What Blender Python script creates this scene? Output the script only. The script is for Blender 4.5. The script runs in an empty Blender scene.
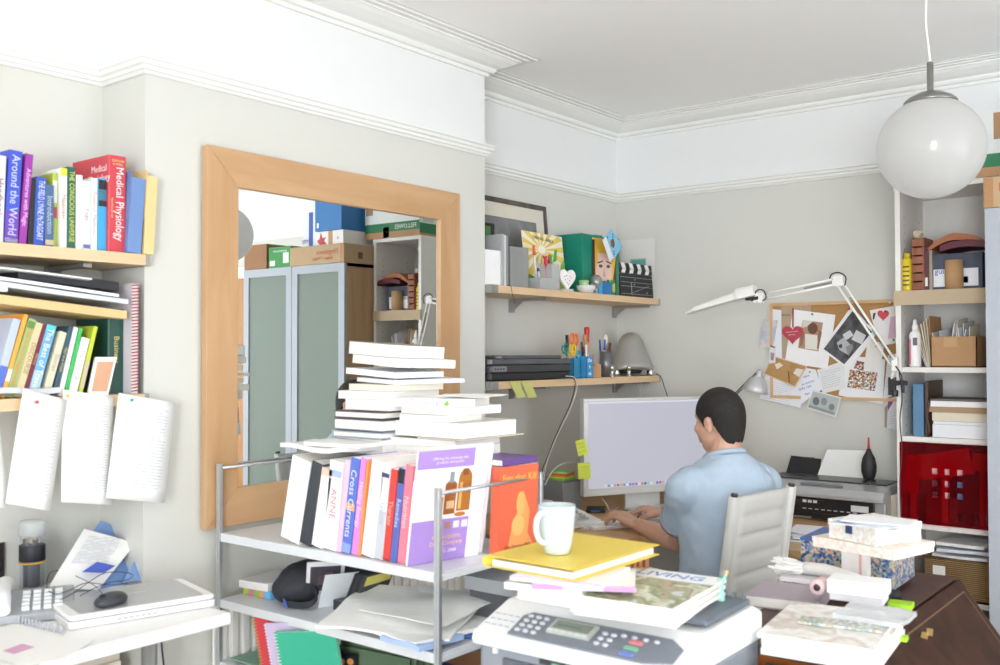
import bpy, bmesh, math, random
from mathutils import Matrix, Vector, noise
R = math.radians
PI = math.pi
C = bpy.context.scene.collection
SC = bpy.context.scene

# ------------------------------------------------------------------ camera
F_PX, YAW, PITCH, ROLL = 981.2572, 0.67003, 0.02087, -0.0018
CAM = Vector((2.45828, -4.36156, 1.47400))
fw = Vector((-math.sin(YAW)*math.cos(PITCH), math.cos(YAW)*math.cos(PITCH), math.sin(PITCH)))
_r = Vector((math.cos(YAW), math.sin(YAW), 0)); _u = _r.cross(fw)
rt = _r*math.cos(ROLL)+_u*math.sin(ROLL); up = -_r*math.sin(ROLL)+_u*math.cos(ROLL)
cam_d = bpy.data.cameras.new('camera'); cam = bpy.data.objects.new('camera', cam_d); C.objects.link(cam)
cam.matrix_world = Matrix(((rt.x, up.x, -fw.x, CAM.x), (rt.y, up.y, -fw.y, CAM.y), (rt.z, up.z, -fw.z, CAM.z), (0, 0, 0, 1)))
cam_d.sensor_width = 36; cam_d.lens = F_PX*36/1000
cam_d.clip_start = 0.05; cam_d.clip_end = 100
cam_d.dof.use_dof = True; cam_d.dof.focus_distance = 4.0; cam_d.dof.aperture_fstop = 4.0
SC.camera = cam

def at(x, y, X=None, Y=None, Z=None, D=None):
    """the point of the room that the photograph shows at (x, y), on a known plane"""
    d = fw + rt*((x-500)/F_PX) + up*((332.5-y)/F_PX)
    t = (X-CAM.x)/d.x if X is not None else (Y-CAM.y)/d.y if Y is not None else (Z-CAM.z)/d.z if Z is not None else D
    return CAM + d*t

# ------------------------------------------------------------------ light
SC.view_settings.view_transform = 'Standard'; SC.view_settings.look = 'None'
SC.view_settings.gamma = 1.0; SC.view_settings.use_curve_mapping = False
SC.view_settings.exposure = -0.10
SC.cycles.max_bounces = 10; SC.cycles.diffuse_bounces = 6; SC.cycles.glossy_bounces = 5
SC.cycles.transparent_max_bounces = 16; SC.cycles.sample_clamp_indirect = 6
world = bpy.data.worlds.new('world'); SC.world = world; world.use_nodes = True
bg = world.node_tree.nodes['Background']; bg.inputs[0].default_value = (0.80, 0.88, 1.0, 1); bg.inputs[1].default_value = 1.2
# geometry of the shell
AX = -0.2245; YN = -2.845; YF = -1.355; H = 2.65; ZR = 2.253; ZC = 2.573; XR = 4.7; YB = -6.8
WIN = [(1.6, 2.8), (3.1, 4.3)]
def area(name, loc, rot, sx, sy, power, col=(0.93, 0.965, 1.0)):
    l = bpy.data.lights.new(name, 'AREA'); l.shape = 'RECTANGLE'; l.size = sx; l.size_y = sy; l.energy = power; l.color = col
    o = bpy.data.objects.new(name, l); C.objects.link(o); o.location = loc; o.rotation_euler = rot; return o
for k, (wx0, wx1) in enumerate(WIN):     # daylight just outside each window
    area('window_daylight', ((wx0+wx1)/2, YB-0.22, 1.45), (R(90), 0, 0), wx1-wx0+0.1, 2.05, (40, 325)[k])
WIN_FILL = [(-3.1, -0.9)]  # made-up opening in the right wall, added to let in fill light
for (wy0, wy1) in WIN_FILL:
    area('window_daylight', (XR+0.22, (wy0+wy1)/2, 1.45), (R(90), 0, R(90)), wy1-wy0+0.1, 2.05, 37*(wy1-wy0))  # added fill lamp for the walls and furniture facing right

# ------------------------------------------------------------------ materials
def lin(c):
    return c/12.92 if c <= 0.04045 else ((c+0.055)/1.055)**2.4
def rgb(h):
    h = h.lstrip('#'); return tuple(lin(int(h[i:i+2], 16)/255) for i in (0, 2, 4))+(1,)
_mats = {}
def mat(h, rough=0.55, metal=0.0, var=0.04, bump=0.0, scale=40, spec=0.5, name=None, coat=0.0):
    key = (h, rough, metal, var, bump, scale, spec, coat)
    if key in _mats: return _mats[key]
    m = bpy.data.materials.new(name or 'surface_'+h.strip('#')); m.use_nodes = True
    nt = m.node_tree; b = nt.nodes['Principled BSDF']
    b.inputs['Roughness'].default_value = rough; b.inputs['Metallic'].default_value = metal
    b.inputs['Specular IOR Level'].default_value = spec; b.inputs['Coat Weight'].default_value = coat
    col = rgb(h); tc = nt.nodes.new('ShaderNodeTexCoord'); nz = nt.nodes.new('ShaderNodeTexNoise')
    nz.inputs['Scale'].default_value = scale; nz.inputs['Detail'].default_value = 3
    nt.links.new(tc.outputs['Object'], nz.inputs['Vector'])
    mx = nt.nodes.new('ShaderNodeMix'); mx.data_type = 'RGBA'
    mx.inputs[6].default_value = tuple(max(0, c*(1-var)) for c in col[:3])+(1,)
    mx.inputs[7].default_value = tuple(min(1, c*(1+var)) for c in col[:3])+(1,)
    nt.links.new(nz.outputs['Fac'], mx.inputs[0]); nt.links.new(mx.outputs[2], b.inputs['Base Color'])
    if bump:
        bp = nt.nodes.new('ShaderNodeBump'); bp.inputs['Strength'].default_value = bump; bp.inputs['Distance'].default_value = 0.004
        nt.links.new(nz.outputs['Fac'], bp.inputs['Height']); nt.links.new(bp.outputs['Normal'], b.inputs['Normal'])
    _mats[key] = m; return m
def wood(h1, h2, rough=0.45, stretch=(2, 30, 30), scale=1.6, name='wood', coat=0.0):
    key = ('w', h1, h2, rough, stretch, scale)
    if key in _mats: return _mats[key]
    m = bpy.data.materials.new(name); m.use_nodes = True; nt = m.node_tree; b = nt.nodes['Principled BSDF']
    tc = nt.nodes.new('ShaderNodeTexCoord'); mp = nt.nodes.new('ShaderNodeMapping'); mp.inputs['Scale'].default_value = stretch
    nz = nt.nodes.new('ShaderNodeTexNoise'); nz.inputs['Scale'].default_value = scale; nz.inputs['Detail'].default_value = 6
    nz.inputs['Distortion'].default_value = 0.6
    rp = nt.nodes.new('ShaderNodeValToRGB'); rp.color_ramp.elements[0].color = rgb(h1); rp.color_ramp.elements[1].color = rgb(h2)
    rp.color_ramp.elements[0].position = 0.3; rp.color_ramp.elements[1].position = 0.7
    nt.links.new(tc.outputs['Object'], mp.inputs[0]); nt.links.new(mp.outputs[0], nz.inputs['Vector'])
    nt.links.new(nz.outputs['Fac'], rp.inputs[0]); nt.links.new(rp.outputs[0], b.inputs['Base Color'])
    b.inputs['Roughness'].default_value = rough; b.inputs['Coat Weight'].default_value = coat
    _mats[key] = m; return m
def glassy(h, alpha=0.35, rough=0.1, name='clear_plastic'):
    key = ('g', h, alpha, rough)
    if key in _mats: return _mats[key]
    m = bpy.data.materials.new(name); m.use_nodes = True; nt = m.node_tree; nt.nodes.remove(nt.nodes['Principled BSDF'])
    out = nt.nodes['Material Output']; tr = nt.nodes.new('ShaderNodeBsdfTransparent'); tr.inputs[0].default_value = rgb(h)
    b = nt.nodes.new('ShaderNodeBsdfPrincipled'); b.inputs['Base Color'].default_value = rgb(h); b.inputs['Roughness'].default_value = rough
    mx = nt.nodes.new('ShaderNodeMixShader'); mx.inputs[0].default_value = alpha
    nt.links.new(tr.outputs[0], mx.inputs[1]); nt.links.new(b.outputs[0], mx.inputs[2]); nt.links.new(mx.outputs[0], out.inputs[0])
    _mats[key] = m; return m
def patterned(cols, scale=60, rough=0.6, kind='voronoi', name='pattern'):
    key = ('p', tuple(cols), scale, rough, kind)
    if key in _mats: return _mats[key]
    m = bpy.data.materials.new(name); m.use_nodes = True; nt = m.node_tree; b = nt.nodes['Principled BSDF']
    tc = nt.nodes.new('ShaderNodeTexCoord')
    if kind == 'voronoi':
        tx = nt.nodes.new('ShaderNodeTexVoronoi'); tx.inputs['Scale'].default_value = scale
        sp = nt.nodes.new('ShaderNodeSeparateColor'); nt.links.new(tx.outputs['Color'], sp.inputs[0]); fac = sp.outputs[0]
    else:
        tx = nt.nodes.new('ShaderNodeTexNoise'); tx.inputs['Scale'].default_value = scale; tx.inputs['Detail'].default_value = 5; fac = tx.outputs['Fac']
    nt.links.new(tc.outputs['Object'], tx.inputs['Vector'])
    rp = nt.nodes.new('ShaderNodeValToRGB'); rp.color_ramp.interpolation = 'CONSTANT' if kind == 'voronoi' else 'LINEAR'
    els = rp.color_ramp.elements
    lo, hi = (0, 1) if kind == 'voronoi' else (0.32, 0.68)
    n = len(cols)
    for i, c in enumerate(cols):
        p = lo+(hi-lo)*(i/(n if kind == 'voronoi' else max(1, n-1)))
        e = els[i] if i < 2 else els.new(p)
        e.position = p; e.color = rgb(c)
    nt.links.new(fac, rp.inputs[0]); nt.links.new(rp.outputs[0], b.inputs['Base Color']); b.inputs['Roughness'].default_value = rough
    _mats[key] = m; return m
def emit(h, s, name='screen_light'):
    key = ('e', h, s)
    if key in _mats: return _mats[key]
    m = bpy.data.materials.new(name); m.use_nodes = True; b = m.node_tree.nodes['Principled BSDF']
    b.inputs['Base Color'].default_value = (0.02, 0.02, 0.02, 1); b.inputs['Emission Color'].default_value = rgb(h); b.inputs['Emission Strength'].default_value = s
    b.inputs['Roughness'].default_value = 0.35
    _mats[key] = m; return m

PAPER = mat('f1f1ef', 0.7, var=0.02, name='white_paper'); PAGES = mat('eeece4', 0.8, var=0.05, scale=300, name='page_edges')
WHITE = mat('f0efeb', 0.5, var=0.01, name='white_paint'); STEEL = mat('b9bbbd', 0.3, 0.9, name='brushed_steel')
CHROME = mat('d6d6d6', 0.12, 1.0, var=0, name='chrome'); BLACK = mat('17171a', 0.45, name='black_plastic')
SHELFW = wood('d8b78f', 'e6cba6', 0.5, (30, 1.2, 30), 1.4, 'pine_shelf')
MAPLE = wood('d3a368', 'deb27b', 0.35, (6, 6, 1.0), 2.2, 'maple_frame')
CARD = mat('b08a64', 0.85, var=0.06, scale=20, name='cardboard')
GREYPL = mat('b4b6b8', 0.4, name='grey_plastic'); WPL = mat('ececec', 0.35, name='white_plastic')
INK = mat('3a3f55', 0.7, name='print_ink'); DKMETAL = mat('6f706f', 0.35, 0.8, name='dull_metal'); DKM2 = mat('a3a29e', 0.4, 0.5, name='zinc_bracket')

# ------------------------------------------------------------------ mesh helpers
def NB(): return bmesh.new()
def quad(bm, pts, mi=0):
    f = bm.faces.new([bm.verts.new(p) for p in pts]); f.material_index = mi; return f
def hexa(bm, b, t, mi=0):
    """prism between two loops of points"""
    vb = [bm.verts.new(p) for p in b]; vt = [bm.verts.new(p) for p in t]; n = len(b)
    fs = [bm.faces.new(vb[::-1]), bm.faces.new(vt)]+[bm.faces.new((vb[i], vb[(i+1) % n], vt[(i+1) % n], vt[i])) for i in range(n)]
    for f in fs: f.material_index = mi
    return fs
def bx(bm, x0, x1, y0, y1, z0, z1, mi=0, M=None):
    p = [(x0, y0), (x1, y0), (x1, y1), (x0, y1)]
    lo = [Vector((a, b, z0)) for a, b in p]; hi = [Vector((a, b, z1)) for a, b in p]
    if M is not None: lo = [M @ v for v in lo]; hi = [M @ v for v in hi]
    return hexa(bm, lo, hi, mi)
def prism(bm, pts, z0, z1, mi=0, M=None):
    lo = [Vector((a, b, z0)) for a, b in pts]; hi = [Vector((a, b, z1)) for a, b in pts]
    if M is not None: lo = [M @ v for v in lo]; hi = [M @ v for v in hi]
    return hexa(bm, lo, hi, mi)
def frame_of(d):
    d = Vector(d).normalized(); a = Vector((0, 0, 1)) if abs(d.z) < 0.9 else Vector((1, 0, 0))
    x = a.cross(d).normalized(); return x, d.cross(x), d
def ringed(bm, rings, mi=0, cap=True, closed=False, smooth=True):
    rv = [[bm.verts.new(p) for p in r] for r in rings]; n = len(rings[0]); fs = []
    m = len(rv)
    for i in range(m if closed else m-1):
        a, b = rv[i], rv[(i+1) % m]
        for j in range(n):
            fs.append(bm.faces.new((a[j], a[(j+1) % n], b[(j+1) % n], b[j])))
    for f in fs: f.smooth = smooth
    if cap and not closed:
        fs.append(bm.faces.new(rv[0][::-1])); fs.append(bm.faces.new(rv[-1]))
    for f in fs: f.material_index = mi
    return fs
def cyl(bm, p0, p1, r0, r1=None, n=16, mi=0):
    p0, p1 = Vector(p0), Vector(p1); r1 = r0 if r1 is None else r1; x, y, d = frame_of(p1-p0)
    ringed(bm, [[p+x*(math.cos(2*PI*k/n)*r)+y*(math.sin(2*PI*k/n)*r) for k in range(n)] for p, r in ((p0, max(r0, 1e-4)), (p1, max(r1, 1e-4)))], mi)
def tube(bm, pts, r, n=8, mi=0, closed=False):
    pts = [Vector(p) for p in pts]; m = len(pts); rings = []; px = None
    for i, p in enumerate(pts):
        a = pts[(i-1) % m] if closed or i > 0 else p; b = pts[(i+1) % m] if closed or i < m-1 else p
        d = (b-a).normalized()
        if px is None: x, y, _ = frame_of(d)
        else:
            x = (px-d*px.dot(d)).normalized(); y = d.cross(x)
        px = x; rr = r[i] if isinstance(r, (list, tuple)) else r
        rings.append([p+x*(math.cos(2*PI*k/n)*rr)+y*(math.sin(2*PI*k/n)*rr) for k in range(n)])
    ringed(bm, rings, mi, closed=closed)
def spline(pts, k=6):
    pts = [Vector(p) for p in pts]; out = []; q = [pts[0]]+pts+[pts[-1]]
    for i in range(1, len(q)-2):
        a, b, c, d = q[i-1:i+3]
        for j in range(k):
            t = j/k; out.append(0.5*((2*b)+(c-a)*t+(2*a-5*b+4*c-d)*t*t+(3*b-a-3*c+d)*t**3))
    out.append(pts[-1]); return out
def lathe(bm, prof, M=None, n=32, mi=0, smooth=True):
    M = M or Matrix(); rings = [[M @ Vector((r*math.cos(2*PI*k/n), r*math.sin(2*PI*k/n), z)) for k in range(n)] for r, z in [(max(r, 1e-4), z) for r, z in prof]]
    ringed(bm, rings, mi, smooth=smooth)
def ell(bm, c, r, M=None, mi=0, u=20, v=12):
    c = Vector(c); T = Matrix.Translation(c) @ (M or Matrix()) @ Matrix.Diagonal((r[0], r[1], r[2], 1))
    res = bmesh.ops.create_uvsphere(bm, u_segments=u, v_segments=v, radius=1, matrix=T)
    for vv in res['verts']:
        for f in vv.link_faces: f.material_index = mi; f.smooth = True
def obj(name, bm, mats, parent=None, smooth=False, bevel=0.0, local=False, seg=2, subsurf=0):
    bmesh.ops.recalc_face_normals(bm, faces=bm.faces[:])
    me = bpy.data.meshes.new(name); bm.to_mesh(me); bm.free()
    for m in (mats if isinstance(mats, (list, tuple)) else [mats]): me.materials.append(m)
    o = bpy.data.objects.new(name, me); C.objects.link(o)
    if smooth:
        for p in me.polygons: p.use_smooth = True
    if parent is not None:
        o.parent = parent
        if not local: me.transform(wm(parent).inverted())
    elif not local:
        vs = me.vertices; xs = [v.co.x for v in vs]; ys = [v.co.y for v in vs]; zs = [v.co.z for v in vs]
        b = Vector(((min(xs)+max(xs))/2, (min(ys)+max(ys))/2, min(zs))); me.transform(Matrix.Translation(-b)); o.location = b
    if bevel:
        b = o.modifiers.new('bevel', 'BEVEL'); b.width = bevel; b.segments = seg; b.limit_method = 'ANGLE'; b.angle_limit = R(40)
    if subsurf:
        s = o.modifiers.new('subsurf', 'SUBSURF'); s.levels = subsurf; s.render_levels = subsurf
    return o
def wm(o):
    m = o.matrix_basis.copy()
    return wm(o.parent) @ m if o.parent else m
def tag(o, label, cat, group=None, kind=None):
    if label: o['label'] = label
    if cat: o['category'] = cat
    if group: o['group'] = group
    if kind: o['kind'] = kind
    return o
def thing(name, label, cat, loc=(0, 0, 0), rz=0, group=None, M=None):
    o = bpy.data.objects.new(name, None); C.objects.link(o); o.empty_display_size = 0.05
    o.matrix_basis = M if M is not None else Matrix.Translation(Vector(loc)) @ Matrix.Rotation(rz, 4, 'Z')
    return tag(o, label, cat, group)
def struct(name, bm, m, **k):
    o = obj(name, bm, m, **k); o['kind'] = 'structure'; return o
def axes(o, x, y):
    """matrix with origin o, x and y directions (z = x cross y)"""
    x = Vector(x).normalized(); z = x.cross(Vector(y)).normalized(); y = z.cross(x); o = Vector(o)
    return Matrix(((x.x, y.x, z.x, o.x), (x.y, y.y, z.y, o.y), (x.z, y.z, z.z, o.z), (0, 0, 0, 1)))
def text_into(bm, s, size, M, mi=0, fit=None, align='CENTER', ext=0.0003, lines=1.0):
    """letters as mesh added to bm; M puts the text plane (x = reading direction)"""
    cu = bpy.data.curves.new('t', 'FONT'); cu.body = s; cu.size = size; cu.align_x = align; cu.align_y = 'CENTER'; cu.resolution_u = 2; cu.extrude = ext; cu.space_line = lines
    o = bpy.data.objects.new('t', cu); C.objects.link(o)
    dg = bpy.context.evaluated_depsgraph_get(); me = bpy.data.meshes.new_from_object(o.evaluated_get(dg))
    bpy.data.objects.remove(o); bpy.data.curves.remove(cu)
    if me.vertices:
        if fit:
            w = max(v.co.x for v in me.vertices)-min(v.co.x for v in me.vertices)
            if w > fit: me.transform(Matrix.Diagonal((fit/w, 1, 1, 1)))
        me.transform(M); n0 = len(bm.faces); bm.from_mesh(me); bm.faces.ensure_lookup_table()
        for f in bm.faces[n0:]: f.material_index = mi
    bpy.data.meshes.remove(me)
def affine(o, x, y):
    """like axes() but keeps the slant between the two directions"""
    x = Vector(x).normalized(); y = Vector(y).normalized(); z = x.cross(y).normalized(); o = Vector(o)
    return Matrix(((x.x, y.x, z.x, o.x), (x.y, y.y, z.y, o.y), (x.z, y.z, z.z, o.z), (0, 0, 0, 1)))

# ------------------------------------------------------------------ room shell
def wall_paint(h, name):
    return mat(h, 0.85, var=0.015, bump=0.03, scale=9, name=name)
BEIGE = wall_paint('d2d2cc', 'beige_wall_paint'); WWALL = wall_paint('e4e5e6', 'white_wall_paint'); CEIL = wall_paint('fafafa', 'ceiling_paint')
def two_tone(name, x0, x1, y0, y1):
    bm = NB(); bx(bm, x0, x1, y0, y1, 0, ZR+0.02, 0); bx(bm, x0, x1, y0, y1, ZR+0.02, H, 1)
    return struct(name, bm, [BEIGE, WWALL])
two_tone('wall_left', AX-0.15, AX, YB-0.15, 0.15)
two_tone('wall_chimney', AX, 0, YN, YF)
two_tone('wall_back', AX, XR+0.15, 0, 0.15)
bm = NB(); ys = [YB-.15]+[v for w in WIN_FILL for v in w]+[0]
for i in range(0, len(ys), 2): bx(bm, XR, XR+.15, ys[i], ys[i+1], .45, 2.45)
bx(bm, XR, XR+.15, YB-.15, 0, 0, .45); bx(bm, XR, XR+.15, YB-.15, 0, 2.45, H, 1)
struct('wall_right', bm, [BEIGE, WWALL])
bm = NB(); zs0, zs1 = 0.45, 2.45; xs = [AX]+[v for w in WIN for v in w]+[XR]
for i in range(0, len(xs), 2): bx(bm, xs[i], xs[i+1], YB-0.15, YB, zs0, zs1)
bx(bm, AX, XR, YB-0.15, YB, 0, zs0); bx(bm, AX, XR, YB-0.15, YB, zs1, H, 1)
struct('wall_front', bm, [BEIGE, WWALL])
for k, (a, b) in enumerate(WIN):
    w = thing('window_%d' % (k+1), None, None, ((a+b)/2, YB-0.08, zs0)); w['kind'] = 'structure'
    bm = NB()
    for (x0, x1, z0, z1) in ((a, a+.05, zs0, zs1), (b-.05, b, zs0, zs1), (a, b, zs0, zs0+.05), (a, b, zs1-.05, zs1), (a, b, 1.57, 1.63), ((a+b)/2-.012, (a+b)/2+.012, zs0, zs1)):
        bx(bm, x0, x1, YB-0.10, YB-0.06, z0, z1)
    obj('window_frame', bm, WHITE, w)
    bm = NB(); bx(bm, a+.04, b-.04, YB-0.082, YB-0.078, zs0+.04, zs1-.04)
    obj('window_pane', bm, glassy('ffffff', 0.06, 0.02, 'window_glass'), w)
    bm = NB(); bx(bm, a-.04, b+.04, YB-0.14, YB+0.06, zs0-.03, zs0); obj('window_sill', bm, WHITE, w)
for k, (a, b) in enumerate(WIN_FILL):  # unseen side window, invented to go with the fill lamp
    w = thing('window_%d' % (k+3), None, None, (XR+.08, (a+b)/2, zs0)); w['kind'] = 'structure'; bm = NB()
    for (y0, y1, z0, z1) in ((a, a+.05, zs0, zs1), (b-.05, b, zs0, zs1), (a, b, zs0, zs0+.05), (a, b, zs1-.05, zs1), (a, b, 1.57, 1.63), ((a+b)/2-.012, (a+b)/2+.012, zs0, zs1)): bx(bm, XR+.06, XR+.10, y0, y1, z0, z1)
    obj('window_frame', bm, WHITE, w)
    bm = NB(); bx(bm, XR+.078, XR+.082, a+.04, b-.04, zs0+.04, zs1-.04); obj('window_pane', bm, glassy('ffffff', 0.06, 0.02, 'window_glass'), w)
    bm = NB(); bx(bm, XR-.06, XR+.14, a-.04, b+.04, zs0-.03, zs0); obj('window_sill', bm, WHITE, w)
bm = NB(); bx(bm, AX-.15, XR+.15, YB-.15, .15, -0.1, 0); struct('floor', bm, wood('bcb4aa', 'c8c1b8', 0.4, (1.5, 25, 1), 2, 'floor_boards'))
bm = NB(); bx(bm, AX-.15, XR+.15, YB-.15, .15, H, H+.1); struct('ceiling', bm, CEIL)
PATH = [(AX, YB), (AX, YN), (0, YN), (0, YF), (AX, YF), (AX, 0), (XR, 0), (XR, YB)]
def sweep(name, prof, m, path=PATH, closed=True):
    bm = NB(); n = len(path); rings = []
    for i in range(n):
        a, b, c = Vector(path[(i-1) % n]), Vector(path[i]), Vector(path[(i+1) % n])
        n1 = Vector(((b-a).y, -(b-a).x)).normalized(); n2 = Vector(((c-b).y, -(c-b).x)).normalized()
        rings.append([Vector((b.x+(n1.x+n2.x)*d, b.y+(n1.y+n2.y)*d, z)) for d, z in prof])
    ringed(bm, rings, 0, closed=closed, smooth=False)
    return struct(name, bm, m)
TRIM = mat('e9e9e7', 0.6, var=0.01, name='trim_paint')
sweep('trim_1', [(0, ZR), (.008, ZR), (.012, ZR+.008), (.018, ZR+.010), (.018, ZR+.020), (.026, ZR+.024), (.028, ZR+.034), (.034, ZR+.038), (.034, ZR+.044), (.012, ZR+.048), (0, ZR+.05)], TRIM)
sweep('trim_2', [(0, ZC), (.010, ZC), (.014, ZC+.012), (.026, ZC+.014), (.032, ZC+.022), (.034, ZC+.030), (.055, ZC+.036), (.085, ZC+.050), (.098, ZC+.060), (.104, ZC+.060), (.104, ZC+.066), (.126, ZC+.066), (.128, ZC+.070), (.150, ZC+.070), (.152, ZC+.0745), (.167, ZC+.0755), (.167, ZC+.0768), (0, ZC+.0768)], TRIM)
sweep('baseboard_1', [(0, 0), (.018, 0), (.018, .13), (.008, .15), (0, .15)], TRIM)
# pine door in the back wall beyond the glass cabinet (seen only in the mirror)
d = thing('door_1', None, None, (3.35, -.02, 0)); d['kind'] = 'structure'
bm = NB(); bx(bm, 3.0, 3.7, -.03, -.002, 0.0, 2.0); 
for (x0, x1, z0, z1) in ((3.1, 3.32, .2, .9), (3.38, 3.6, .2, .9), (3.1, 3.32, 1.05, 1.88), (3.38, 3.6, 1.05, 1.88)): bx(bm, x0, x1, -.036, -.03, z0, z1)
obj('door_panel', bm, wood('a5713c', 'bd8a52', 0.4, (30, 30, 1.5), 1.5, 'pine_door'), d, bevel=.004)
bm = NB()
for (x0, x1, z0, z1) in ((2.92, 3.0, 0, 2.08), (3.7, 3.78, 0, 2.08), (3.0, 3.7, 2.0, 2.08)): bx(bm, x0, x1, -.035, -.0005, z0, z1)
obj('door_frame', bm, TRIM, d, bevel=.005)
bm = NB(); tube(bm, spline([(3.06, -.03, 1.62), (3.06, -.08, 1.63), (3.06, -.10, 1.67), (3.06, -.085, 1.70)]), .006); tube(bm, spline([(3.06, -.03, 1.60), (3.06, -.07, 1.56), (3.06, -.09, 1.55), (3.06, -.095, 1.58)]), .006)
obj('door_hook', bm, mat('4a3b2a', .4, .6), d)
# ------------------------------------------------------------------ books
def book(label, cover, t, h, d, M, title=None, tcol='f4f4f0', group=None, back=None, cat='book', soft=True, tsize=None, extra=None, pages=None, art=None, name='book'):
    """standing book, spine on local -Y, thickness along local X"""
    o = thing(name, label, cat, M=M, group=group)
    cov = mat(cover, 0.4, var=0.03, name='book_cover'); b = 0.0012 if soft else 0.003; pg = 0.001 if soft else 0.004
    bm = NB(); bx(bm, 0, b, b, d, 0, h); bx(bm, t-b, t, b, d, 0, h)
    prism(bm, [(0, b), (t, b), (t-b, 0), (b, 0)], 0, h)
    ms = [cov]
    if art:
        for (z0, z1, col) in art:            # printed bands on the spine
            ms.append(mat(col, .45, name='printed_band')); bx(bm, b*.6, t-b*.6, -.0004, 0, z0*h, z1*h, len(ms)-1)
    obj('cover', bm, ms, o, local=True)
    bm = NB(); bx(bm, b, t-b, b, d-pg, pg, h-pg); obj('page_block', bm, pages or PAGES, o, local=True)
    if title and t > 0.008:
        bm = NB(); text_into(bm, title, tsize or min(t*0.85, 0.03), axes((t/2, -.0009, h*0.52), (0, 0, -1), (1, 0, 0)), fit=h*0.86)
        obj('spine_title', bm, mat(tcol, .5, name='title_ink'), o, local=True)
    return o
def stand(P, rz, t, lean=0.0, tilt=0.0):
    M = Matrix.Translation(Vector(P)) @ Matrix.Rotation(rz, 4, 'Z')
    if lean:
        piv = Vector((t if lean > 0 else 0, 0, 0)); M = M @ Matrix.Translation(piv) @ Matrix.Rotation(lean, 4, 'Y') @ Matrix.Translation(-piv)
    if tilt: M = M @ Matrix.Rotation(tilt, 4, 'X')
    return M
def flat(P, rz):
    """book lying on its side: local X (thickness) goes up, spine stays on local -Y"""
    return Matrix.Translation(Vector(P)) @ Matrix.Rotation(rz, 4, 'Z') @ Matrix(((0, 0, -1, 0), (0, 1, 0, 0), (1, 0, 0, 0), (0, 0, 0, 1)))

# ------------------------------------------------------------------ wall shelves
def wall_shelf(label, y0, y1, z, near_cap=True, brackets=()):
    t = thing('wall_shelf', label, 'shelf', ((AX+.03)/2, (y0+y1)/2, z-.03), group=None)
    bm = NB(); bx(bm, AX+.002, .03, y0+.012, y1-.012, z-.03, z); obj('shelf_board', bm, SHELFW, t, bevel=.001)
    for a, b in ((y0, y0+.045 if near_cap else y0+.012), (y1-.012, y1)):
        bm = NB(); bx(bm, AX+.003, .0315, a, b, z-.0315, z+.0012); obj('end_cap', bm, DKM2, t, bevel=.001)
    for y in brackets:
        bm = NB(); bx(bm, AX+.0, AX+.012, y-.015, y+.015, z-.09, z-.0318); bx(bm, AX+.012, -.02, y-.012, y+.012, z-.042, z-.0318)
        prism(bm, [(AX+.012, z-.042), (AX+.07, z-.042), (AX+.012, z-.085)], y-.002, y+.002, M=Matrix(((1, 0, 0, 0), (0, 0, 1, 0), (0, 1, 0, 0), (0, 0, 0, 1))))
        cyl(bm, (AX+.012, y, z-.07), (AX+.016, y, z-.07), .006, n=10)
        obj('bracket', bm, DKM2, t)
    return t
ZA, ZB_ = 1.746, 1.364
wall_shelf('pine wall shelf carrying the tall red and purple textbooks', -3.9, YN-.002, ZA, False, (-3.0, -3.7))
wall_shelf('pine wall shelf with leaning books and papers pinned to its edge', -3.9, YN-.002, ZB_, False, (-3.0, -3.7))
wall_shelf('pine wall shelf holding the framed picture and clapperboard', YF+.002, -.002, 1.744, True, (-.012-.02, -.9))
wall_shelf('pine wall shelf holding the flatbed scanner and pen pots', YF+.002, -.002, 1.360, True, (-.012-.02, -.9))

# upper left shelf: spines face the room
rowA = [ # px left, px right, top y, top shift px, depth, cover, title, colour, label, art
 (-8, 3.5, 155, 3, .16, 'd9d8dc', 'Handbook', '8b6f74', 'pale grey book at the left frame edge of the upper shelf', None),
 (4, 18, 150, 5, .17, '3a4fc4', 'Around the World', 'cfd6ff', 'tall blue and violet book beside the pale grey book', [(0, .35, '6a3fb0'), (.02, .06, 'd8d8f0')]),
 (18.8, 26.5, 153, 7, .16, '97309f', 'Adventures with Magic', 'f0c8f4', 'purple book with pale title leaning on the blue and violet book', None),
 (28, 33.5, 178, 3, .15, '15161d', None, '', 'thin black book beside the purple book', None),
 (33.5, 44, 177, 3, .15, '2f55b8', 'THE FIELD LYNNE McTAGGART', 'dfe8ff', 'royal blue book titled THE FIELD', None),
 (45, 54, 185, 1.5, .13, '47658e', 'Introduction', 'b9c8dc', 'short slate blue book beside the royal blue one', [(.04, .12, 'c9b49a')]),
 (60, 67, 168, 1, .15, 'f1f1ea', 'Happiness', 'b8707c', 'white book with a lime green cover edge', [(.9, 1, 'd4dc3c')]),
 (67.2, 75.5, 167, 1, .15, '1f5f4c', 'THE CONSCIOUS UNIVERSE', 'd8df6a', 'dark green book titled THE CONSCIOUS UNIVERSE', None),
 (76, 82.5, 175, 2, .15, 'f3f3f0', 'Notes', 'cfcdc4', 'white book right beside the dark green one', None),
 (83, 90.5, 181, 1, .15, 'f6f6f4', 'Yoga', '9a8f9a', 'shorter white book between white and aqua spines', [(.03, .09, '6a6fb4')]),
 (91, 97.5, 178, .5, .15, 'd6ece6', 'Research Methods', 'd9a9b0', 'pale aqua book beside the bright blue one', None),
 (98, 107.5, 178.5, .5, .15, '3aa3dc', None, '', 'bright blue book with a black spine label', [(.62, .98, '23282f'), (.7, .85, '6fc1e8')]),
]
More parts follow.
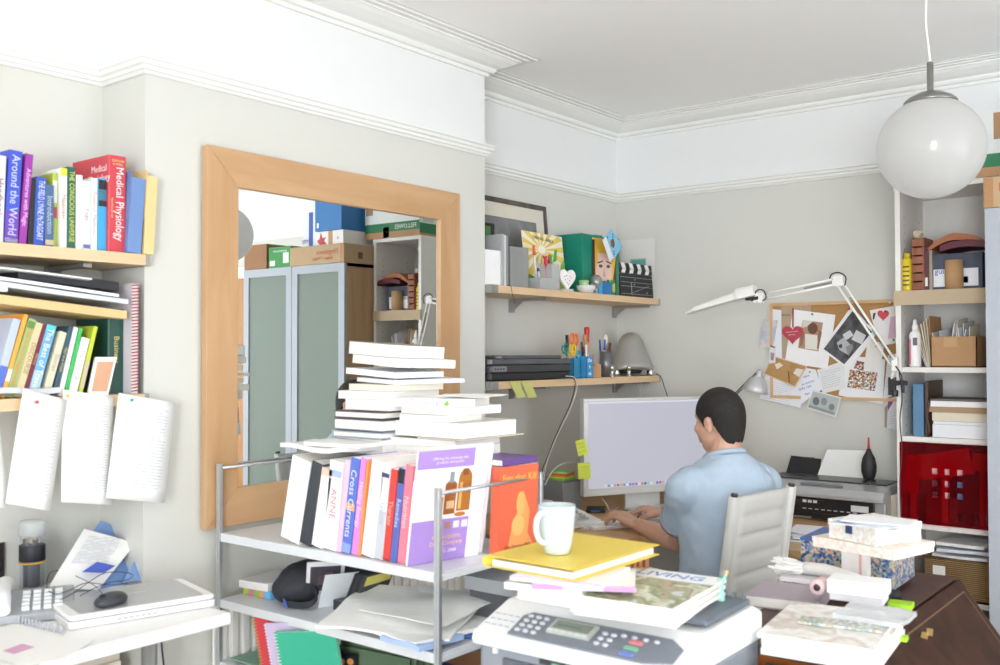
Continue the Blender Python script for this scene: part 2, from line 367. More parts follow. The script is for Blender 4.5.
for i, (a, b, yt, sh, d, cov, ti, tc, lab, art) in enumerate(rowA):
    y0 = at(a, 246, X=0).y; y1 = at(b, 246, X=0).y; t = (y1-y0)*.97
    h = at((a+b)/2, yt, X=0).z-ZA; lean = math.atan2((at(b+sh, 200, X=0).y-y1), h) if sh > 2 else 0
    book(lab, cov, t, h, d, stand((0.0, y0, ZA), R(90), t, lean), ti, tc, 'textbooks on the upper left shelf', art=art)
# lime green cover seen behind the slate book
y0 = at(54.5, 246, X=0).y; y1 = at(59.5, 246, X=0).y
book('lime green paperback standing between the slate and white books', 'a9bf3a', (y1-y0)*.95, .195, .15, stand((-.012, y0, ZA), R(90), .01), None, group='textbooks on the upper left shelf', art=[(.4, .55, 'b8414a'), (.6, .9, 'dfe0d6')])
# the large red textbook
y0 = at(108.5, 246, X=.012).y; y1 = at(126, 246, X=.012).y; t = y1-y0
o = book('thick red Medical Physiology textbook, tallest book on upper shelf', 'c8404c', t, .262, .19, stand((.012, y0, ZA), R(90), t), None, group='textbooks on the upper left shelf', soft=False)
bm = NB()
text_into(bm, 'Medical', .030, axes((t*.60, -.0009, .190), (0, 0, -1), (1, 0, 0)), fit=.080)
text_into(bm, 'Physiology', .034, axes((t*.60, -.0009, .085), (0, 0, -1), (1, 0, 0)), fit=.105)
obj('spine_title', bm, mat('f6eeee', .5), o, local=True)
bm = NB(); text_into(bm, 'TEXTBOOK OF', .008, axes((t*.17, -.0009, .12), (0, 0, -1), (1, 0, 0)), fit=.13)
text_into(bm, 'EDITION\n& HALL', .009, axes((t*.5, -.0009, .243), (1, 0, 0), (0, 0, 1)), fit=t*.7)
obj('author_lettering', bm, mat('e7c98a', .5), o, local=True)
bm = NB(); Mc = axes((-.0005, .05, .215), (0, -1, 0), (0, 0, 1)); text_into(bm, 'Medical\nPhysiology', .026, Mc); obj('cover_title', bm, mat('f2dfe0', .5), o, local=True)
# document wallets at the end of the shelf
def wallet(label, col, x, y0, y1, h, w, flap, lean, paper=True):
    o = thing('document_wallet', label, 'folder', M=stand((x, y0, ZA), R(90), y1-y0, lean), group=None)
    t = y1-y0; m = mat(col, .6, name='wallet_card')
    bm = NB(); prism(bm, [(0, 0), (t, 0), (t*.75, w), (t*.25, w)], 0, h*.93, 0); obj('pocket', bm, m, o, local=True, bevel=.001)
    bm = NB(); bx(bm, -.0015, 0, .004, w, h*.42, h); bx(bm, -.0015, t*.3, w, w+.0015, h*.5, h); prism(bm, [(.004, h*.42), (w, h*.40), (w, h*.42)], 0, .002, 0, Matrix(((0, 0, -1, 0), (1, 0, 0, 0), (0, 1, 0, 0), (0, 0, 0, 1))))
    obj('flap', bm, m, o, local=True)
    if paper:
        bm = NB(); bx(bm, t*.3, t*.6, .003, w-.01, .01, h*.86); obj('enclosed_paper', bm, PAPER, o, local=True)
    return o
wallet('blue card document wallet with a flap beside the red textbook', '6d8cc0', .03, at(127, 250, X=.03).y, at(141, 250, X=.03).y, .222, .20, True, R(4))
wallet('buff card document wallet at the end of the upper shelf', 'e6c98f', .034, at(143, 250, X=.03).y, at(153, 250, X=.03).y, .232, .19, True, R(3))

# lower left shelf: leaning books
rowB = [
 (-9, 0, 318, 22, .16, 'b8c4de', None, '', 'pale blue paperback leaning at the left frame edge', [(.1, .4, '4f6fd0')]),
 (0, 5, 314, 24, .19, 'f0a83c', None, '', 'tall orange paperback leaning on the lower shelf', [(.2, .34, 'f6f1e6')]),
 (5, 14, 318, 24, .16, '9eb36e', 'The Art of Happiness', 'd98a4a', 'sage green paperback leaning beside the orange one', [(.88, .97, '5d8f4a')]),
 (14, 22, 322, 22, .16, 'dcc9a0', 'DISCOURSE', 'a08a5c', 'cream paperback leaning between green and maroon books', None),
 (22, 27, 324, 21, .15, '6f1f2c', 'History', 'c99a6a', 'slim maroon book leaning on the lower shelf', None),
 (27, 38, 324, 20, .16, '6ca9e4', 'The Best of Travel', 'e9f4ff', 'sky blue paperback leaning beside the maroon book', [(0, .35, 'a9c8ec'), (.9, 1, '52c8d8')]),
 (42, 50, 331, 18, .15, 'd9d3b8', 'Stories', 'a9a48c', 'light khaki paperback leaning beside the sky blue one', None),
 (52, 57, 326, 17, .16, '2d4f63', 'NLP in a Week', 'd9c27a', 'navy and yellow titled paperback leaning on lower shelf', None),
 (58, 63, 327, 16, .16, 'f2f2ef', 'Guide', 'b8b8b8', 'white paperback leaning left of the bright green spine', None),
 (63.5, 67.5, 328, 16, .15, '37b65c', None, '', 'bright green spine paperback leaning among white ones', None),
 (68, 77, 337, 14, .14, 'f2f2ee', 'Handbook', 'b2b2ba', 'shorter white paperback right of the bright green one', None),
 (78, 82.5, 326, 16, .15, 'bfd23a', None, '', 'yellow green paperback leaning last of the slanted row', [(.1, .5, 'c9b8a0')]),
]
for i, (a, b, yt, sh, d, cov, ti, tc, lab, art) in enumerate(rowB):
    y0 = at(a, 390, X=.0).y; y1 = at(b, 390, X=0).y; t = (y1-y0)*.93
    hz = at((a+b)/2+sh, yt, X=0).z-ZB_; dy = at(b+sh, 350, X=0).y-y1; lean = math.atan2(dy, hz); h = math.hypot(hz, dy)-t*abs(math.sin(lean))
    book(lab, cov, t, h, d, stand((0.0, y0, ZB_), R(90), t, lean), ti, tc, 'leaning paperbacks on the lower left shelf', art=art)
y0 = at(108, 390, X=-.02).y; y1 = at(124, 390, X=-.02).y
book('thick dark green hardback titled Business, upright on lower shelf', '1d4a40', (y1-y0), .232, .17, stand((-.02, y0, ZB_), R(90), .04), 'Business', 'c9b46a', soft=False, group='upright books on the lower left shelf', tsize=.022)
y0 = at(124.5, 390, X=-.02).y; y1 = at(130.5, 390, X=-.02).y
book('black folder book standing between green hardback and spiral notebook', '1b1c22', (y1-y0), .235, .18, stand((-.02, y0, ZB_), R(90), .02), None, group='upright books on the lower left shelf', art=[(.04, .14, 'e6e6ea')])
# spiral notebook standing at the shelf end
y0 = at(131.5, 390, X=.02).y; y1 = at(137.5, 390, X=.02).y
o = thing('spiral_notebook', 'white and red spiral notebook standing at the end of lower shelf', 'notebook', (0, y0, ZB_))
bm = NB(); bx(bm, -.19, .018, y0, y1, ZB_+.002, ZB_+.30); obj('page_block', bm, PAGES, o)
bm = NB(); bx(bm, -.19, .02, y0-.001, y0, ZB_, ZB_+.302); bx(bm, -.19, .02, y1, y1+.001, ZB_, ZB_+.302); obj('cover', bm, mat('d9d4dc', .5), o)
bm = NB()
for k in range(34): cyl(bm, (.022, y0-.001, ZB_+.008+k*.0087), (.022, y1+.002, ZB_+.0105+k*.0087), .002, n=6)
obj('spiral_binding', bm, mat('a83a52', .4, .3), o)
# small tan booklet in front of the green book
o = thing('booklet', 'tan and white booklet leaning in front of the green hardback', 'booklet', (.012, -3.0, ZB_))
p = [at(88, 396, X=.016), at(108, 396, X=.02), at(117, 357, X=.002), at(96, 357, X=-.004)]
bm = NB(); hexa(bm, [v+Vector((-.008, 0, 0)) for v in p], p); obj('booklet_pages', bm, PAPER, o)
q = [p[0]*.88+p[2]*.12, p[1]*.88+p[3]*.12, p[2]*.88+p[0]*.12, p[3]*.88+p[1]*.12]; off = Vector((.0015, 0, 0))
bm = NB(); hexa(bm, q, [v+off for v in q]); obj('printed_panel', bm, mat('cf9f80', .6), o)
# stack of folders and papers lying over the leaning books
def slab(name, label, cat, x0, x1, y0, y1, z, t, m, group=None, sag=0.0, rot=0.0, wav=0.0, tiltx=0.0, seed=0):
    """soft sheet stack: a gently bent slab"""
    bm = NB(); nx, ny = 6, 12; top, bot = [], []
    c = Vector(((x0+x1)/2, (y0+y1)/2, 0)); Rm = Matrix.Rotation(rot, 3, 'Z')
    for i in range(nx+1):
        rt_, rb_ = [], []
        for j in range(ny+1):
            u, v = i/nx, j/ny; p = Vector((x0+(x1-x0)*u, y0+(y1-y0)*v, 0)); w = noise.noise(Vector((u*2+seed, v*2.5, seed*1.7)))*wav
            dz = -sag*4*v*(1-v)+w+tiltx*(v-.5); p = Rm @ (p-c)+c
            rb_.append(bm.verts.new((p.x, p.y, z+dz+(abs(wav) if wav else 0)))); rt_.append(bm.verts.new((p.x, p.y, z+dz+t+(abs(wav) if wav else 0))))
        top.append(rt_); bot.append(rb_)
    for i in range(nx):
        for j in range(ny):
            bm.faces.new((top[i][j], top[i+1][j], top[i+1][j+1], top[i][j+1])); bm.faces.new((bot[i][j], bot[i][j+1], bot[i+1][j+1], bot[i+1][j]))
    for i in range(nx):
        for j in (0, ny): bm.faces.new((top[i][j], top[i+1][j], bot[i+1][j], bot[i][j]))
    for j in range(ny):
        for i in (0, nx): bm.faces.new((top[i][j], top[i][j+1], bot[i][j+1], bot[i][j]))
    o = obj(name, bm, m); return tag(o, label, cat, group)
slab('card_folder', 'buff card folder lying sagging across the leaning books', 'folder', -.2, .03, -3.6, -2.915, 1.597, .022, mat('dcbf8a', .7), sag=.0, tiltx=-.06)
slab('plastic_wallet', 'clear plastic wallet of papers on the buff card folder', 'wallet', -.19, .045, -3.45, -2.92, 1.628, .012, mat('d5dbe0', .25), tiltx=-.05, wav=.003)
slab('plastic_wallet', 'second clear wallet of white sheets, middle of the paper stack', 'wallet', -.19, .05, -3.5, -2.95, 1.646, .008, mat('eceff1', .3), tiltx=-.05, wav=.003, seed=3)
slab('ring_folder', 'black plastic folder in the paper stack under upper shelf', 'folder', -.2, .015, -3.2, -2.93, 1.652, .025, mat('24262b', .5), tiltx=-.02)
slab('paper_pile', 'loose white sheets topmost of the stack under upper shelf', 'papers', -.18, .04, -3.55, -3.02, 1.680, .004, PAPER, tiltx=-.035, wav=.004, seed=5)
bm = NB(); bx(bm, -.02, .04, -3.31, -3.235, 1.625, 1.648); tag(obj('labelled_box', bm, WPL, bevel=.003), 'small pale plastic box end beside the wallets', 'box')
# crumpled plastic bag on the edge
o = slab('plastic_bag', 'crumpled grey plastic bag on the edge of the lower shelf', 'bag', -.05, .036, -3.3, -3.10, 1.368, .014, mat('c9ccd0', .2, bump=.6, scale=50), wav=.007, seed=8)

# papers pinned to the shelf edge
def ruled(bm, M, w, h, rows, mi, seed=0, margin=.12, lo=.1, hi=.9, thick=.0012):
    rnd = random.Random(seed)
    for k in range(rows):
        z = h*(hi-(hi-lo)*k/rows); x = w*margin
        while x < w*(1-margin)*.97:
            l = rnd.uniform(.02, .09)*w*1.6
            if rnd.random() > .12: bx(bm, x, min(x+l, w*(1-margin)), z, z+thick, .0003, .0006, mi, M)
            x += l+.008*w
def pinned(label, corners, pin, pincol, seed, rows=26, group='letters pinned to the left shelf edge', X=.035, text=True):
    """corners: TL, TR, BR, BL in the picture, on the plane just in front of the shelf edge"""
    P = [at(x, y, X=X) for x, y in corners]
    ux = (P[1]-P[0]); uy = (P[0]-P[3]+P[1]-P[2])/2; ux = (ux+P[2]-P[3])/2; w, h = ux.length, uy.length; Mx = affine(P[3], ux, uy); o = thing('pinned_letter', label, 'paper', M=Matrix.Translation(P[3]), group=group); Mx = Matrix.Translation(-P[3]) @ Mx
    bm = NB(); n = 8; rows_ = []
    for j in range(n+1):
        v = j/n; cur = .006*(1-v)**2
        rows_.append([bm.verts.new((w*u/4, h*v, cur+.002*math.sin(u*2+seed))) for u in range(5)])
    for j in range(n):
        for i in range(4): bm.faces.new((rows_[j][i], rows_[j][i+1], rows_[j+1][i+1], rows_[j+1][i])).smooth = True
    bm.transform(Mx); s = obj('sheet', bm, PAPER, o, local=True); sm = s.modifiers.new('thick', 'SOLIDIFY'); sm.thickness = .0005
    if text:
        bm = NB(); ruled(bm, Matrix.Translation((0, 0, .014)), w, h, rows, 0, seed); 
        for v in bm.verts: v.co.z += -.0135+.006*(1-v.co.y/h)**2+.0025
        bm.transform(Mx); obj('printed_text', bm, mat('aab0c2', .8, name='faint_print'), o, local=True)
    if pin:
        q = at(pin[0], pin[1], X=X); bm = NB(); ell(bm, (0, 0, .010), (.0045, .0045, .004), u=10, v=8); cyl(bm, (0, 0, -.004), (0, 0, .008), .0015, n=6)
        pz = obj('push_pin', bm, mat(pincol, .3), o, local=True); pz.location = wm(o).inverted() @ q; pz.rotation_euler = (0, R(90), 0)
    return o
pinned('pinned white letter cut off at the left frame edge', [(-40, 395), (-4, 392), (9, 508), (-30, 512)], None, '', 1, X=.037)
pinned('tilted pinned letter with a red pin', [(32, 391), (67, 400), (58, 513), (4, 503)], (35, 402), 'c33a4a', 2, X=.047)
pinned('pinned letter in the middle, partly under its right neighbour', [(66, 393), (114, 397), (114, 508), (60, 502)], (66, 396), 'dcc23a', 3, 34, X=.041)
pinned('pinned printed letter with a green pin, rightmost on the shelf', [(110, 391), (176, 403), (155, 502), (105, 498)], (130, 400), '27a98a', 4, 26, X=.053)

# ------------------------------------------------------------------ white desk in the left alcove
ZD = .84
t = thing('white_desk', 'white top desk on steel legs in the left alcove', 'desk', (-.03, -3.3, 0))
bm = NB(); bx(bm, AX+.01, .44, -4.2, -2.875, ZD-.03, ZD); obj('desk_top', bm, mat('f3f3f2', .35), t, bevel=.006, seg=3)
for (x, y) in ((.17, -2.93), (.38, -4.1), (-.15, -4.1), (-.15, -2.93)):
    bm = NB(); cyl(bm, (x, y, 0), (x, y, ZD-.029), .02, n=20); obj('leg', bm, STEEL, t, smooth=False)
# pale drawer unit under the desk
t = thing('drawer_unit', 'pale beige drawer unit under the white desk', 'cabinet', (-.03, -3.1, 0))
bm = NB(); bx(bm, -.2, -.02, -3.30, -2.90, .0, .66); obj('body', bm, mat('d8d0c4', .5), t, bevel=.002)
for k in range(3):
    bm = NB(); bx(bm, -.02, -.004, -3.295, -2.905, .03+k*.21, .225+k*.21); dr = obj('drawer', bm, mat('ddd6ca', .5), t, bevel=.002)
    bm = NB(); bx(bm, -.004, .006, -3.15, -3.05, .12+k*.21, .13+k*.21); obj('handle', bm, STEEL, dr)

# laptop, closed
def LP(px, py, z): return at(px, py, Z=z)
a = LP(68, 631, ZD+.001); b = LP(217, 606, ZD+.001); dx = (b-a).normalized(); w = (b-a).length
t = thing('laptop', 'closed white and silver laptop on the white desk', 'laptop', M=Matrix.Translation(a) @ Matrix.Rotation(math.atan2(dx.y, dx.x), 4, 'Z'))
def rrect(x0, x1, y0, y1, r, n=5):
    pts = []
    for cx, cy, a0 in ((x1-r, y1-r, 0), (x0+r, y1-r, 90), (x0+r, y0+r, 180), (x1-r, y0+r, 270)):
        for k in range(n+1): q = R(a0+90*k/n); pts.append((cx+r*math.cos(q), cy+r*math.sin(q)))
    return pts
bm = NB(); prism(bm, rrect(0, w, 0, .235, .015), .0, .017); obj('base', bm, mat('e6e6e8', .35), t, local=True, bevel=.003)
bm = NB(); prism(bm, rrect(0.003, w-.003, .002, .235, .015), .0185, .030); obj('lid', bm, mat('f2f2f2', .3), t, local=True, bevel=.004)
bm = NB(); prism(bm, rrect(0.028, w-.028, .01, .23, .012), .030, .0312); text_into(bm, 'SAMSUNG', .012, axes((w*.55, .14, .0314), (-1, 0, 0), (0, -1, 0)), 1); obj('lid_panel', bm, [mat('c3c4c6', .3, .5), mat('e8e8e8', .4)], t, local=True)
bm = NB()
for k in range(7): bx(bm, .11+k*.014, .12+k*.014, -.0006, .001, .006, .011)
obj('front_lights', bm, mat('b5b7ba', .4), t, local=True)
# mouse on the laptop
c = LP(111, 604, ZD+.032)
t = thing('computer_mouse', 'dark grey mouse resting on the closed laptop', 'mouse', M=Matrix.Translation(c) @ Matrix.Rotation(R(20), 4, 'Z'))
bm = NB(); ell(bm, (0, 0, .010), (.030, .048, .019)); bmesh.ops.bisect_plane(bm, geom=bm.verts[:]+bm.edges[:]+bm.faces[:], plane_co=(0, 0, 0), plane_no=(0, 0, -1), clear_outer=True); obj('body', bm, mat('3a3c42', .35), t, local=True)
bm = NB(); cyl(bm, (-.004, -.03, .0235), (.004, -.03, .0235), .007, n=12); obj('scroll_wheel', bm, BLACK, t, local=True)
bm = NB(); pts = [c+Vector(v) for v in ((0, .045, .01), (-.05, .07, .02), (-.10, .03, .05), (-.16, -.02, .045), (-.19, -.05, .01), (-.15, -.10, .003), (-.09, -.13, .006))]
z0 = ZD+.034
p = [(105, 597), (95, 586), (80, 578), (63, 571), (50, 573), (47, 588), (56, 594), (70, 590), (86, 583), (110, 585), (128, 583)]
pts = [at(x, y, Z=ZD+.05) for x, y in p]; tube(bm, spline(pts), .001, 6)
tag(obj('mouse_cable', bm, BLACK), 'looping dark thin mouse cable behind the mouse', 'cable')
bm = NB(); p = [(60, 600), (75, 592), (92, 580), (105, 573), (122, 572), (133, 575), (127, 580), (112, 582), (95, 588), (80, 596)]
pts = [at(x, y, Z=ZD+.055) for x, y in p]; tube(bm, spline(pts), .001, 6)
tag(obj('charger_cable', bm, BLACK), 'second thin dark cable crossing the papers behind the mouse', 'cable')

# clear pencil tub
c = LP(32, 592, ZD+.001)
t = thing('pencil_tub', 'clear round tub of dark pencils on the white desk', 'tub', c)
bm = NB(); lathe(bm, [(.0, .0), (.030, 0), (.031, .01), (.031, .165), (.029, .165), (.029, .012), (.0, .01)]); obj('tub_wall', bm, glassy('f6f8fa', .07, .08), t, local=True)
bm = NB(); lathe(bm, [(.033, .150), (.0335, .158), (.0335, .185), (.030, .19), (0, .19)]); obj('lid', bm, glassy('f4f7f8', .3, .2), t, local=True)
rnd = random.Random(4); q = []
bm = NB(); bm2 = NB()
for k in range(26):
    a = rnd.uniform(0, 2*PI); r0 = .020*math.sqrt(rnd.random()); r1 = r0*1.15; hh = rnd.uniform(.125, .145)
    p0 = Vector((r0*math.cos(a), r0*math.sin(a), .013)); p1 = Vector((r1*math.cos(a+.3), r1*math.sin(a+.3), hh))
    cyl(bm, p0, p1, .0036, n=6); cyl(bm2, p1, p1+(p1-p0).normalized()*.014, .0034, .0006, n=6)
obj('pencil_bundle', bm, mat('262f4a', .4), t, local=True)['kind'] = 'stuff'
obj('pencil_tips', bm2, mat('e6cda6', .6), t, local=True)['kind'] = 'stuff'
bm = NB(); lathe(bm, [(.0318, .085), (.0325, .086), (.0325, .125), (.0318, .126)]); obj('black_label', bm, mat('1c1d26', .5), t, local=True)
bm = NB(); lathe(bm, [(.0322, .078), (.0332, .08), (.0322, .082)]); obj('rubber_band', bm, mat('d3a73a', .6), t, local=True)

# blue folder with papers leaning on the alcove corner
t = thing('presentation_folder', 'blue folder with printed papers leaning in the alcove corner', 'folder', (-.1, -2.95, ZD))
def sheet(name, corners, m, parent, th=.001, **k):
    bm = NB(); n = (corners[1]-corners[0]).cross(corners[-1]-corners[0]).normalized()*th; hexa(bm, corners, [v+n for v in corners]); return obj(name, bm, m, parent, **k)
BLF = mat('7ea0d6', .5, name='blue_card')
F = lambda x, y, X: at(x, y, X=X)
sheet('back_cover', [F(52, 590, -.05), F(118, 590, -.03), F(158, 545, -.13), F(100, 521, -.17)], BLF, t, .0015)
sheet('front_flap', [F(122, 583, -.005), F(146, 580, -.01), F(160, 544, -.075), F(146, 540, -.08)], BLF, t, .0015)
sheet('loose_sheet', [F(48, 588, -.01), F(98, 590, .0), F(136, 543, -.08), F(84, 529, -.10)], PAPER, t, .001)
sheet('tucked_sheets', [F(128, 582, -.02), F(143, 579, -.02), F(156, 550, -.09), F(148, 556, -.09)], PAPER, t, .003)
sheet('printed_square', [F(82, 572, .0), F(104, 573, .003), F(115, 566, -.018), F(97, 562, -.022)], mat('4c63c4', .6), t, .0012)
bm = NB(); a_, b_, c_ = F(48, 588, -.008), F(108, 590, .002), F(88, 528, -.098); Mx = affine(a_, b_-a_, c_-a_)
ruled(bm, Mx @ Matrix.Translation((0, 0, .0015)), (b_-a_).length*.8, (c_-a_).length*.95, 20, 0, 9, lo=.4, thick=.0015); obj('printed_text', bm, mat('c5c8d6', .8), t)

# desk telephone, partly in frame
c = LP(36, 614, ZD+.001)
t = thing('desk_telephone', 'grey and white desk telephone beside the laptop', 'telephone', M=Matrix.Translation(c) @ Matrix.Rotation(R(62), 4, 'Z'))
bm = NB(); M2 = Matrix(((0, 0, 1, 0), (1, 0, 0, 0), (0, 1, 0, 0), (0, 0, 0, 1)))
prism(bm, [(-.08, 0), (.09, 0), (.09, .045), (.05, .05), (-.08, .02)], -.09, .085, M=M2); obj('base', bm, mat('a2a5aa', .4), t, local=True, bevel=.004)
bm = NB()
for i in range(4):
    for j in range(5):
        y = -.06+j*.02; bx(bm, -.03+i*.024, -.013+i*.024, y, y+.013, .020+(y+.08)*.23, .030+(y+.08)*.23)
obj('keypad', bm, mat('dcdee0', .4), t, local=True, bevel=.001)
bm = NB(); tube(bm, spline([(-.07, -.09, .035), (-.07, -.05, .06), (-.07, .03, .07), (-.07, .085, .055)]), [.019]*7+[.017]*6+[.021]*6, 12); obj('handset', bm, mat('e4e6ea', .3), t, local=True)
bm = NB(); n = 240; pts = []
A_, B_ = at(18, 620, Z=ZD+.012), at(64, 630, Z=ZD+.012)
for k in range(n):
    u = k/(n-1); q = A_.lerp(B_, u)+Vector((0, 0, 0)); a = u*2*PI*13; pts.append(q+Vector((math.cos(a)*.006, 0, math.sin(a)*.008)))
tube(bm, pts, .0017, 5); obj('coiled_cord', bm, mat('b9bcc4', .4), t)
bm = NB(); p = [at(0, 588, Z=ZD+.03), at(4, 560, Z=ZD+.03)]
cyl(bm, LP(-4, 592, ZD), LP(-4, 592, ZD)+Vector((0, 0, .13)), .02); ell(bm, LP(2, 594, ZD+.02), (.02, .02, .018)); tag(obj('desk_gadget', bm, mat('2a2328', .5)), 'dark object with red mark at the left frame edge', 'lamp')
# papers at the front of the desk
for k, (cs, lab) in enumerate((([(-20, 655), (35, 668), (80, 640), (10, 622)], 'loose white sheet with pink print on the front of the white desk'), ([(10, 668), (62, 660), (95, 640), (50, 634)], 'plain loose white sheet overlapping the pink printed one'))):
    bm = NB(); P_ = [at(x, y, Z=ZD+.002+k*.003) for x, y in cs]; hexa(bm, P_, [v+Vector((0, 0, .001)) for v in P_])
    if k == 0:
        Q = [at(x, y, Z=ZD+.0032) for x, y in ((3, 651), (14, 654), (34, 647), (22, 644))]; hexa(bm, Q, [v+Vector((0, 0, .0008)) for v in Q], 1)
    tag(obj('loose_paper', bm, [PAPER, mat('d7a3c4', .6)]), lab, 'paper')
# cables hanging below the desk
bm = NB(); tube(bm, spline([(-.0, -2.80, ZD-.03), (.02, -2.79, .6), (.05, -2.77, .4), (.03, -2.76, .2), (.05, -2.75, .01)]), .003, 6); tag(obj('hanging_cable', bm, mat('2b2d4a', .4)), 'dark blue cable hanging behind the white desk', 'cable')

# radiator under the mirror
t = thing('radiator', 'white ribbed radiator under the mirror', 'radiator', (.05, -2.1, .12))
bm = NB(); bx(bm, .028, .036, -2.64, -1.55, .14, .738)
for k in range(27):
    y = -2.625+k*.04; bx(bm, .035, .048, y, y+.026, .15, .73)
obj('panel', bm, mat('e6e4df', .4), t, bevel=.004)
bm = NB(); bx(bm, .01, .05, -2.64, -1.55, .738, .745); obj('top_grille', bm, mat('e6e4df', .4), t)
bm = NB(); cyl(bm, (.035, -2.60, 0), (.035, -2.60, .16), .008); cyl(bm, (.035, -1.6, 0), (.035, -1.6, .16), .008); obj('pipe', bm, mat('d9d7d2', .4), t)
# ------------------------------------------------------------------ mirror
my0, my1, mz0, mz1, mf = -2.667, -1.533, .965, 2.081, .111
MM = Matrix.Translation((.003, (my0+my1)/2, 0)) @ Matrix.Rotation(R(.55), 4, 'Z')
t = thing('wall_mirror', 'large square mirror in a wide maple frame on the chimney breast', 'mirror', M=MM)
w2 = (my1-my0)/2; g = .0015
def mitre(bm, a0, a1, b0, b1):  # outer pair, inner pair in (y,z)
    front = [(.026, *a0), (.026, *a1), (.026, *b1), (.026, *b0)]; hexa(bm, [Vector((.0, p[1], p[2])) for p in front], [Vector(p) for p in front])
O = [(-w2, mz0), (w2, mz0), (w2, mz1), (-w2, mz1)]; I = [(-w2+mf, mz0+mf), (w2-mf, mz0+mf), (w2-mf, mz1-mf), (-w2+mf, mz1-mf)]
for k in range(4):
    bm = NB(); mitre(bm, O[k], O[(k+1) % 4], I[k], I[(k+1) % 4])
    obj('frame_rail', bm, wood('ba9268', 'c8a27a', .35, (8, 1.2, 8), 2.0, 'maple_level') if k % 2 == 0 else wood('ba9268', 'c8a27a', .35, (8, 8, 1.2), 2.0, 'maple_upright'), t, local=True, bevel=.002)
bm = NB(); bx(bm, .006, .014, -w2+mf-.006, w2-mf+.006, mz0+mf-.006, mz1-mf+.006)
mm = bpy.data.materials.new('mirror_silver'); mm.use_nodes = True; b = mm.node_tree.nodes['Principled BSDF']; b.inputs['Metallic'].default_value = 1; b.inputs['Roughness'].default_value = .0; b.inputs['Base Color'].default_value = (.86, .88, .87, 1)
obj('mirror_glass', bm, mm, t, local=True)
# small white fruit sticker on the glass
q = at(238.5, 479, X=.02); bm = NB()
Ma = axes(q+Vector((.0, 0, 0)), (0, 1, 0), (0, 0, 1))
pts = [(.0, .010), (.006, .012), (.011, .009), (.008, .003), (.0085, -.003), (.012, -.007), (.008, -.014), (.004, -.0155), (0, -.014), (-.004, -.0155), (-.009, -.013), (-.013, -.004), (-.0125, .006), (-.007, .012)]
prism(bm, pts, 0, .0005, 0, Ma); prism(bm, [(.0, .014), (.001, .019), (.005, .022), (.005, .017)], 0, .0005, 0, Ma)
tag(obj('fruit_sticker', bm, PAPER), 'small white apple sticker in the bottom corner of the mirror', 'sticker')

# ------------------------------------------------------------------ steel rack
RX0, RX1, RY0, RY1 = .05, .90, -2.632, -2.225; S1, S2, S3 = .955, .765, .585
t = thing('shelf_rack', 'silver steel shelf rack standing out from the mirror wall', 'shelving', (.475, -2.43, 0))
RM = mat('c9ccd0', .3, .75, name='rack_steel')
for x in (RX0, RX1):
    for y in (RY0, RY1):
        bm = NB(); bx(bm, x-.0085, x-.0015, y-.006, y+.006, 0, 1.155); bx(bm, x+.0015, x+.0085, y-.006, y+.006, 0, 1.155); bx(bm, x-.002, x+.002, y-.004, y+.004, 0, 1.15); obj('post', bm, RM, t, bevel=.0015)
    bm = NB(); cyl(bm, (x, RY0, 1.142), (x, RY1, 1.142), .0045, n=10); obj('end_rail', bm, RM, t)
for z in (S1, S2, S3, .18):
    bm = NB(); bx(bm, RX0+.0, RX1-.0, RY0+.012, RY1-.012, z-.004, z); bx(bm, RX0+.008, RX1-.008, RY0-.002, RY0+.012, z-.024, z+.001); bx(bm, RX0+.008, RX1-.008, RY1-.012, RY1+.002, z-.024, z+.001)
    bx(bm, RX0-.006, RX0+.006, RY0+.007, RY1-.007, z-.02, z-.004); bx(bm, RX1-.006, RX1+.006, RY0+.007, RY1-.007, z-.02, z-.004)
    obj('shelf_tray', bm, mat('dcdfe3', .4, .05, name='tray_steel'), t, bevel=.002)

# books standing on the rack, spines to the front
rowC = [ # px left, px right at the foot, top px left, top y
 (280, 299, 292, 461, 'f4f4f4', None, '', 'white ring binder, first of the upright row on the rack', None, .20),
 (299, 310, 312, 464, '3b4047', None, '', 'dark grey slim box file beside the white binder', None, .20),
 (311, 322, 322, 470, 'f2f1ef', None, '', 'white book with black edge near the start of the rack row', [(.9, 1, 'e8c6b4')], .19),
 (323, 336, 330, 462, 'f6f6f6', 'ANNE', 'd58a96', 'wide white book with pink lettering on the rack', [(.82, .9, 'a9bbe0')], .18),
 (336, 340.5, 346, 461, 'f0c4e6', None, '', 'thin pale pink book left of the blue titled one', None, .17),
 (341, 350, 351, 459, '5a74cc', 'Cross Currents', 'e9ecff', 'blue book titled Cross Currents on the rack', [(.45, .52, 'e9b07a'), (0, .1, '8fa6e6')], .17),
 (351, 357.5, 361, 459, 'e58ad8', 'Healing Energy', 'fbe4f8', 'pink spined paperback right of the blue titled book', None, .17),
 (357.5, 360, 366, 461, 'f0954a', None, '', 'very thin orange book beside the pink paperback', None, .17),
 (361, 374, 372, 462, 'fafafa', None, '', 'thick plain white book in the middle of the rack row', None, .18),
 (374, 382, 382, 472, 'e6e8ec', 'Guide', 'b4b8c4', 'pale grey and white book left of the red one', [(.0, .55, 'c4c7cf'), (.93, .98, '3a3f70')], .17),
 (382.5, 389, 391, 470, 'd8423c', 'Therapy', 'f4b8ae', 'bright red book upright on the rack', [(.0, .02, 'b02f2a')], .17),
 (389.5, 396, 399, 469, '5a68b4', 'Remedies', 'cfd4f0', 'slate blue book with black top beside the red one', [(.84, .99, '22242c')], .17),
 (397, 404.5, 406, 466, 'ee7d92', 'Nutrition', 'fbd4da', 'coral pink book near the purple magazine', None, .17),
 (405, 411, 414, 473, 'f3f3f5', None, '', 'white book right of the coral pink one', [(.9, 1, 'b8606a')], .17),
]
YS = -2.612
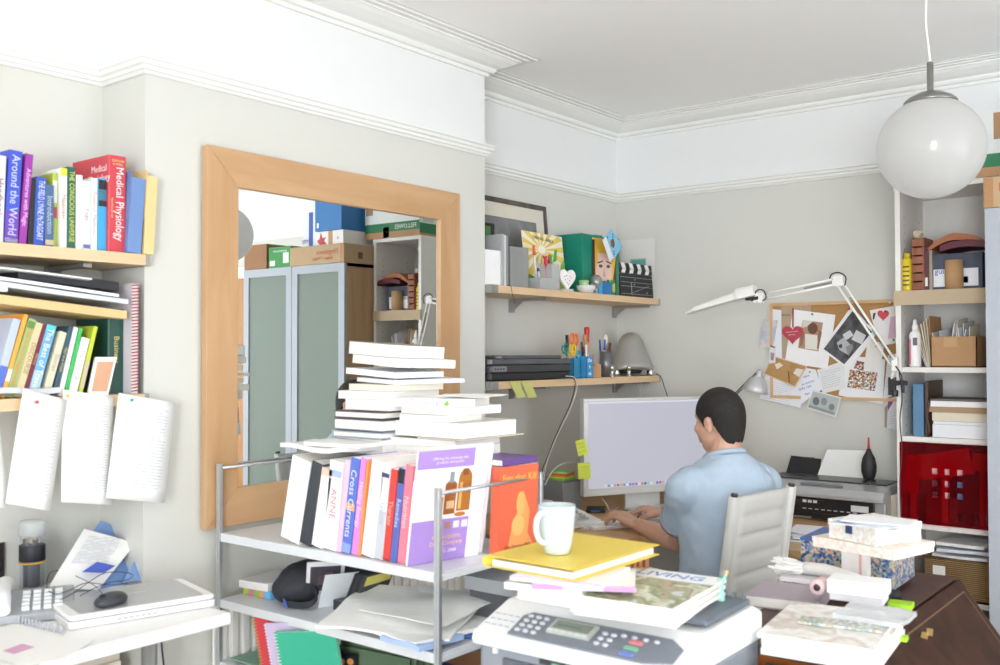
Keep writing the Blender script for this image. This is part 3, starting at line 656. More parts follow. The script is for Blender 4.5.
for i, (a, b, ta, ty, cov, ti, tc, lab, art, d) in enumerate(rowC):
    P0 = at(a, 545, Y=YS); P1 = at(b, 548, Y=YS); t_ = (P1.x-P0.x)*.97; T0 = at(ta, ty, Y=YS)
    lean = math.atan2(T0.x-P0.x, T0.z-S1); h = math.hypot(T0.x-P0.x, T0.z-S1)
    book(lab, cov, t_, h, d, stand((P0.x, YS, S1+.001), 0, t_, lean), ti, tc, 'books upright on the steel rack', art=art)
# row goes on behind the purple magazine

def cover_sheet(name, label, cat, BL, BR, TR_, TL_, th, cover, arts, texts=(), parent_pages=True, backlen=0, group=None):
    """booklet standing up; the front cover is the quad BL BR TR TL (world points)"""
    ux = BR-BL; uy = TL_-BL; w, h = ux.length, uy.length; M = axes(BL, ux, uy)
    o = thing(name, label, cat, M=M, group=group); skew = (M.inverted() @ TL_).x
    bm = NB(); bx(bm, 0, w, 0, h, -th+.001, -.001); obj('page_block', bm, PAGES, o, local=True)
    bm = NB(); bx(bm, -.0008, w, 0, h, -.001, 0); bx(bm, -.0008, w, 0, h, -th, -th+.001); bx(bm, -.0012, 0, 0, h, -th, 0); ms = [mat(cover, .35, name='booklet_cover')]
    for pts, col in arts:
        ms.append(mat(col, .4, name='cover_print')); prism(bm, [(x*w, y*h) for x, y in pts], 0, .0004+.0001*len(ms), len(ms)-1)
    for s, x, y, sz, col, fit in texts:
        ms.append(mat(col, .5, name='cover_lettering')); text_into(bm, s, sz, Matrix.Translation((x*w, y*h, .002)), len(ms)-1, fit=fit*w)
    obj('cover', bm, ms, o, local=True)
    return o
def circ(cx, cy, rx, ry, n=20): return [(cx+rx*math.cos(2*PI*k/n), cy+ry*math.sin(2*PI*k/n)) for k in range(n)]
def rc(a, b, c, d): return [(a, c), (b, c), (b, d), (a, d)]
# purple brochure: cover faces +X and a little to the front
BL = Vector((.792, -2.622, S1+.001)); dirw = Vector((.22, .9755, 0)); W = .215; upv = Vector((.19, .06, .98)).normalized()
for w_ in (1,):
    BR = BL+dirw*W; TL_ = BL+upv*.285; TR_ = TL_+dirw*W
cover_sheet('brochure', 'purple and white brochure with amber bottles on its cover, on the rack', 'magazine', BL, BR, TR_, TL_, .006, 'f5f3f2',
    [(rc(0, .8, 0, .38), 'a98ad0'), (rc(0, .8, .84, 1), 'a98ad0'), ([(.8, 0), (1, 0), (1, 1), (.8, 1)], 'f4f4f6'),
     (rc(.42, .58, .42, .68), 'a5602a'), (circ(.5, .68, .08, .04), 'a5602a'), (rc(.47, .53, .70, .80), '8a9096'), (rc(.60, .79, .44, .72), 'b06f2c'), (circ(.695, .73, .095, .09), 'b06f2c'), (rc(.65, .73, .76, .82), '8a4d22'),
     (rc(.3, .4, .45, .58), 'c98a4a'), (rc(.62, .66, .46, .70), 'e2b06a'), (rc(.45, .56, .47, .54), 'd9b48a'), (circ(.66, .41, .08, .02), 'c07c3a'),
     (rc(.34, .42, .29, .35), 'd9c7a8'), (rc(.46, .54, .29, .35), 'b48a78'), (rc(.58, .66, .29, .35), 'e6e3ea'), (rc(.70, .78, .29, .35), 'efece6')],
    [('Offering the university skin\nproducts and service', .45, .91, .010, 'e6dcf4', .5), ('Homeopathic\nDirty Company', .5, .19, .016, 'f0c9b0', .5), ('August 2008', .5, .09, .013, 'f4ecf8', .4)])
BL2 = BL+Vector((-.012, .02, 0)); 
cover_sheet('printed_sheet', 'white printed sheet standing just behind the purple brochure', 'paper', BL2+dirw*.03, BL2+dirw*.225, BL2+dirw*.225+upv*.292, BL2+dirw*.03+upv*.292, .002, 'f3f3f6',
    [(rc(.84, .96, .4, .75), 'e2e3e9')], [])
BL3 = Vector((.882, -2.385, S1+.001)); dw = Vector((.12, .993, 0)).normalized(); u3 = Vector((.05, .02, 1)).normalized()
cover_sheet('paperback', 'orange paperback with yellow title standing at the rack end', 'book', BL3, BL3+dw*.145, BL3+dw*.145+u3*.225, BL3+u3*.225, .028, 'e2694a',
    [([(.25, .04), (.9, .06), (.75, .2), (.8, .45), (.62, .7), (.5, .5), (.35, .3)], 'eda05c'), (circ(.5, .3, .16, .12), 'f0b870'), (circ(.55, .55, .1, .14), 'f0b064')],
    [('Fats that Kill', .5, .86, .026, 'f4c860', .85), ('Udo Erasmus PhD', .5, .06, .013, '8a3a22', .7)])
book('cream book standing beside the orange paperback on the rack', 'eee9df', .02, .21, .15, stand((.70, -2.37, S1+.001), R(5), .02, R(3)), None, group='books at the back of the rack')
book('violet book lying on top of the orange paperback', '6a4a92', .016, .15, .12, flat((.90, -2.235, S1+.2285), R(90)), None, group='books at the back of the rack')

# piles lying on top of the upright row.  (x, y, z, L along x, W along y, thickness, rot)
def pile(lab, c, L, W, t_, rot, cover, group, pages=None, title=None, tc='a090a8', soft=True):
    """book lying flat; c = centre of its underside; spine turned to +Y unless titled"""
    P = Vector(c); Rz = Matrix.Rotation(R(rot), 4, 'Z')
    if title:   # spine to the front
        off = Rz @ Vector((L/2, -W/2, 0)); M = flat(P+off, R(rot))
        # flat(): local Z (height) goes to -X, so the text reads left to right once flipped
        return book(lab, cover, t_, L, W, M, title, tc, group, pages=pages, soft=soft)
    off = Rz @ Vector((-L/2, W/2, 0)); return book(lab, cover, t_, L, W, flat(P+off, R(rot+180)), None, group=group, pages=pages, soft=soft)
GP = 'books piled on the upright row'
WP = mat('f0efeb', .8, var=.03, scale=300, name='white_pages')
zt = S1+.234
gx = lambda px, py, Y: at(px, py, Y=Y)
def pilepx(lab, xl, xr, yb, yt, Y, W, rot, cover, pages=None, title=None, soft=True, tc='a090a8'):
    """book whose near long side spans xl..xr at the height of its underside yb and top yt"""
    a, b = at(xl, yb, Y=Y), at(xr, yb, Y=Y); th = at((xl+xr)/2, yt, Y=Y).z-at((xl+xr)/2, yb, Y=Y).z
    L = (b.x-a.x)/math.cos(R(rot)); cx = Vector(((a.x+b.x)/2, Y, 0))+Matrix.Rotation(R(rot), 3, 'Z') @ Vector((0, W/2, 0))
    return (lab, cx.x, cx.y, L, W, th, rot, cover, pages, title, soft, tc)
def build_pile(z, specs):
    for (lab, cx, cy, L, W, th, rot, cover, pages, title, soft, tc) in specs:
        pile(lab, (cx, cy, z), L, W, th, rot, cover, GP, pages or WP, title, tc, soft); z += th+.0008
    return z
def corner_pile(lab, px, py, z, L, W, th, rot, cover, pages=None, title=None, soft=True, tc='a090a8', dz=0, tip=(0, 0)):
    """flat book whose nearest bottom corner shows at (px, py) at height z"""
    c0 = at(px, py, Y=NY); c0.z = z; Rz = Matrix.Rotation(R(rot), 4, 'Z')
    Mx = Matrix.Translation(c0+Vector((0, 0, dz))) @ Rz @ Matrix.Rotation(R(tip[0]), 4, 'Y') @ Matrix.Rotation(R(tip[1]), 4, 'X')
    if title: M = Mx @ Matrix(((0, 0, -1, 0), (0, 1, 0, 0), (1, 0, 0, 0), (0, 0, 0, 1)))
    else: M = Mx @ Matrix.Translation((-L, W, 0)) @ Matrix.Rotation(PI, 4, 'Z') @ Matrix(((0, 0, -1, 0), (0, 1, 0, 0), (1, 0, 0, 0), (0, 0, 0, 1)))
    o = book(lab, cover, th, L, W, M, None, group=GP, pages=pages or WP, soft=soft)
    if title:
        bm = NB(); text_into(bm, title, th*.7, axes((th/2, -.0009, L/2), (0, 0, -1), (1, 0, 0)), fit=L*.6); obj('spine_title', bm, mat(tc, .5), o, local=True)
    return o
NY = -2.47
# bottom run of flat books over the left end of the row
zb = 1.205
slab('magazine', 'limp white magazine overhanging the left end of the rack row', 'magazine', .27, .52, -2.60, -2.42, zb, .012, mat('f4f3f0', .5), wav=.006, rot=-.15, group=GP)
slab('magazine', 'white booklet lying on the limp overhanging magazine', 'magazine', .36, .56, -2.58, -2.40, zb+.016, .010, mat('efefec', .5), wav=.003, rot=.1, seed=2, group=GP)
corner_pile('thick white block book at the bottom of the left pile', 383, 465, 1.197, .19, .20, .040, -3, 'f6f5f2')
corner_pile('white book with grey cover second from bottom of the left pile', 381, 441, 1.239, .19, .19, .018, 2, '9aa4ae', soft=False)
corner_pile('white hardback with dark edge, middle of the left pile', 382, 435, 1.259, .20, .18, .032, -1, '69737f', soft=False)
corner_pile('hardback with dark cover and maroon edge on top of the left pile', 382, 423, 1.293, .19, .17, .020, 1, '59373e', soft=False)
NY = -2.45
# tall middle pile
zm = 1.3155; nx, ny = 389, 411
spec = [('plain white book at the foot of the tallest pile', .175, .20, .030, 0, 'f6f5f2'), ('white paperback second from the foot of the tallest pile', .19, .22, .022, 4, 'f3f1ec'),
        ('cream paged paperback under the floppy one in the tallest pile', .17, .21, .018, -3, 'efe6cf')]
for lab, L, W, th, rot, cv in spec:
    corner_pile(lab, nx, ny, zm, L, W, th, rot, cv, pages=mat('efe9d8', .8, scale=300) if 'cream' in lab else None); ny -= th*981/2.8; zm += th+.001
corner_pile('floppy white paperback with grey shaded edge in the tallest pile', 395, 383.0, zm, .17, .26, .012, -6, 'dfe4f2', tip=(2, 0)); zm += .0135
corner_pile('second floppy white booklet slanting in the tallest pile', 395, 379.5, zm+.003, .18, .22, .016, 5, 'eef0f6', tip=(4, 0)); zm += .0215
corner_pile('wide white paged book second from the top of the tallest pile', 396, 371.5, zm+.012, .18, .235, .024, -2, 'f3f1ec', tip=(4, -1.5)); zm += .026
corner_pile('thick white paged book on top of the tallest pile', 391.5, 362.5, zm+.012, .165, .225, .036, 2, '8f8a86', tip=(4, -1.5))
NY = -2.42
# right hand pile
corner_pile('thick white book at the bottom of the right pile', 455, 458, 1.200, .23, .19, .024, 0, 'f6f4ec')
corner_pile('white book above the bottom one in the right pile', 455, 447, 1.2255, .24, .20, .018, 3, 'f4f2ee')
corner_pile('beige covered paperback jutting out of the right pile', 463, 441, 1.2445, .16, .27, .004, 1, 'c9b79f')
corner_pile('thick white paged book in the middle of the right pile', 461, 439, 1.2495, .24, .235, .040, 0, 'f2efe9')
corner_pile('small thick paperback between larger books of the right pile', 448, 425.5, 1.2905, .17, .15, .018, 3, 'ece7dc')
corner_pile('wide white book near the top of the right pile', 455, 420, 1.3095, .20, .19, .022, -1, 'f3f2f0')
c0 = at(390, 409.5, Y=-2.49); c0.z = 1.3325; 
bk = book('white paperback titled food combining on top of the right pile', 'f4f2f2', .022, .235, .15, Matrix.Translation(c0) @ Matrix.Rotation(R(24), 4, 'Z') @ Matrix.Translation((.235, 0, 0)) @ Matrix(((0, 0, -1, 0), (0, 1, 0, 0), (1, 0, 0, 0), (0, 0, 0, 1))), None, group=GP, pages=WP)
# lettering that reads left to right on the front spine
bm = NB(); text_into(bm, 'food combining', .016, axes((.010, -.0012, .15), (0, 0, -1), (1, 0, 0)), fit=.12); text_into(bm, 'THE COMPLETE BOOK OF', .006, axes((.018, -.0012, .16), (0, 0, -1), (1, 0, 0)), fit=.08)
obj('spine_title', bm, mat('a58fa8', .5), bk, local=True)
bm = NB(); prism(bm, [(0, 0), (.010, .012), (.016, .0), (.008, -.004)], 0, .001, 0, axes((.006, -.0003, .085), (0, 0, -1), (1, 0, 0))); obj('leaf_emblem', bm, mat('7fb04a', .5), bk, local=True)
sl = slab('loose_paper', 'curled loose sheet on the food combining book', 'paper', .70, .86, -2.44, -2.30, 1.357, .0012, PAPER, wav=.004, rot=.3)

# second shelf of the rack
Z2 = S2+.001
def p2(x, y, z=Z2): return at(x, y, Z=z)
def boxpx(name, label, cat, px, py, z, L, W, th, rot, m, parent=None, bevel=.001, group=None):
    """box whose nearest bottom corner shows at px, py; L runs to -X, W to +Y before rotation"""
    M = Matrix.Translation(at(px, py, Z=z)) @ Matrix.Rotation(R(rot), 4, 'Z'); bm = NB(); bx(bm, -L, 0, 0, W, 0, th, 0, M); o = obj(name, bm, m, parent, bevel=bevel)
    return tag(o, label, cat, group) if label else o
for k, (col, dx) in enumerate((('c6dd4a', -.10), ('e08ab0', -.075), ('8fcf5a', -.05), ('e9a36a', -.03), ('6fb8e6', 0))):
    M = Matrix.Translation(p2(270, 600)+Vector((dx, 0, 0)))
    bm = NB(); bx(bm, -.024 if k < 4 else -.03, 0, 0, .11, 0, .022, 0, M); tag(obj('index_tab_pack', bm, mat(col, .5), bevel=.001), '%s pack of index tabs under the white box, behind the bag' % ('yellow green', 'pink', 'leaf green', 'light orange', 'sky blue')[k], 'stationery', 'index tab packs on the rack')
boxpx('flat_box', 'flat white box lying on the coloured index tab packs', 'box', 268, 592, Z2+.023, .115, .16, .022, 8, mat('e9e6e4', .5))
# camera bag
BAG = mat('2b2d33', .75, var=.1, bump=.4, scale=60, name='black_nylon')
bc = p2(290, 606)
t = thing('camera_bag', 'black padded camera bag with a blue zip pull, on the rack shelf', 'bag', bc, R(15))
bm = NB(); ell(bm, (0, .06, .055), (.07, .075, .058)); ell(bm, (.03, .10, .075), (.10, .07, .04)); ell(bm, (.11, .13, .085), (.09, .05, .03)); ell(bm, (-.02, .03, .04), (.055, .05, .042))
o = obj('body', bm, BAG, t, local=True); rm = o.modifiers.new('r', 'REMESH'); rm.mode = 'VOXEL'; rm.voxel_size = .006; rm.use_smooth_shade = True
sm = o.modifiers.new('s', 'SMOOTH'); sm.iterations = 5
bm = NB(); ringed(bm, [[p+Vector((0, 0, z_)) for z_ in (-.009, .009)]+[p+Vector((0, .003, z_)) for z_ in (.009, -.009)] for p in spline([(.05, .02, .06), (.09, .0, .035), (.07, -.022, .014), (.0, -.026, .012)])], smooth=False); obj('strap', bm, BAG, t, local=True)
bm = NB(); tube(bm, [(-.005, -.022, .025), (.008, -.03, .010), (.012, -.032, .004)], .004, 6); obj('zip_pull', bm, mat('4a66b8', .4), t, local=True)
# leaning disc cases and boxes
def leanbox(name, label, cat, corners, th, mats_, art=(), group=None):
    BL, BR, TR_, TL_ = [Vector(v) for v in corners]; M = axes(BL, BR-BL, TL_-BL); w, h = (BR-BL).length, (TL_-BL).length
    bm = NB(); bx(bm, 0, w, 0, h, -th, 0, 0, M)
    for k, (pts, mi) in enumerate(art): prism(bm, [(x*w, y*h) for x, y in pts], 0, .0006, mi, M)
    return tag(obj(name, bm, mats_), label, cat, group)
q = p2(312, 601); 
leanbox('leaflet', 'white leaflet with a dark photo leaning on the camera bag', 'leaflet', [p2(305, 603), p2(318, 607)+Vector((.0, .09, 0)), p2(318, 607)+Vector((.10, .09, .12)), p2(305, 603)+Vector((.10, .0, .12))], .004, [mat('eceaec', .4), mat('4c4650', .4), mat('c9a0a8', .4)], [(rc(.1, .9, .3, .9), 1), (rc(.3, .7, .45, .75), 2)])
leanbox('plastic_sleeve', 'clear plastic sleeve leaning beside the dark photo leaflet', 'sleeve', [p2(318, 608), p2(330, 610)+Vector((0, .08, 0)), p2(330, 610)+Vector((.08, .08, .10)), p2(318, 608)+Vector((.08, 0, .10))], .003, [mat('dfe4e6', .2)])
for k in range(4):
    a0 = p2(338+k*3, 613+k*.6)+Vector((0, .02, 0)); u_ = Vector((.05, 0, .105)); v_ = Vector((-.01, .12, 0))
    leanbox('disc_case', '%s black disc case leaning on the rack shelf%s' % (('first', 'second', 'third', 'last')[k], (' beside the sleeve', ', between its twins', ', between its twins', ' with a yellow label')[k]), 'case', [a0, a0+v_, a0+v_+u_, a0+u_], .009, [mat(('26282c', '33343c', '2a2a30', '3a3c40')[k], .4), mat('d9cf6a', .5), mat('55407f', .5)], [(rc(.05, .95, .72, .97), 1 if k == 3 else 2)], 'disc cases on the rack')
boxpx('portable_drive', 'grey and black slab box lying behind the white sheets', 'box', 352, 616, Z2, .09, .15, .028, -8, mat('3a3c40', .4))
# white papers spilling over the shelf
slab('paper_pile', 'large white sheets spilling over the edge of the rack shelf', 'papers', .50, .86, -2.66, -2.37, Z2+.030, .006, PAPER, wav=.010, rot=.35, tiltx=.04)
slab('paper_pile', 'white sheets lying under the spilling top sheets on the rack', 'papers', .58, .885, -2.645, -2.30, Z2+.006, .010, PAPER, wav=.008, rot=-.15, seed=4)
slab('loose_paper', 'topmost white sheet bridging to the rack end post', 'paper', .60, .875, -2.60, -2.35, Z2+.052, .0015, PAPER, wav=.010, rot=.1, seed=7, tiltx=.02)
slab('plastic_wallet', 'blue tinted plastic wallet at the front corner of the rack', 'wallet', .74, .885, -2.665, -2.52, Z2+.001, .012, mat('a9c0ea', .2, name='blue_film'), wav=.008, seed=3, rot=-.1)
slab('document_wallet', 'bright blue wallet edge under the sheets at the rack end', 'folder', .78, .885, -2.50, -2.26, Z2+.001, .006, mat('4f7fd0', .4), wav=.003, seed=5)
# third shelf
Z3 = S3+.001
def nb(label, cover, P0, u_, v_, th, spiral, dots=None):
    """spiral notebook leaning: P0 lower spine corner, u_ across, v_ up the spine"""
    M = axes(P0, u_, v_); w, h = u_.length, v_.length; o = thing('spiral_notebook', label, 'notebook', M=M, group='spiral notebooks on the bottom rack shelf')
    bm = NB(); bx(bm, .004, w-.002, .002, h-.002, -th+.001, -.001); obj('page_block', bm, PAGES, o, local=True)
    bm = NB(); bx(bm, 0, w, 0, h, -.001, .0005); bx(bm, 0, w, 0, h, -th-.0005, -th+.001); obj('cover', bm, mat(cover, .5, bump=.1, name='notebook_cover'), o, local=True)
    bm = NB()
    n = int(h/.009)
    for k in range(n):
        y = (k+.5)*h/n; c_ = Vector((0, y, -th/2)); pts = [c_+Vector((math.cos(a)*(th*.75), 0, math.sin(a)*(th*.75))) for a in [2*PI*j/8 for j in range(8)]]; tube(bm, pts, .0012, 5, closed=True)
    obj('spiral_binding', bm, mat(spiral, .3, .3), o, local=True)
    return o
nb('red spiral notebook with yellow rings on the bottom rack shelf', 'cc3f4a', at(262, 668, Z=Z3+.01), Vector((.16, .06, .02)), Vector((-.03, -.03, .14)), .010, 'd9b84a')
nb('green spiral notebook with white rings in front of the red one', '35a98a', at(283, 682, Z=Z3+.01), Vector((.17, .06, .02)), Vector((-.03, -.03, .13)), .010, 'f0f0f0')
nb('patterned white spiral notebook between the red and green ones', 'c9b8d8', at(273, 675, Z=Z3+.012), Vector((.165, .06, .02)), Vector((-.03, -.03, .138)), .005, 'e9e9ee')
A0 = at(300, 668, Z=Z3+.02)
leanbox('dark_booklet', 'black booklet with orange and blue dots beside the notebooks', 'booklet', [A0, A0+Vector((.17, .05, 0)), A0+Vector((.17, .05, .055)), A0+Vector((0, 0, .055))], .01, [mat('1e1f26', .4), mat('e8a24a', .4), mat('6aa8d8', .4), mat('d88a7a', .4)], [(circ(.3, .45, .10, .22, 12), 1), (circ(.52, .5, .08, .18, 12), 2), (circ(.75, .6, .06, .16, 12), 3), (circ(.9, .65, .06, .16, 12), 1)])
for k in range(5):
    A0 = at(330+k*7, 676-k*1.5, Z=Z3)+Vector((0, .01, 0))
    leanbox('hanging_folder', 'sage green hanging file, %s of the row on the bottom rack shelf' % ('front', 'second', 'third', 'fourth', 'rear')[k], 'folder', [A0, A0+Vector((.26, .03, 0)), A0+Vector((.26, .035, .085+.012*k)), A0+Vector((0, .005, .085+.012*k))], .003, [mat(('61785c', '6b8262', '5a7156', '718868', '8da57c')[k], .6)], group='green hanging files')
slab('green_card', 'pale green card lying at the wall end of the bottom rack shelf', 'card', .07, .30, -2.61, -2.42, Z3+.001, .004, mat('8db6a0', .6), wav=.003)
slab('blue_folder', 'dark blue folder lying at the front end of the bottom rack shelf', 'folder', .60, .88, -2.60, -2.30, Z3+.02, .02, mat('24408f', .5), wav=.003)
bm = NB(); bx(bm, .45, .80, -2.34, -2.245, Z3, Z3+.14); tag(obj('cardboard_box', bm, mat('8a6040', .8), bevel=.002), 'brown cardboard box at the back of the bottom rack shelf', 'box')
# ------------------------------------------------------------------ far alcove, upper shelf
ZU = 1.7445; ZL = 1.3605
GU = None
def upx(x, X=-.02, z=ZU): p = at(x, 300, X=X); return Vector((X, p.y, z))
# framed picture leaning on the alcove wall
c = [at(484, 285, X=AX+.05), at(547.5, 289, X=AX+.05), at(547.5, 206, X=AX+.02), at(484, 193, X=AX+.02)]
y0 = -1.35; y1 = at(547, 250, X=AX+.03).y; z1 = at(547, 207, X=AX+.02).z; hh = z1-ZU
t = thing('framed_picture', 'framed dark charcoal picture with a wide cream mount on upper alcove shelf', 'picture', M=Matrix.Translation((AX+.062, y0, ZU)) @ Matrix.Rotation(R(90), 4, 'Z') @ Matrix.Rotation(R(-5), 4, 'X'))
W_ = y1-y0; DW = wood('3a2f29', '6a5d54', .5, (12, 12, 3), 3, 'dark_frame_wood')
bm = NB(); f = .022
for (a, b, c_, d_) in ((0, W_, 0, f), (0, W_, hh-f, hh), (0, f, f, hh-f), (W_-f, W_, f, hh-f)): bx(bm, a, b, -.0, .018, c_, d_)
obj('frame', bm, DW, t, local=True, bevel=.002)
bm = NB(); bx(bm, f, W_-f, .006, .012, f, hh-f); obj('mount', bm, mat('d6d1c2', .8), t, local=True)
bm = NB(); bx(bm, .045, W_-.085, .004, .0062, .06, hh-.085)
mid = patterned(['4c4c50', '5a5a5c', '76767a'], 12, .6, 'noise', 'charcoal_drawing'); obj('drawing', bm, mid, t, local=True)
bm = NB(); bx(bm, f, W_-f, .002, .0026, f, hh-f); obj('picture_glass', bm, glassy('ffffff', .05, .03, 'picture_glass'), t, local=True)

def stand_box(name, label, cat, xl, xr, yb_top, X, depth, m, rz=0, group=None, bevel=.001, parent=None, zb=ZU, art=(), lean=0):
    """upright box, face towards the room at plane X, spanning xl..xr in the picture"""
    a = at(xl, 300, X=X).y; b = at(xr, 300, X=X).y; h = at((xl+xr)/2, yb_top, X=X).z-zb
    M = Matrix.Translation((X, a, zb)) @ Matrix.Rotation(R(90+rz), 4, 'Z') @ Matrix.Rotation(R(lean), 4, 'X')
    bm = NB(); bx(bm, 0, b-a, 0, depth, 0, h, 0, M); ms = m if isinstance(m, list) else [m]
    for pts, mi in art: prism(bm, [(x*(b-a), z*h) for x, z in pts], 0, .0005, mi, M @ Matrix(((1, 0, 0, 0), (0, 0, -1, 0), (0, 1, 0, 0), (0, 0, 0, 1))))
    o = obj(name, bm, ms, parent, bevel=bevel)
    return tag(o, label, cat, group) if label else o
stand_box('black_box_file', 'black box with a green and yellow picture, by the framed picture', 'box', 484.5, 494.5, 223, -.10, .03, [BLACK, mat('4a7a3c', .4), mat('b8a43a', .4)], art=[(rc(.1, .6, .2, .95), 1), (rc(.2, .5, .1, .5), 2)])
stand_box('magazine_file', 'white magazine file at the chimney end of the upper alcove shelf', 'file', 484.2, 502, 250, -.01, .11, mat('f2f2f4', .5))
for k in range(3):
    stand_box('ring_notebook', 'grey wire bound notebook, %s of three beside the white file' % ('first', 'second', 'third')[k], 'notebook', 502.3+k*2.2, 504.1+k*2.2, 234+k, .0, .15, mat(('a8aaac', 'cfd0d0', '8f9193')[k], .4), group='wire bound notebooks', lean=0)
# frosted plastic box
a = at(509, 300, X=-.02).y; b = at(527, 300, X=-.02).y
bm = NB(); bx(bm, -.12, -.01, a, b, ZU, ZU+.17); tag(obj('plastic_box', bm, glassy('c4c6c5', .5, .25, 'frosted_plastic'), bevel=.004), 'tall frosted grey plastic box beside the wire bound notebooks', 'box')
# sunburst calendar
def art_card(name, label, cat, P0, P1, h, lean, base, arts, texts=(), th=.003, z=ZU, bevel=0, group=None):
    """card standing upright from foot point P0 to P1, facing the room"""
    ux = (P1-P0); w = ux.length; zdir = Vector((0, 0, 1)); n = ux.normalized().cross(zdir); upv = (zdir*math.cos(R(lean))-n*math.sin(R(lean)))
    M = axes(P0, ux, upv); bm = NB(); bx(bm, 0, w, 0, h, -th, 0, 0, M); ms = [mat(base, .5, name='card_face')]
    for pts, col in arts: ms.append(mat(col, .5, name='printed_art')); prism(bm, [(x*w, y*h) for x, y in pts], 0, .0003+.00006*len(ms), len(ms)-1, M)
    for s, x, y, sz, col, fit, rot in texts: ms.append(mat(col, .5, name='card_lettering')); text_into(bm, s, sz, M @ Matrix.Translation((x*w, y*h, .002)) @ Matrix.Rotation(R(rot), 4, 'Z'), len(ms)-1, fit=fit*w if fit else None)
    return tag(obj(name, bm, ms), label, cat, group)
rays = []
for k in range(14):
    a0 = 2*PI*k/14; cx, cy = .45, .72
    def hit(a):
        dx, dy = math.cos(a), math.sin(a)*.8; tt = min([v for v in ((1-cx)/dx if dx > 0 else -cx/dx if dx < 0 else 9, (1-cy)/dy if dy > 0 else (.25-cy)/dy if dy < 0 else 9)]); return (cx+dx*tt, cy+dy*tt)
    rays.append(([(cx, cy), hit(a0), hit(a0+.22)], 'e6c85a'))
P0 = upx(527, -.07); P1 = upx(567, -.085)
art_card('calendar', 'calendar with yellow sunbeams, dancing figure and green leaves, upper alcove shelf', 'calendar', P0, P1, at(547, 233, X=-.08).z-ZU, 6, 'efe9d6',
    rays+[(circ(.45, .72, .09, .07), 'f6f2e6'), ([(0, 0), (.35, 0), (.25, .22), (0, .3)], '5f8f4a'), ([(.55, 0), (1, 0), (1, .45), (.8, .38), (.62, .25)], '4f8a3f'), ([(.78, .0), (1, 0), (1, .6), (.9, .5)], '7fa852'),
     ([(.44, .62), (.48, .62), (.62, .42), (.58, .40)], '8a5a3a'), ([(.78, .62), (.81, .60), (.66, .38), (.62, .40)], '8a5a3a'), ([(.56, .42), (.68, .42), (.66, .1), (.54, .1)], 'a8623a'), (circ(.62, .50, .035, .035), '5a3424')],
    [('DANCING AFRICA', .5, .90, .02, '7a6a3a', .85, -3)])
# desktop pen holder with pens and markers
def pen(P, d, L, r, col, cap=None, tip=None, label=None, cat='pen', name='pen', group=None):
    d = Vector(d).normalized(); P = Vector(P); o = thing(name, label, cat, P, group=group)
    bm = NB(); cyl(bm, P, P+d*L*(.72 if cap else 1), r, n=10); obj('barrel', bm, mat(col, .35), o)
    if cap:
        bm = NB(); cyl(bm, P+d*L*.70, P+d*L, r*1.18, r*1.05, 10); obj('cap', bm, mat(cap, .35), o)
    return o
hc = upx(548, -.01)
t = thing('pen_holder', 'clear acrylic pen holder in front of the sunburst calendar', 'holder', hc)
AC = glassy('f2f4f4', .28, .05, 'acrylic')
bm = NB()
for (x0, x1, y0_, y1_, h_) in ((-.045, .02, -.085, .0, .05), (-.045, .02, .0, .06, .115)):
    for q in ((x0, x0+.002, y0_, y1_), (x1-.002, x1, y0_, y1_), (x0, x1, y0_, y0_+.002), (x0, x1, y1_-.002, y1_)): bx(bm, q[0], q[1], q[2], q[3], 0, h_, 0, Matrix.Translation(hc))
bx(bm, -.045, .02, -.085, .06, 0, .002, 0, Matrix.Translation(hc)); obj('acrylic_tray', bm, AC, t)
bm = NB(); bx(bm, -.04, .015, -.078, -.006, .003, .035, 0, Matrix.Translation(hc)); obj('memo_block', bm, mat('8f9498', .5), t)
pens = [('orange marker with orange cap standing tallest at the left of the holder', 'd9d9d9', 'e8692c', -.045, .20, -.14), ('red pen, first from the left in the acrylic holder', 'c42f48', 'd8405a', .010, .145, -.05), ('red pen, second from the left in the acrylic holder', 'e9e6e6', 'c8324a', .022, .14, .0),
        ('green pen in the middle of the acrylic holder', 'cfd6cf', '2f9a4a', .034, .15, .03), ('pink red marker at the right of the acrylic holder', 'e04a6a', 'd83a5a', .048, .155, .04), ('bright green highlighter leaning out of the acrylic holder', 'd9e6d9', '3aa84a', .045, .18, .18),
        ('navy capped pen at the left of the acrylic holder', 'c9ccd6', '263a6a', -.02, .105, -.35), ('dark red pen at the back of the acrylic holder', 'e6e2e2', 'b0283c', .016, .13, .05)]
for k, (lab, c1, c2, dy, L, lx) in enumerate(pens):
    pen(hc+Vector((-.012 if k % 2 else -.03, dy, .005 if k not in (0, 6) else .053)), (0, lx, 1), L if k not in (0, 6) else L-.06, .006, c1, c2, label=lab, group=None)
# porcelain heart dish, bowl, jars
hp = upx(567, .0)
t = thing('heart_card', 'white heart shaped card with tiny coloured prints on its foot', 'ornament', hp, R(80))
bm = NB(); hs = []
for k in range(28):
    a = 2*PI*k/28; hs.append((.0031*16*math.sin(a)**3*1.0, .046+.0033*(13*math.cos(a)-5*math.cos(2*a)-2*math.cos(3*a)-math.cos(4*a))))
Mh = Matrix(((1, 0, 0, 0), (0, 0, -1, 0), (0, 1, 0, .012), (0, 0, 0, 1)))
prism(bm, hs, -.006, .006, 0, Mh)
for (x, y, c_) in ((-.02, .055, 1), (-.008, .058, 1), (.012, .056, 2), (.02, .048, 3), (-.015, .04, 2), (.0, .045, 3), (.01, .036, 1), (-.005, .028, 3), (.003, .02, 2)): prism(bm, circ(x, y, .0035, .003, 8), .006, .0065, c_, Mh)
obj('heart', bm, [mat('eeeaea', .3), mat('4a5fb0', .4), mat('c86a7a', .4), mat('7aa86a', .4)], t, local=True, bevel=.002)
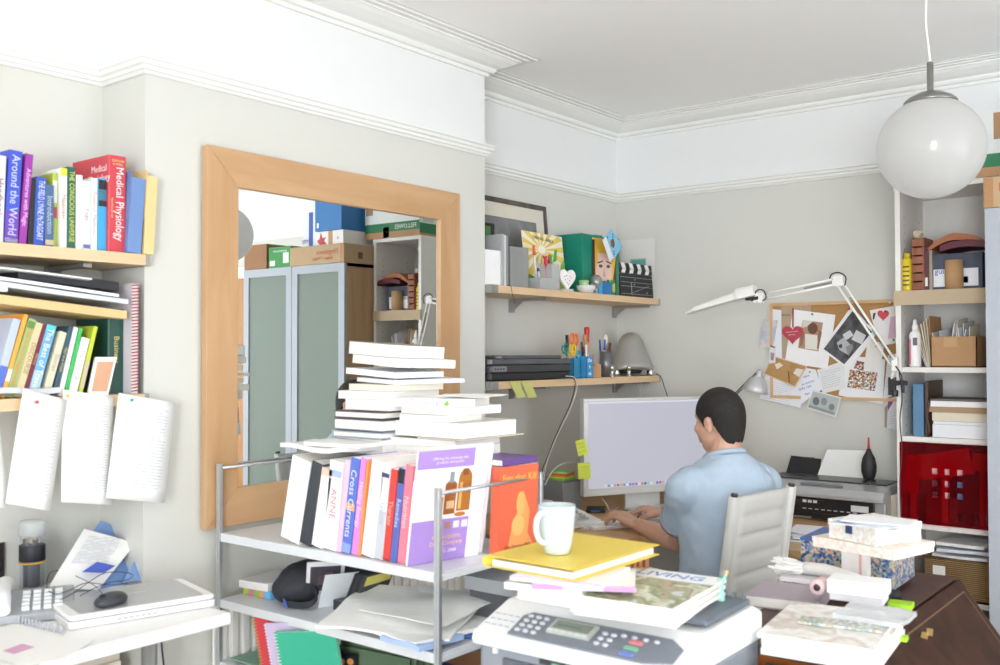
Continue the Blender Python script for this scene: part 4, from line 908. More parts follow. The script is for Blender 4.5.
bm = NB(); bx(bm, -.03, .03, -.012, .012, 0, .012); obj('foot', bm, mat('c9c2c2', .4), t, local=True, bevel=.002)
stand_box('small_book', 'small blue and yellow booklet behind the heart card', 'booklet', 552.5, 560, 273, -.06, .01, [mat('2f4a8f', .4), mat('d9a83a', .4)], art=[(rc(.45, 1, 0, 1), 1)])
# storage box file, green, with pop portrait stand-in beside
P0 = Vector((-.10, at(573.5, 290, X=-.10).y, ZU)); P1y = at(594, 290, X=-.075).y
t = thing('box_file', 'green cloth box file standing in the alcove corner', 'box file', P0)
GRN = mat('12836c', .5, name='green_cloth'); zt_ = at(583, 235, X=-.09).z
bm = NB(); bx(bm, -.21, -.05, P0.y, P0.y+.165, ZU, zt_); obj('body', bm, GRN, t, bevel=.002)
bm = NB(); bx(bm, -.05, -.046, P0.y+.10, P0.y+.165, ZU, zt_+.002); obj('spine', bm, mat('1f9a82', .5), t, bevel=.001)
# portrait tin: plain generic yellow haired portrait
Pa = Vector((-.045, at(592, 290, X=-.045).y, ZU)); Pb = Vector((.005, at(619, 290, X=.005).y, ZU))
hP = at(600, 237, X=-.03).z-ZU
art_card('portrait_box', 'box with a simple face and wavy yellow hair printed on it', 'box', Pa, Pb, hP, 0, '2c7a66', [(rc(.0, .9, 0, .98), 'd9a93a'), ([(.0, .2), (.12, .1), (.1, .95), (.0, .95)], '3a2f26'), (circ(.45, .42, .30, .30), 'd9b8ac'), ([(.2, .72), (.7, .72), (.62, .3), (.28, .3)], 'd9b8ac'),
    (circ(.32, .50, .07, .03, 12), '4a5a4a'), (circ(.60, .50, .07, .03, 12), '4a5a4a'), ([(.2, .56), (.4, .60), (.4, .575), (.2, .54)], '3a2f26'), ([(.52, .60), (.72, .56), (.72, .54), (.52, .575)], '3a2f26'), (circ(.45, .22, .09, .028, 12), '7a2f3a'), ([(.44, .48), (.5, .32), (.41, .32)], 'b8948c'), ([(.82, .0), (.9, 0), (.9, .7), (.78, .3)], '4a3a26')], th=.012)
q = [Vector((.02, at(x, 255, X=.02).y, at(x, y, X=.02).z)) for x, y in ((602, 240), (612, 229), (622, 247), (613, 260))]
bm = NB(); hexa(bm, q, [v+Vector((.0015, 0, 0)) for v in q]); q2 = [(a*.55+b*.45) for a, b in zip(q, [q[2], q[2], q[2], q[2]])]
Mq = axes(q[0]+Vector((.0018, 0, 0)), q[1]-q[0], q[3]-q[0]); lw = (q[1]-q[0]).length; lh = (q[3]-q[0]).length
prism(bm, [(lw*.0, lh*.02), (lw*.35, lh*.02), (lw*.35, lh*.9), (0, lh*.9)], 0, .0004, 1, Mq); prism(bm, circ(lw*.66, lh*.45, lw*.18, lh*.16, 12), 0, .0004, 2, Mq)
for k in range(9): prism(bm, circ(lw*(.45+.5*((k*37) % 10)/10), lh*(.1+.8*((k*53) % 10)/10), lw*.05, lh*.04, 6), 0, .0005, 3, Mq)
tag(obj('postcard', bm, [mat('7fc0e0', .4), mat('e6e9ee', .4), mat('8a6038', .4), mat('2a4a9a', .4)]), 'light blue diamond tilted postcard stuck on the portrait box', 'postcard')
# printed picture card behind the clapperboard
art_card('art_print', 'white mounted print of a teal and brown building behind the clapperboard', 'print', Vector((at(621, 260, Y=-.016).x, -.016, ZU)), Vector((at(655, 260, Y=-.012).x, -.012, ZU)), at(640, 239, Y=-.02).z-ZU, 0, 'dcdad8',
    [(rc(.28, .74, .25, .68), 'a8b8ae'), (rc(.30, .72, .52, .66), '5fa8a4'), (rc(.30, .70, .27, .50), '4c4a40'), (rc(.36, .44, .29, .42), '8f8a7c'), (rc(.5, .58, .29, .42), '8f8a7c')], th=.002)
# clapperboard
Pc = Vector((.012, at(621, 296, X=.012).y, ZU)); Pd = Vector((.024, at(653.5, 297, X=.024).y, ZU)) 
ux = Vector((Pd.x-Pc.x, Pd.y-Pc.y, 0)); w_ = ux.length
t = thing('clapperboard', 'black film clapperboard with white chevron stripes on the upper alcove shelf', 'clapperboard', M=axes(Pc, ux, Vector((0, 0, 1))-ux.normalized().cross(Vector((0, 0, 1)))*.08))
hb = .168
bm = NB(); prism(bm, rrect(0, w_, 0, hb*.66, .006), -.008, 0); obj('slate', bm, mat('1c1d20', .5), t, local=True, bevel=.001)
bm = NB()
for z in (.56, .42, .30, .08): bx(bm, .006, w_-.006, hb*z-.0006, hb*z+.0006, 0, .0004)
bx(bm, w_*.33, w_*.34, .01, hb*.42, 0, .0004); tube(bm, [(w_*.36, .02, .0003), (w_*.9, hb*.36, .0003)], .0006, 4)
text_into(bm, 'TITLE', .006, Matrix.Translation((w_*.45, hb*.50, .0006))); text_into(bm, 'SCENE', .005, Matrix.Translation((w_*.42, hb*.36, .0006))); text_into(bm, 'DATE', .005, Matrix.Translation((w_*.8, hb*.14, .0006)))
obj('chalk_lettering', bm, mat('c9cacc', .6), t, local=True)
for nm, z0, z1, rot in (('lower_clapstick', .68, .80, 0), ('upper_clapstick', .81, .97, 0)):
    bm = NB(); bx(bm, 0, w_, hb*z0, hb*z1, -.009, .001); n = 4; s_ = (z1-z0)*hb
    for k in range(n):
        x0 = w_*(.05+.24*k); sl_ = .012 if nm[0] == 'l' else -.012; x1 = min(x0+w_*.11, w_)
        prism(bm, [(x0+(.012 if sl_ < 0 else 0), hb*z0), (min(x1+(.012 if sl_ < 0 else 0), w_), hb*z0), (min(x1+(.012 if sl_ > 0 else 0), w_), hb*z1), (x0+(.012 if sl_ > 0 else 0), hb*z1)], .001, .0014, 1)
    obj(nm, bm, [mat('1c1d20', .5), mat('e6e6e6', .5)], t, local=True)
# small things in front
c = upx(586, .0); bm = NB(); lathe(bm, [(0, 0), (.03, 0), (.042, .02), (.045, .035), (.042, .035), (.038, .02), (0, .008)], Matrix.Translation(c)); tag(obj('bowl', bm, mat('d9d9d8', .2)), 'small white glazed bowl beside the heart card', 'bowl')
c = upx(584, .0, ZU+.018); bm = NB(); lathe(bm, [(0, 0), (.022, 0), (.022, .03), (0, .03)], Matrix.Translation(c+Vector((.0, 0, .01)))); tag(obj('tape_roll', bm, mat('9ac48a', .4)), 'pale green tape roll sitting in the white bowl', 'tape')
c = upx(596, -.005); bm = NB(); lathe(bm, [(.012, 0), (.02, .004), (.012, .012), (.018, .03), (.028, .05), (.026, .075), (.014, .088), (0, .09)], Matrix.Translation(c)); tag(obj('glass_jar', bm, mat('8f9490', .12, .4)), 'small shiny grey glass jar in front of the portrait box', 'jar')
c = upx(592, .015); bm = NB(); lathe(bm, [(.014, 0), (.014, .004), (.004, .008), (.006, .02), (.011, .028), (.004, .034), (.009, .042), (0, .048)], Matrix.Translation(c)); tag(obj('figurine', bm, mat('9a9a9c', .3, .5)), 'tiny silver figurine left of the blue glass block', 'figurine')
stand_box('glass_block', 'deep blue translucent block beside the green box', 'block', 599, 612.5, 282, .015, .03, [mat('1f6fae', .15), mat('3fa0dc', .2)], art=[(rc(0, .25, 0, 1), 1)])
stand_box('gift_box', 'green box with yellow dots right of the blue block', 'box', 609.5, 624.5, 280.5, -.002, .015, [mat('2c8a50', .4), mat('b8c83a', .4), mat('8fb8a0', .3)], art=[(circ(.35, .5, .22, .3, 12), 1), (rc(.0, .06, 0, 1), 1)])
bm = NB(); tube(bm, spline([(.02, at(509, 290, X=.03).y, ZU+.001), (.034, at(510, 290, X=.03).y, ZU), (.036, at(511, 290, X=.03).y, ZU-.03), (.034, at(514, 290, X=.03).y, ZU-.07)]), .0012, 5); tag(obj('thin_cord', bm, BLACK), 'thin black cord end hanging over the upper alcove shelf', 'cord')

# ------------------------------------------------------------------ far alcove, lower shelf
def lo(x, X=-.02): return Vector((X, at(x, 380, X=X).y, ZL))
# flatbed scanner
y0 = YF+.008; y1 = at(568, 380, X=.0).y
t = thing('flatbed_scanner', 'dark grey flatbed scanner on the lower alcove shelf', 'scanner', (-.10, (y0+y1)/2, ZL))
M3 = Matrix(((1, 0, 0, 0), (0, 0, 1, 0), (0, 1, 0, 0), (0, 0, 0, 1)))
bm = NB(); prism(bm, rrect(-.205, .018, y0, y1, .02), ZL+.004, ZL+.034); obj('foot_band', bm, mat('26282b', .4), t, bevel=.003)
bm = NB(); prism(bm, rrect(-.208, .024, y0-.001, y1+.004, .022), ZL+.034, ZL+.064); obj('body', bm, mat('3c3e42', .35), t, bevel=.004)
bm = NB(); prism(bm, rrect(-.206, .020, y0+.0, y1+.002, .02), ZL+.066, ZL+.088); prism(bm, rrect(-.19, .0, y0+.08, y1-.03, .03), ZL+.088, ZL+.104); obj('lid', bm, mat('626468', .3, .3), t, bevel=.004)
bm = NB(); bx(bm, .021, .0255, y0+.01, y0+.10, ZL+.038, ZL+.060)
obj('control_panel', bm, mat('8f9194', .3, .4), t)
bm = NB()
for k in range(4): bx(bm, .0255, .027, y0+.02+k*.018, y0+.03+k*.018, ZL+.045, ZL+.053)
obj('panel_buttons', bm, mat('4a4c50', .4), t, bevel=.0005)
# pen pots
def pot(label, c, r, h, m, extra=None):
    t = thing('pen_pot', label, 'pot', c); bm = NB(); lathe(bm, [(0, 0), (r, 0), (r, h), (r-.002, h), (r-.002, .003), (0, .003)], Matrix.Translation(c)); obj('pot_wall', bm, m, t); return t
c1 = lo(572, -.03); c2 = lo(584.5, -.01); c3 = lo(606, -.03)
def square_pot(label, c, r, h, m, txt=None):
    t = thing('pen_pot', label, 'pot', c); bm = NB()
    for q in ((-r, -r+.002, -r, r), (r-.002, r, -r, r), (-r, r, -r, -r+.002), (-r, r, r-.002, r)): bx(bm, q[0], q[1], q[2], q[3], 0, h, 0, Matrix.Translation(c))
    bx(bm, -r, r, -r, r, 0, .002, 0, Matrix.Translation(c)); obj('pot_wall', bm, m, t)
    if txt:
        bm = NB()
        for k, s in enumerate(txt): text_into(bm, s, .026, axes(c+Vector((r+.0008, .0, h-.018-k*.030)), (0, 1, 0), (0, 0, 1)), fit=2*r*.7)
        obj('pot_lettering', bm, mat('f2f4f6', .5), t)
    return t
square_pot('teal blue pen pot holding scissors, behind the lettered one', c1, .028, .09, mat('2f86b0', .4))
square_pot('blue pen pot lettered the bank in white', c2, .029, .098, mat('3f92c8', .4), ['the', 'b', 'nk'])
pot('grey mesh pen pot beside the wooden block organiser', c3, .03, .12, mat('77797c', .4, .6))
def scissors(label, P, h, col, tiltY, s=1.0, blade=True):
    M = Matrix.Translation(P) @ Matrix.Rotation(R(90), 4, 'Z') @ Matrix.Rotation(tiltY, 4, 'Y'); t = thing('scissors', label, 'scissors', M=M)
    bm = NB()
    for sg in (-1, 1):
        pts = [Vector((sg*(.013+.012*math.cos(a))*s, 0, h+.028*s+.02*s*math.sin(a))) for a in [2*PI*k/14 for k in range(14)]]; tube(bm, pts, .0042*s, 8, closed=True)
        tube(bm, [(sg*.008*s, 0, h+.010*s), (-sg*.002, 0, h-.012)], .0045*s, 8)
    obj('finger_loops', bm, mat(col, .35), t, local=True)
    bm = NB()
    for sg in (-1, 1): prism(bm, [(-sg*.001, h-.01), (-sg*.006, h-.012), (sg*.001, h-.085)], -.001*(1+sg), .0012-.001*sg, 0, Matrix(((1, 0, 0, 0), (0, 0, 1, 0), (0, 1, 0, 0), (0, 0, 0, 1))))
    obj('blades', bm, STEEL, t, local=True)
    return t
scissors('large orange handled scissors, tallest in the teal pot', c1+Vector((-.01, .012, .005)), .135, 'e8722a', .12, 1.25)
scissors('yellow handled scissors in the teal pot', c1+Vector((.012, .0, .005)), .10, 'e6c62f', -.10, .95)
scissors('teal handled scissors leaning left out of the teal pot', c1+Vector((.01, -.012, .005)), .115, '1f7f78', -.42, .9)
scissors('small light blue handled scissors low in the teal pot', c1+Vector((.02, .016, .0)), .085, '4aa6c8', .15, .75)
pen(c1+Vector((-.015, -.008, .004)), (0, -.05, 1), .19, .007, 'e8b82f', '2c2c2c', label='yellow and black craft knife standing in the teal pot', name='craft_knife', cat='knife')
rnd = random.Random(3)
descs = ['white pen with silver clip', 'dark grey pen', 'black marker pen', 'white pencil', 'red topped pen', 'blue ballpoint pen', 'orange highlighter', 'slim silver pen']
cols = [('e6e6e6', 'b0b2b4'), ('55585c', '3a3c40'), ('26282c', '26282c'), ('eeeeec', None), ('e9e6e4', 'c83a34'), ('3a6ab0', '2a4a8a'), ('e9a24a', 'e07a2a'), ('b8babc', None)]
for k in range(8):
    a = rnd.uniform(-.2, .2); pen(c2+Vector((-.017+.011*(k % 4), -.018+.012*(k//2), .004)), (rnd.uniform(-.05, .05), a, 1), rnd.uniform(.13, .165), .0042, cols[k][0], cols[k][1], label=descs[k]+' standing in the blue lettered pot')
cols = [('3a62b8', '2a4a9a'), ('e9e9e9', '3a62b8'), ('2a2c30', '2a2c30'), ('c9b89a', None), ('e6e2da', '55585c'), ('8a5a3a', None)]
descs = ['blue biro', 'white biro with blue cap', 'black felt pen', 'plain wooden pencil', 'off white pen', 'brown pencil']
for k in range(6):
    a = rnd.uniform(-.12, .25); pen(c3+Vector((-.016+.010*(k % 3), -.014+.014*(k//2), .005)), (rnd.uniform(-.05, .05), a, 1), rnd.uniform(.145, .175), .0042, cols[k][0], cols[k][1], label=descs[k]+' standing in the grey mesh pot')
# paint brush in the mesh pot
t = thing('paint_brush', 'fluffy pale paint brush standing in the grey mesh pot', 'brush', c3)
bm = NB(); cyl(bm, c3+Vector((-.01, .0, .005)), c3+Vector((-.01, .012, .15)), .004); obj('brush_handle', bm, mat('c9a878', .4), t)
bm = NB(); ell(bm, c3+Vector((-.01, .014, .175)), (.012, .012, .028)); obj('bristles', bm, mat('ddd6c6', .9), t)
# wooden block organiser
w0 = lo(596, .005)
t = thing('block_organiser', 'stepped wooden block organiser between the pen pots', 'organiser', w0); BW = wood('b98a62', 'cfa37a', .5, (12, 12, 2), 2.5, 'beech')
for (dy, wd, h_, dx) in ((-.052, .028, .165, -.02), (-.022, .03, .055, 0), (.010, .035, .062, 0), (.0, .045, .105, -.035)):
    bm = NB(); bx(bm, dx-.03, dx, dy, dy+wd, 0, h_, 0, Matrix.Translation(w0)); obj('wooden_block', bm, BW, t, bevel=.001)
# screwdrivers
for lab, dy, dx, col, L, rr in (('red handled screwdriver standing behind the wooden blocks', .004, -.052, 'c4262c', .235, .013), ('wooden handled tool standing left of the red screwdriver', -.03, -.04, 'b8885a', .20, .011)):
    P = w0+Vector((dx, dy, 0)); t = thing('screwdriver', lab, 'screwdriver', P)
    bm = NB(); cyl(bm, P+Vector((0, 0, .002)), P+Vector((0, 0, L-.07)), .0035, n=8); obj('shaft', bm, STEEL if 'red' in lab else BW, t)
    bm = NB(); lathe(bm, [(.006, L-.085), (rr, L-.075), (rr*.8, L-.05), (rr, L-.02), (rr*.9, L-.004), (0, L)], Matrix.Translation(P), 14); obj('handle', bm, mat(col, .35), t)
# silver bell shaped speaker unit with three feet
s0 = Vector((-.075, -.115, ZL)); t = thing('subwoofer', 'silver bell shaped desktop subwoofer at the corner end of the lower shelf', 'speaker', s0)
SV = mat('a3a19c', .35, .25, name='silver_grey_plastic')
bm = NB(); prof = [(.105, .035), (.11, .045), (.098, .065), (.082, .10), (.070, .14), (.058, .175), (.040, .20), (.018, .212), (0, .214)]
n = 40; rings = []
for r, z in prof:
    ring = []
    for k in range(n):
        a = 2*PI*k/n; f_ = 1+.10*math.cos(3*(a-.3))*(1-z/.214); ring.append(s0+Vector((r*f_*math.cos(a), r*f_*math.sin(a), z-.010*math.cos(3*(a-.3))*max(0, 1-z/.08))))
    rings.append(ring)
ringed(bm, [[s0+(p-s0)*.96 for p in rings[0]]]+rings); obj('bell_shell', bm, SV, t)
for k in range(3):
    a = .3+2*PI*k/3; bm = NB(); p = s0+Vector((math.cos(a)*.10, math.sin(a)*.10, 0)); lathe(bm, [(.0, 0), (.018, 0), (.02, .004), (.016, .03), (.010, .045), (0, .048)], Matrix.Translation(p), 16); obj('foot', bm, CHROME, t)
bm = NB(); lathe(bm, [(0, .012), (.05, .012), (.06, .03), (.06, .045), (0, .05)], Matrix.Translation(s0), 24); obj('driver', bm, mat('3a3b3d', .4), t)
for k, x in enumerate((612, 629)):
    c = lo(x, .0+.01*k); t2 = thing('desk_ornament', 'small silver figure, %s in front of the bell shaped subwoofer' % ('left one' if k == 0 else 'right one'), 'ornament', c)
    bm = NB(); lathe(bm, [(.016, 0), (.016, .004), (.006, .010), (.011, .022), (.006, .03)], Matrix.Translation(c), 14); obj('foot', bm, CHROME, t2)
    bm = NB(); ell(bm, c+Vector((0, 0, .042)), (.012, .012, .014)); obj('ball', bm, CHROME, t2)
# cables off the shelf
bm = NB(); pts = [at(x, y, X=.045) for x, y in ((565, 376), (573, 378), (575, 385), (571, 402), (563, 420), (554, 440), (547, 458), (543, 468), (541, 480))]; tube(bm, spline(pts), .0022, 6)
tag(obj('scanner_cable', bm, mat('2b2b2e', .5)), 'black cable falling from the scanner shelf to the desk', 'cable')
bm = NB(); pts = [at(x, y, X=.05) for x, y in ((566, 376), (575, 378), (577, 388), (570, 410), (560, 430), (552, 448), (546, 466), (544, 480))]; tube(bm, spline(pts), .0018, 6)
tag(obj('scanner_cable', bm, mat('d9d9d6', .5)), 'white cable falling beside the black one from the scanner shelf', 'cable')
bm = NB(); pts = [at(x, y, Y=-.035) for x, y in ((628, 372), (634, 374), (637, 380), (640, 392), (641, 402))]; pts2 = [at(x, y, Y=-.06) for x, y in ((632, 372), (640, 376), (641, 388), (637, 402))]
pts = [v for v in pts]; tube(bm, spline(pts), .0014, 5); tag(obj('earphone_cable', bm, mat('e6e6e4', .5)), 'thin white cable hanging left below the subwoofer', 'cable')
bm = NB(); tube(bm, spline(pts2), .0014, 5); tag(obj('earphone_cable', bm, mat('dfdfdd', .5)), 'second thin white cable curling below the subwoofer', 'cable')
bm = NB(); pts = [at(x, y, Y=-.012) for x, y in ((656, 374), (661, 377), (664, 386), (668, 398), (670, 410))]; tube(bm, spline(pts), .002, 6); tag(obj('speaker_cable', bm, mat('2b2b2e', .5)), 'dark cable running down the back wall from the shelf end', 'cable')
# sticky notes on the shelf edge
for k, (cs) in enumerate((((509, 381), (518, 381), (525, 397), (516, 398)), ((521, 381), (530, 381), (536, 397), (527, 398)))):
    q = [at(x, y, X=.034) for x, y in cs]; bm = NB(); q[2].x += .006; q[3].x += .006; hexa(bm, q, [v+Vector((.0006, 0, 0)) for v in q])
    Mx = axes(q[3]+Vector((.003, 0, 0)), q[2]-q[3], q[0]-q[3])
    tag(obj('sticky_note', bm, mat('c8cc7c', .6)), '%s pale yellow green sticky note on the lower alcove shelf edge' % ('left' if k == 0 else 'right'), 'note')
# ------------------------------------------------------------------ wooden corner desk
ZK = .78
OAK = wood('b98f62', 'cda678', .4, (2, 14, 14), 1.6, 'oak_desk')
t = thing('corner_desk', 'light wooden corner desk along the alcove and the back wall', 'desk', (.4, -.5, 0))
e1, e2, e3, e4 = at(612, 541, Z=ZK), at(640, 537, Z=ZK), at(678, 534, Z=ZK), at(812, 553, Z=ZK)
pts = [(AX+.004, -.004), (1.225, -.004), (1.225, e4.y), (e4.x, e4.y), (e3.x+.12, e3.y-.01), (e3.x, e3.y), (e2.x, e2.y), (e1.x, e1.y), (e1.x-.03, -1.34), (AX+.004, -1.34)]
bm = NB(); prism(bm, pts, ZK-.028, ZK); obj('desk_top', bm, OAK, t, bevel=.003)
for (x, y) in ((-.17, -1.29), (.25, -1.25), (.9, -.55), (1.17, -.55), (1.17, -.06), (-.17, -.06)):
    bm = NB(); bx(bm, x-.022, x+.022, y-.022, y+.022, 0, ZK-.029); obj('leg', bm, OAK, t, bevel=.003)

# ------------------------------------------------------------------ monitor
BLm = at(584, 497, D=4.20); hm = at(581, 399, D=4.20).z-BLm.z; um = Vector((.46, .888, 0)).normalized(); wm_ = .655
Mm = axes(BLm, um, (0, 0, 1))
t = thing('computer_monitor', 'large silver framed monitor with a plain pale lilac desktop', 'monitor', M=Mm)
ALU = mat('cfd0ce', .35, .3, name='anodised_aluminium')
bm = NB(); b_ = .024
bx(bm, 0, wm_, 0, hm, -.035, -.004)
for (a, b, c_, d_) in ((0, wm_, 0, b_+.008), (0, wm_, hm-b_*.6, hm), (0, b_, b_+.008, hm-b_*.6), (wm_-b_, wm_, b_+.008, hm-b_*.6)): bx(bm, a, b, c_, d_, -.004, .002)
obj('bezel', bm, ALU, t, local=True, bevel=.002)
sw, sh_ = wm_-2*b_, hm-b_*1.6-.008
bm = NB(); bx(bm, b_, wm_-b_, b_+.008, hm-b_*.6, -.004, -.002)
bx(bm, b_, wm_-b_, hm-b_*.6-.008, hm-b_*.6, -.002, -.0016, 1)
cols = ['d8dde6', '6a8fd0', 'e6e6ea', '9aa4b8', 'c94a44', 'd8b060', '5a9ad8', 'e9edf2', '7a7ac0', '4a8ae0', 'c05a9a', 'e0e4e8', 'd07a3a', '3a5ab0', '8ad0a0', 'e6e6e6', 'c8ccd4', '4a6ad0', 'cc4444', 'aab4c8']
ms = [emit('c6c6d4', .92, 'lcd_panel'), emit('dcdce8', 1.0, 'menu_bar')]; n = 30; x0 = b_+.13*sw
for k in range(n):
    ms.append(emit(cols[k % 20], .9, 'dock_icon')) if k < 20 else None
    bx(bm, x0+k*.0155, x0+k*.0155+.0115, b_+.012, b_+.022, -.002, -.0015, 2+k % 20)
obj('screen', bm, ms, t, local=True)
bm = NB(); prism(bm, rrect(wm_/2-.10, wm_/2+.10, -.17, .05, .01), 0, .008, M=Matrix.Translation((0, ZK-BLm.z+.0005, 0)) @ Matrix(((1, 0, 0, 0), (0, 0, 1, 0), (0, -1, 0, 0), (0, 0, 0, 1))))
bx(bm, wm_/2-.09, wm_/2+.09, ZK-BLm.z, hm*.45, -.060, -.050); bx(bm, wm_/2-.05, wm_/2+.05, hm*.3, hm*.45, -.055, -.03)
obj('stand', bm, ALU, t, local=True, bevel=.002)
# sticky notes on its left edge
for k, (cs, lab) in enumerate((([(574.5, 441), (586, 439), (590.5, 454), (578, 456.5)], 'upper bright yellow green sticky note on the left edge of the monitor'), ([(577, 463), (592.5, 463), (593.5, 479), (578, 479)], 'lower yellow green sticky note on the left edge of the monitor'))):
    q = [Mm @ Vector(((Mm.inverted() @ at(x, y, D=4.19)).x, (Mm.inverted() @ at(x, y, D=4.19)).y, .004)) for x, y in cs]
    nn = Mm.to_3x3() @ Vector((0, 0, 1)); bm = NB(); hexa(bm, q, [v+nn*.0008 for v in q])
    Mx = axes(q[3]+nn*.001, q[2]-q[3], q[0]-q[3]); w_, h_ = (q[2]-q[3]).length, (q[0]-q[3]).length
    for j in range(3 if k == 0 else 1): tube(bm, [Mx @ Vector((w_*(.15+.7*i/8), h_*(.75-.25*j)+.002*math.sin(i*2.1+j), 0)) for i in range(9)], .0006, 4, mi=1)
    tag(obj('sticky_note', bm, [mat('d3e04e', .6), mat('6a7a4a', .7)]), lab, 'note')
# tower computer / drive box beside it
a = at(581, 479, X=.06); a2 = at(559, 479, X=.06)
tt = thing('drive_tower', 'grey metal drive tower with fine vertical ribs left of the monitor', 'computer', (0, a.y-.03, ZK))
y0, y1 = a.y-.14, a.y
bm = NB(); bx(bm, -.19, .06, y0, y1, ZK+.001, a.z); obj('case', bm, mat('8b8e92', .4, .4), tt, bevel=.002)
bm = NB()
for k in range(12): bx(bm, .06, .063, y0+.005+k*.0115, y0+.012+k*.0115, ZK+.006, a.z-.006)
obj('ribbed_front', bm, mat('b4b7ba', .35, .5), tt)
cc = Vector((.0, a.y-.06, a.z)); cols = [('6fae4a', 'green'), ('f0efe0', 'white'), ('8fd04a', 'lime green'), ('e9a03a', 'orange'), ('e8624a', 'red orange')]
for k, (c_, nm) in enumerate((('7fc24a', 'green'), ('b9dc4a', 'lime'), ('ee8a3a', 'orange'), ('e0553a', 'red'), ('9ad07a', 'pale green'))):
    bm = NB(); bx(bm, -.035, .04, -.045, .045, 0, .0068, 0, Matrix.Translation(cc+Vector((0, -.0, .0008+k*.0073))) @ Matrix.Rotation(.06*k, 4, 'Z')); tag(obj('sticky_pad', bm, mat(c_, .6)), '%s sticky note pad in the coloured stack on the drive tower' % nm, 'notes', 'coloured sticky pads')
bm = NB(); pts = [at(x, y, X=.0) for x, y in ((545, 485), (552, 472), (560, 465), (572, 462), (580, 463), (588, 466))]; tube(bm, spline(pts), .003, 6); tag(obj('screen_cable', bm, mat('d6d8da', .4)), 'white cable arching from behind the drive tower to the monitor', 'cable')
# white desk phone
pc = at(583, 527, Z=ZK); t = thing('desk_telephone', 'white corded telephone with coiled lead left of the keyboard', 'telephone', pc, R(78))
M2 = Matrix(((0, 0, 1, 0), (1, 0, 0, 0), (0, 1, 0, 0), (0, 0, 0, 1)))
bm = NB(); prism(bm, [(-.02, .001), (.17, .001), (.17, .06), (.12, .055), (-.02, .022)], -.085, .085, M=M2); obj('base', bm, mat('dcdcda', .35), t, local=True, bevel=.005)
bm = NB()
for i in range(4):
    for j in range(6):
        y = 0+j*.021; bx(bm, -.06+i*.026, -.042+i*.026, y, y+.014, .024+(y+.02)*.235, .032+(y+.02)*.235)
obj('keypad', bm, mat('b4b4b4', .4), t, local=True, bevel=.001)
bm = NB(); tube(bm, spline([(-.070, -.03, .045), (-.072, .02, .060), (-.072, .10, .080), (-.070, .17, .078)]), [.019]*7+[.014]*6+[.019]*6, 12); obj('handset', bm, mat('e3e3e1', .3), t, local=True)
bm = NB(); n = 200; A_, B_ = pc+Vector((.03, -.06, .012)), pc+Vector((.08, .10, .012)); pts = []
for k in range(n):
    u = k/(n-1); a = u*2*PI*18; q = A_.lerp(B_, u)+Vector((math.sin(u*3)*.03, 0, 0)); pts.append(q+Vector((math.cos(a)*.008, 0, math.sin(a)*.010)))
tube(bm, pts, .002, 5); obj('coiled_cord', bm, mat('e6e6e4', .4), t)
# keyboard
kc = at(628, 522, Z=ZK+.01); t = thing('computer_keyboard', 'slim white keyboard under the typing hands', 'keyboard', M=Matrix.Translation((kc.x, kc.y, ZK)) @ Matrix.Rotation(math.atan2(um.y, um.x), 4, 'Z'))
bm = NB(); prism(bm, rrect(-.20, .22, -.075, .04, .008), .001, .012); obj('base', bm, mat('d8d9d9', .35, .2), t, local=True, bevel=.002)
bm = NB()
for i in range(22):
    for j in range(5): bx(bm, -.194+i*.0186, -.179+i*.0186, -.070+j*.021, -.053+j*.021, .012, .016)
kk = obj('keys', bm, mat('f2f2f2', .4), t, local=True)
# black card reader and cables under the monitor
c_ = at(596, 512, Z=ZK); bm = NB(); bx(bm, -.04, .04, -.03, .03, .001, .022, 0, Matrix.Translation(c_) @ Matrix.Rotation(.5, 4, 'Z')); bx(bm, -.02, .02, -.034, -.03, .006, .012, 1, Matrix.Translation(c_) @ Matrix.Rotation(.5, 4, 'Z')); tag(obj('card_reader', bm, [BLACK, mat('3a6ab0', .4)], bevel=.002), 'small black card reader under the monitor corner', 'card reader')
bm = NB(); pts = [at(x, y, Z=ZK+.004) for x, y in ((622, 516), (628, 512), (634, 511), (648, 508), (655, 506), (662, 505), (672, 505))]; tube(bm, spline(pts), .002, 6); tag(obj('keyboard_cable', bm, mat('ececec', .4)), 'white cable curling between keyboard and monitor stand', 'cable')
bm = NB(); A_ = at(600, 500, Z=ZK+.09); pts = [at(602, 498, Z=ZK+.06), at(607, 505, Z=ZK+.03), at(611, 511, Z=ZK+.004), at(620, 506, Z=ZK+.004)]; tube(bm, spline(pts), .0018, 6); tag(obj('screen_cable', bm, mat('d6d6d6', .4)), 'thin white cable dropping from the lower bezel of the monitor', 'cable')

# ------------------------------------------------------------------ person
SKIN = mat('c79a84', .5, var=.06, scale=25, name='skin'); HAIR = mat('1c1715', .75, var=.35, bump=.9, scale=160, name='short_dark_hair')
SHIRT = mat('a9b9ca', .85, var=.04, bump=.15, scale=22, name='blue_cotton'); TRIMG = mat('8a9099', .85, name='grey_ribbing'); JEANS = mat('2a3346', .85, var=.1, bump=.2, scale=90, name='dark_denim')
def limb(bm, pts, n=16):
    """overlapping tapered segments, later fused into one skin"""
    for i in range(len(pts)-1):
        (a, ra), (b, rb) = pts[i], pts[i+1]; cyl(bm, a, b, ra, rb, n)
    for p, r in pts: bmesh.ops.create_icosphere(bm, subdivisions=3, radius=r, matrix=Matrix.Translation(Vector(p)))
def fuse(o, vox, it=4, fac=.5):
    r = o.modifiers.new('fuse', 'REMESH'); r.mode = 'VOXEL'; r.voxel_size = vox; r.use_smooth_shade = True
    s = o.modifiers.new('relax', 'SMOOTH'); s.iterations = it; s.factor = fac
    return o
FT = Vector((math.cos(R(151)), math.sin(R(151)), 0)); LT = Vector((-FT.y, FT.x, 0))  # facing, and his left
shL = at(685, 488, D=3.33); shR = at(762, 480, D=3.50); mid = (shL+shR)/2
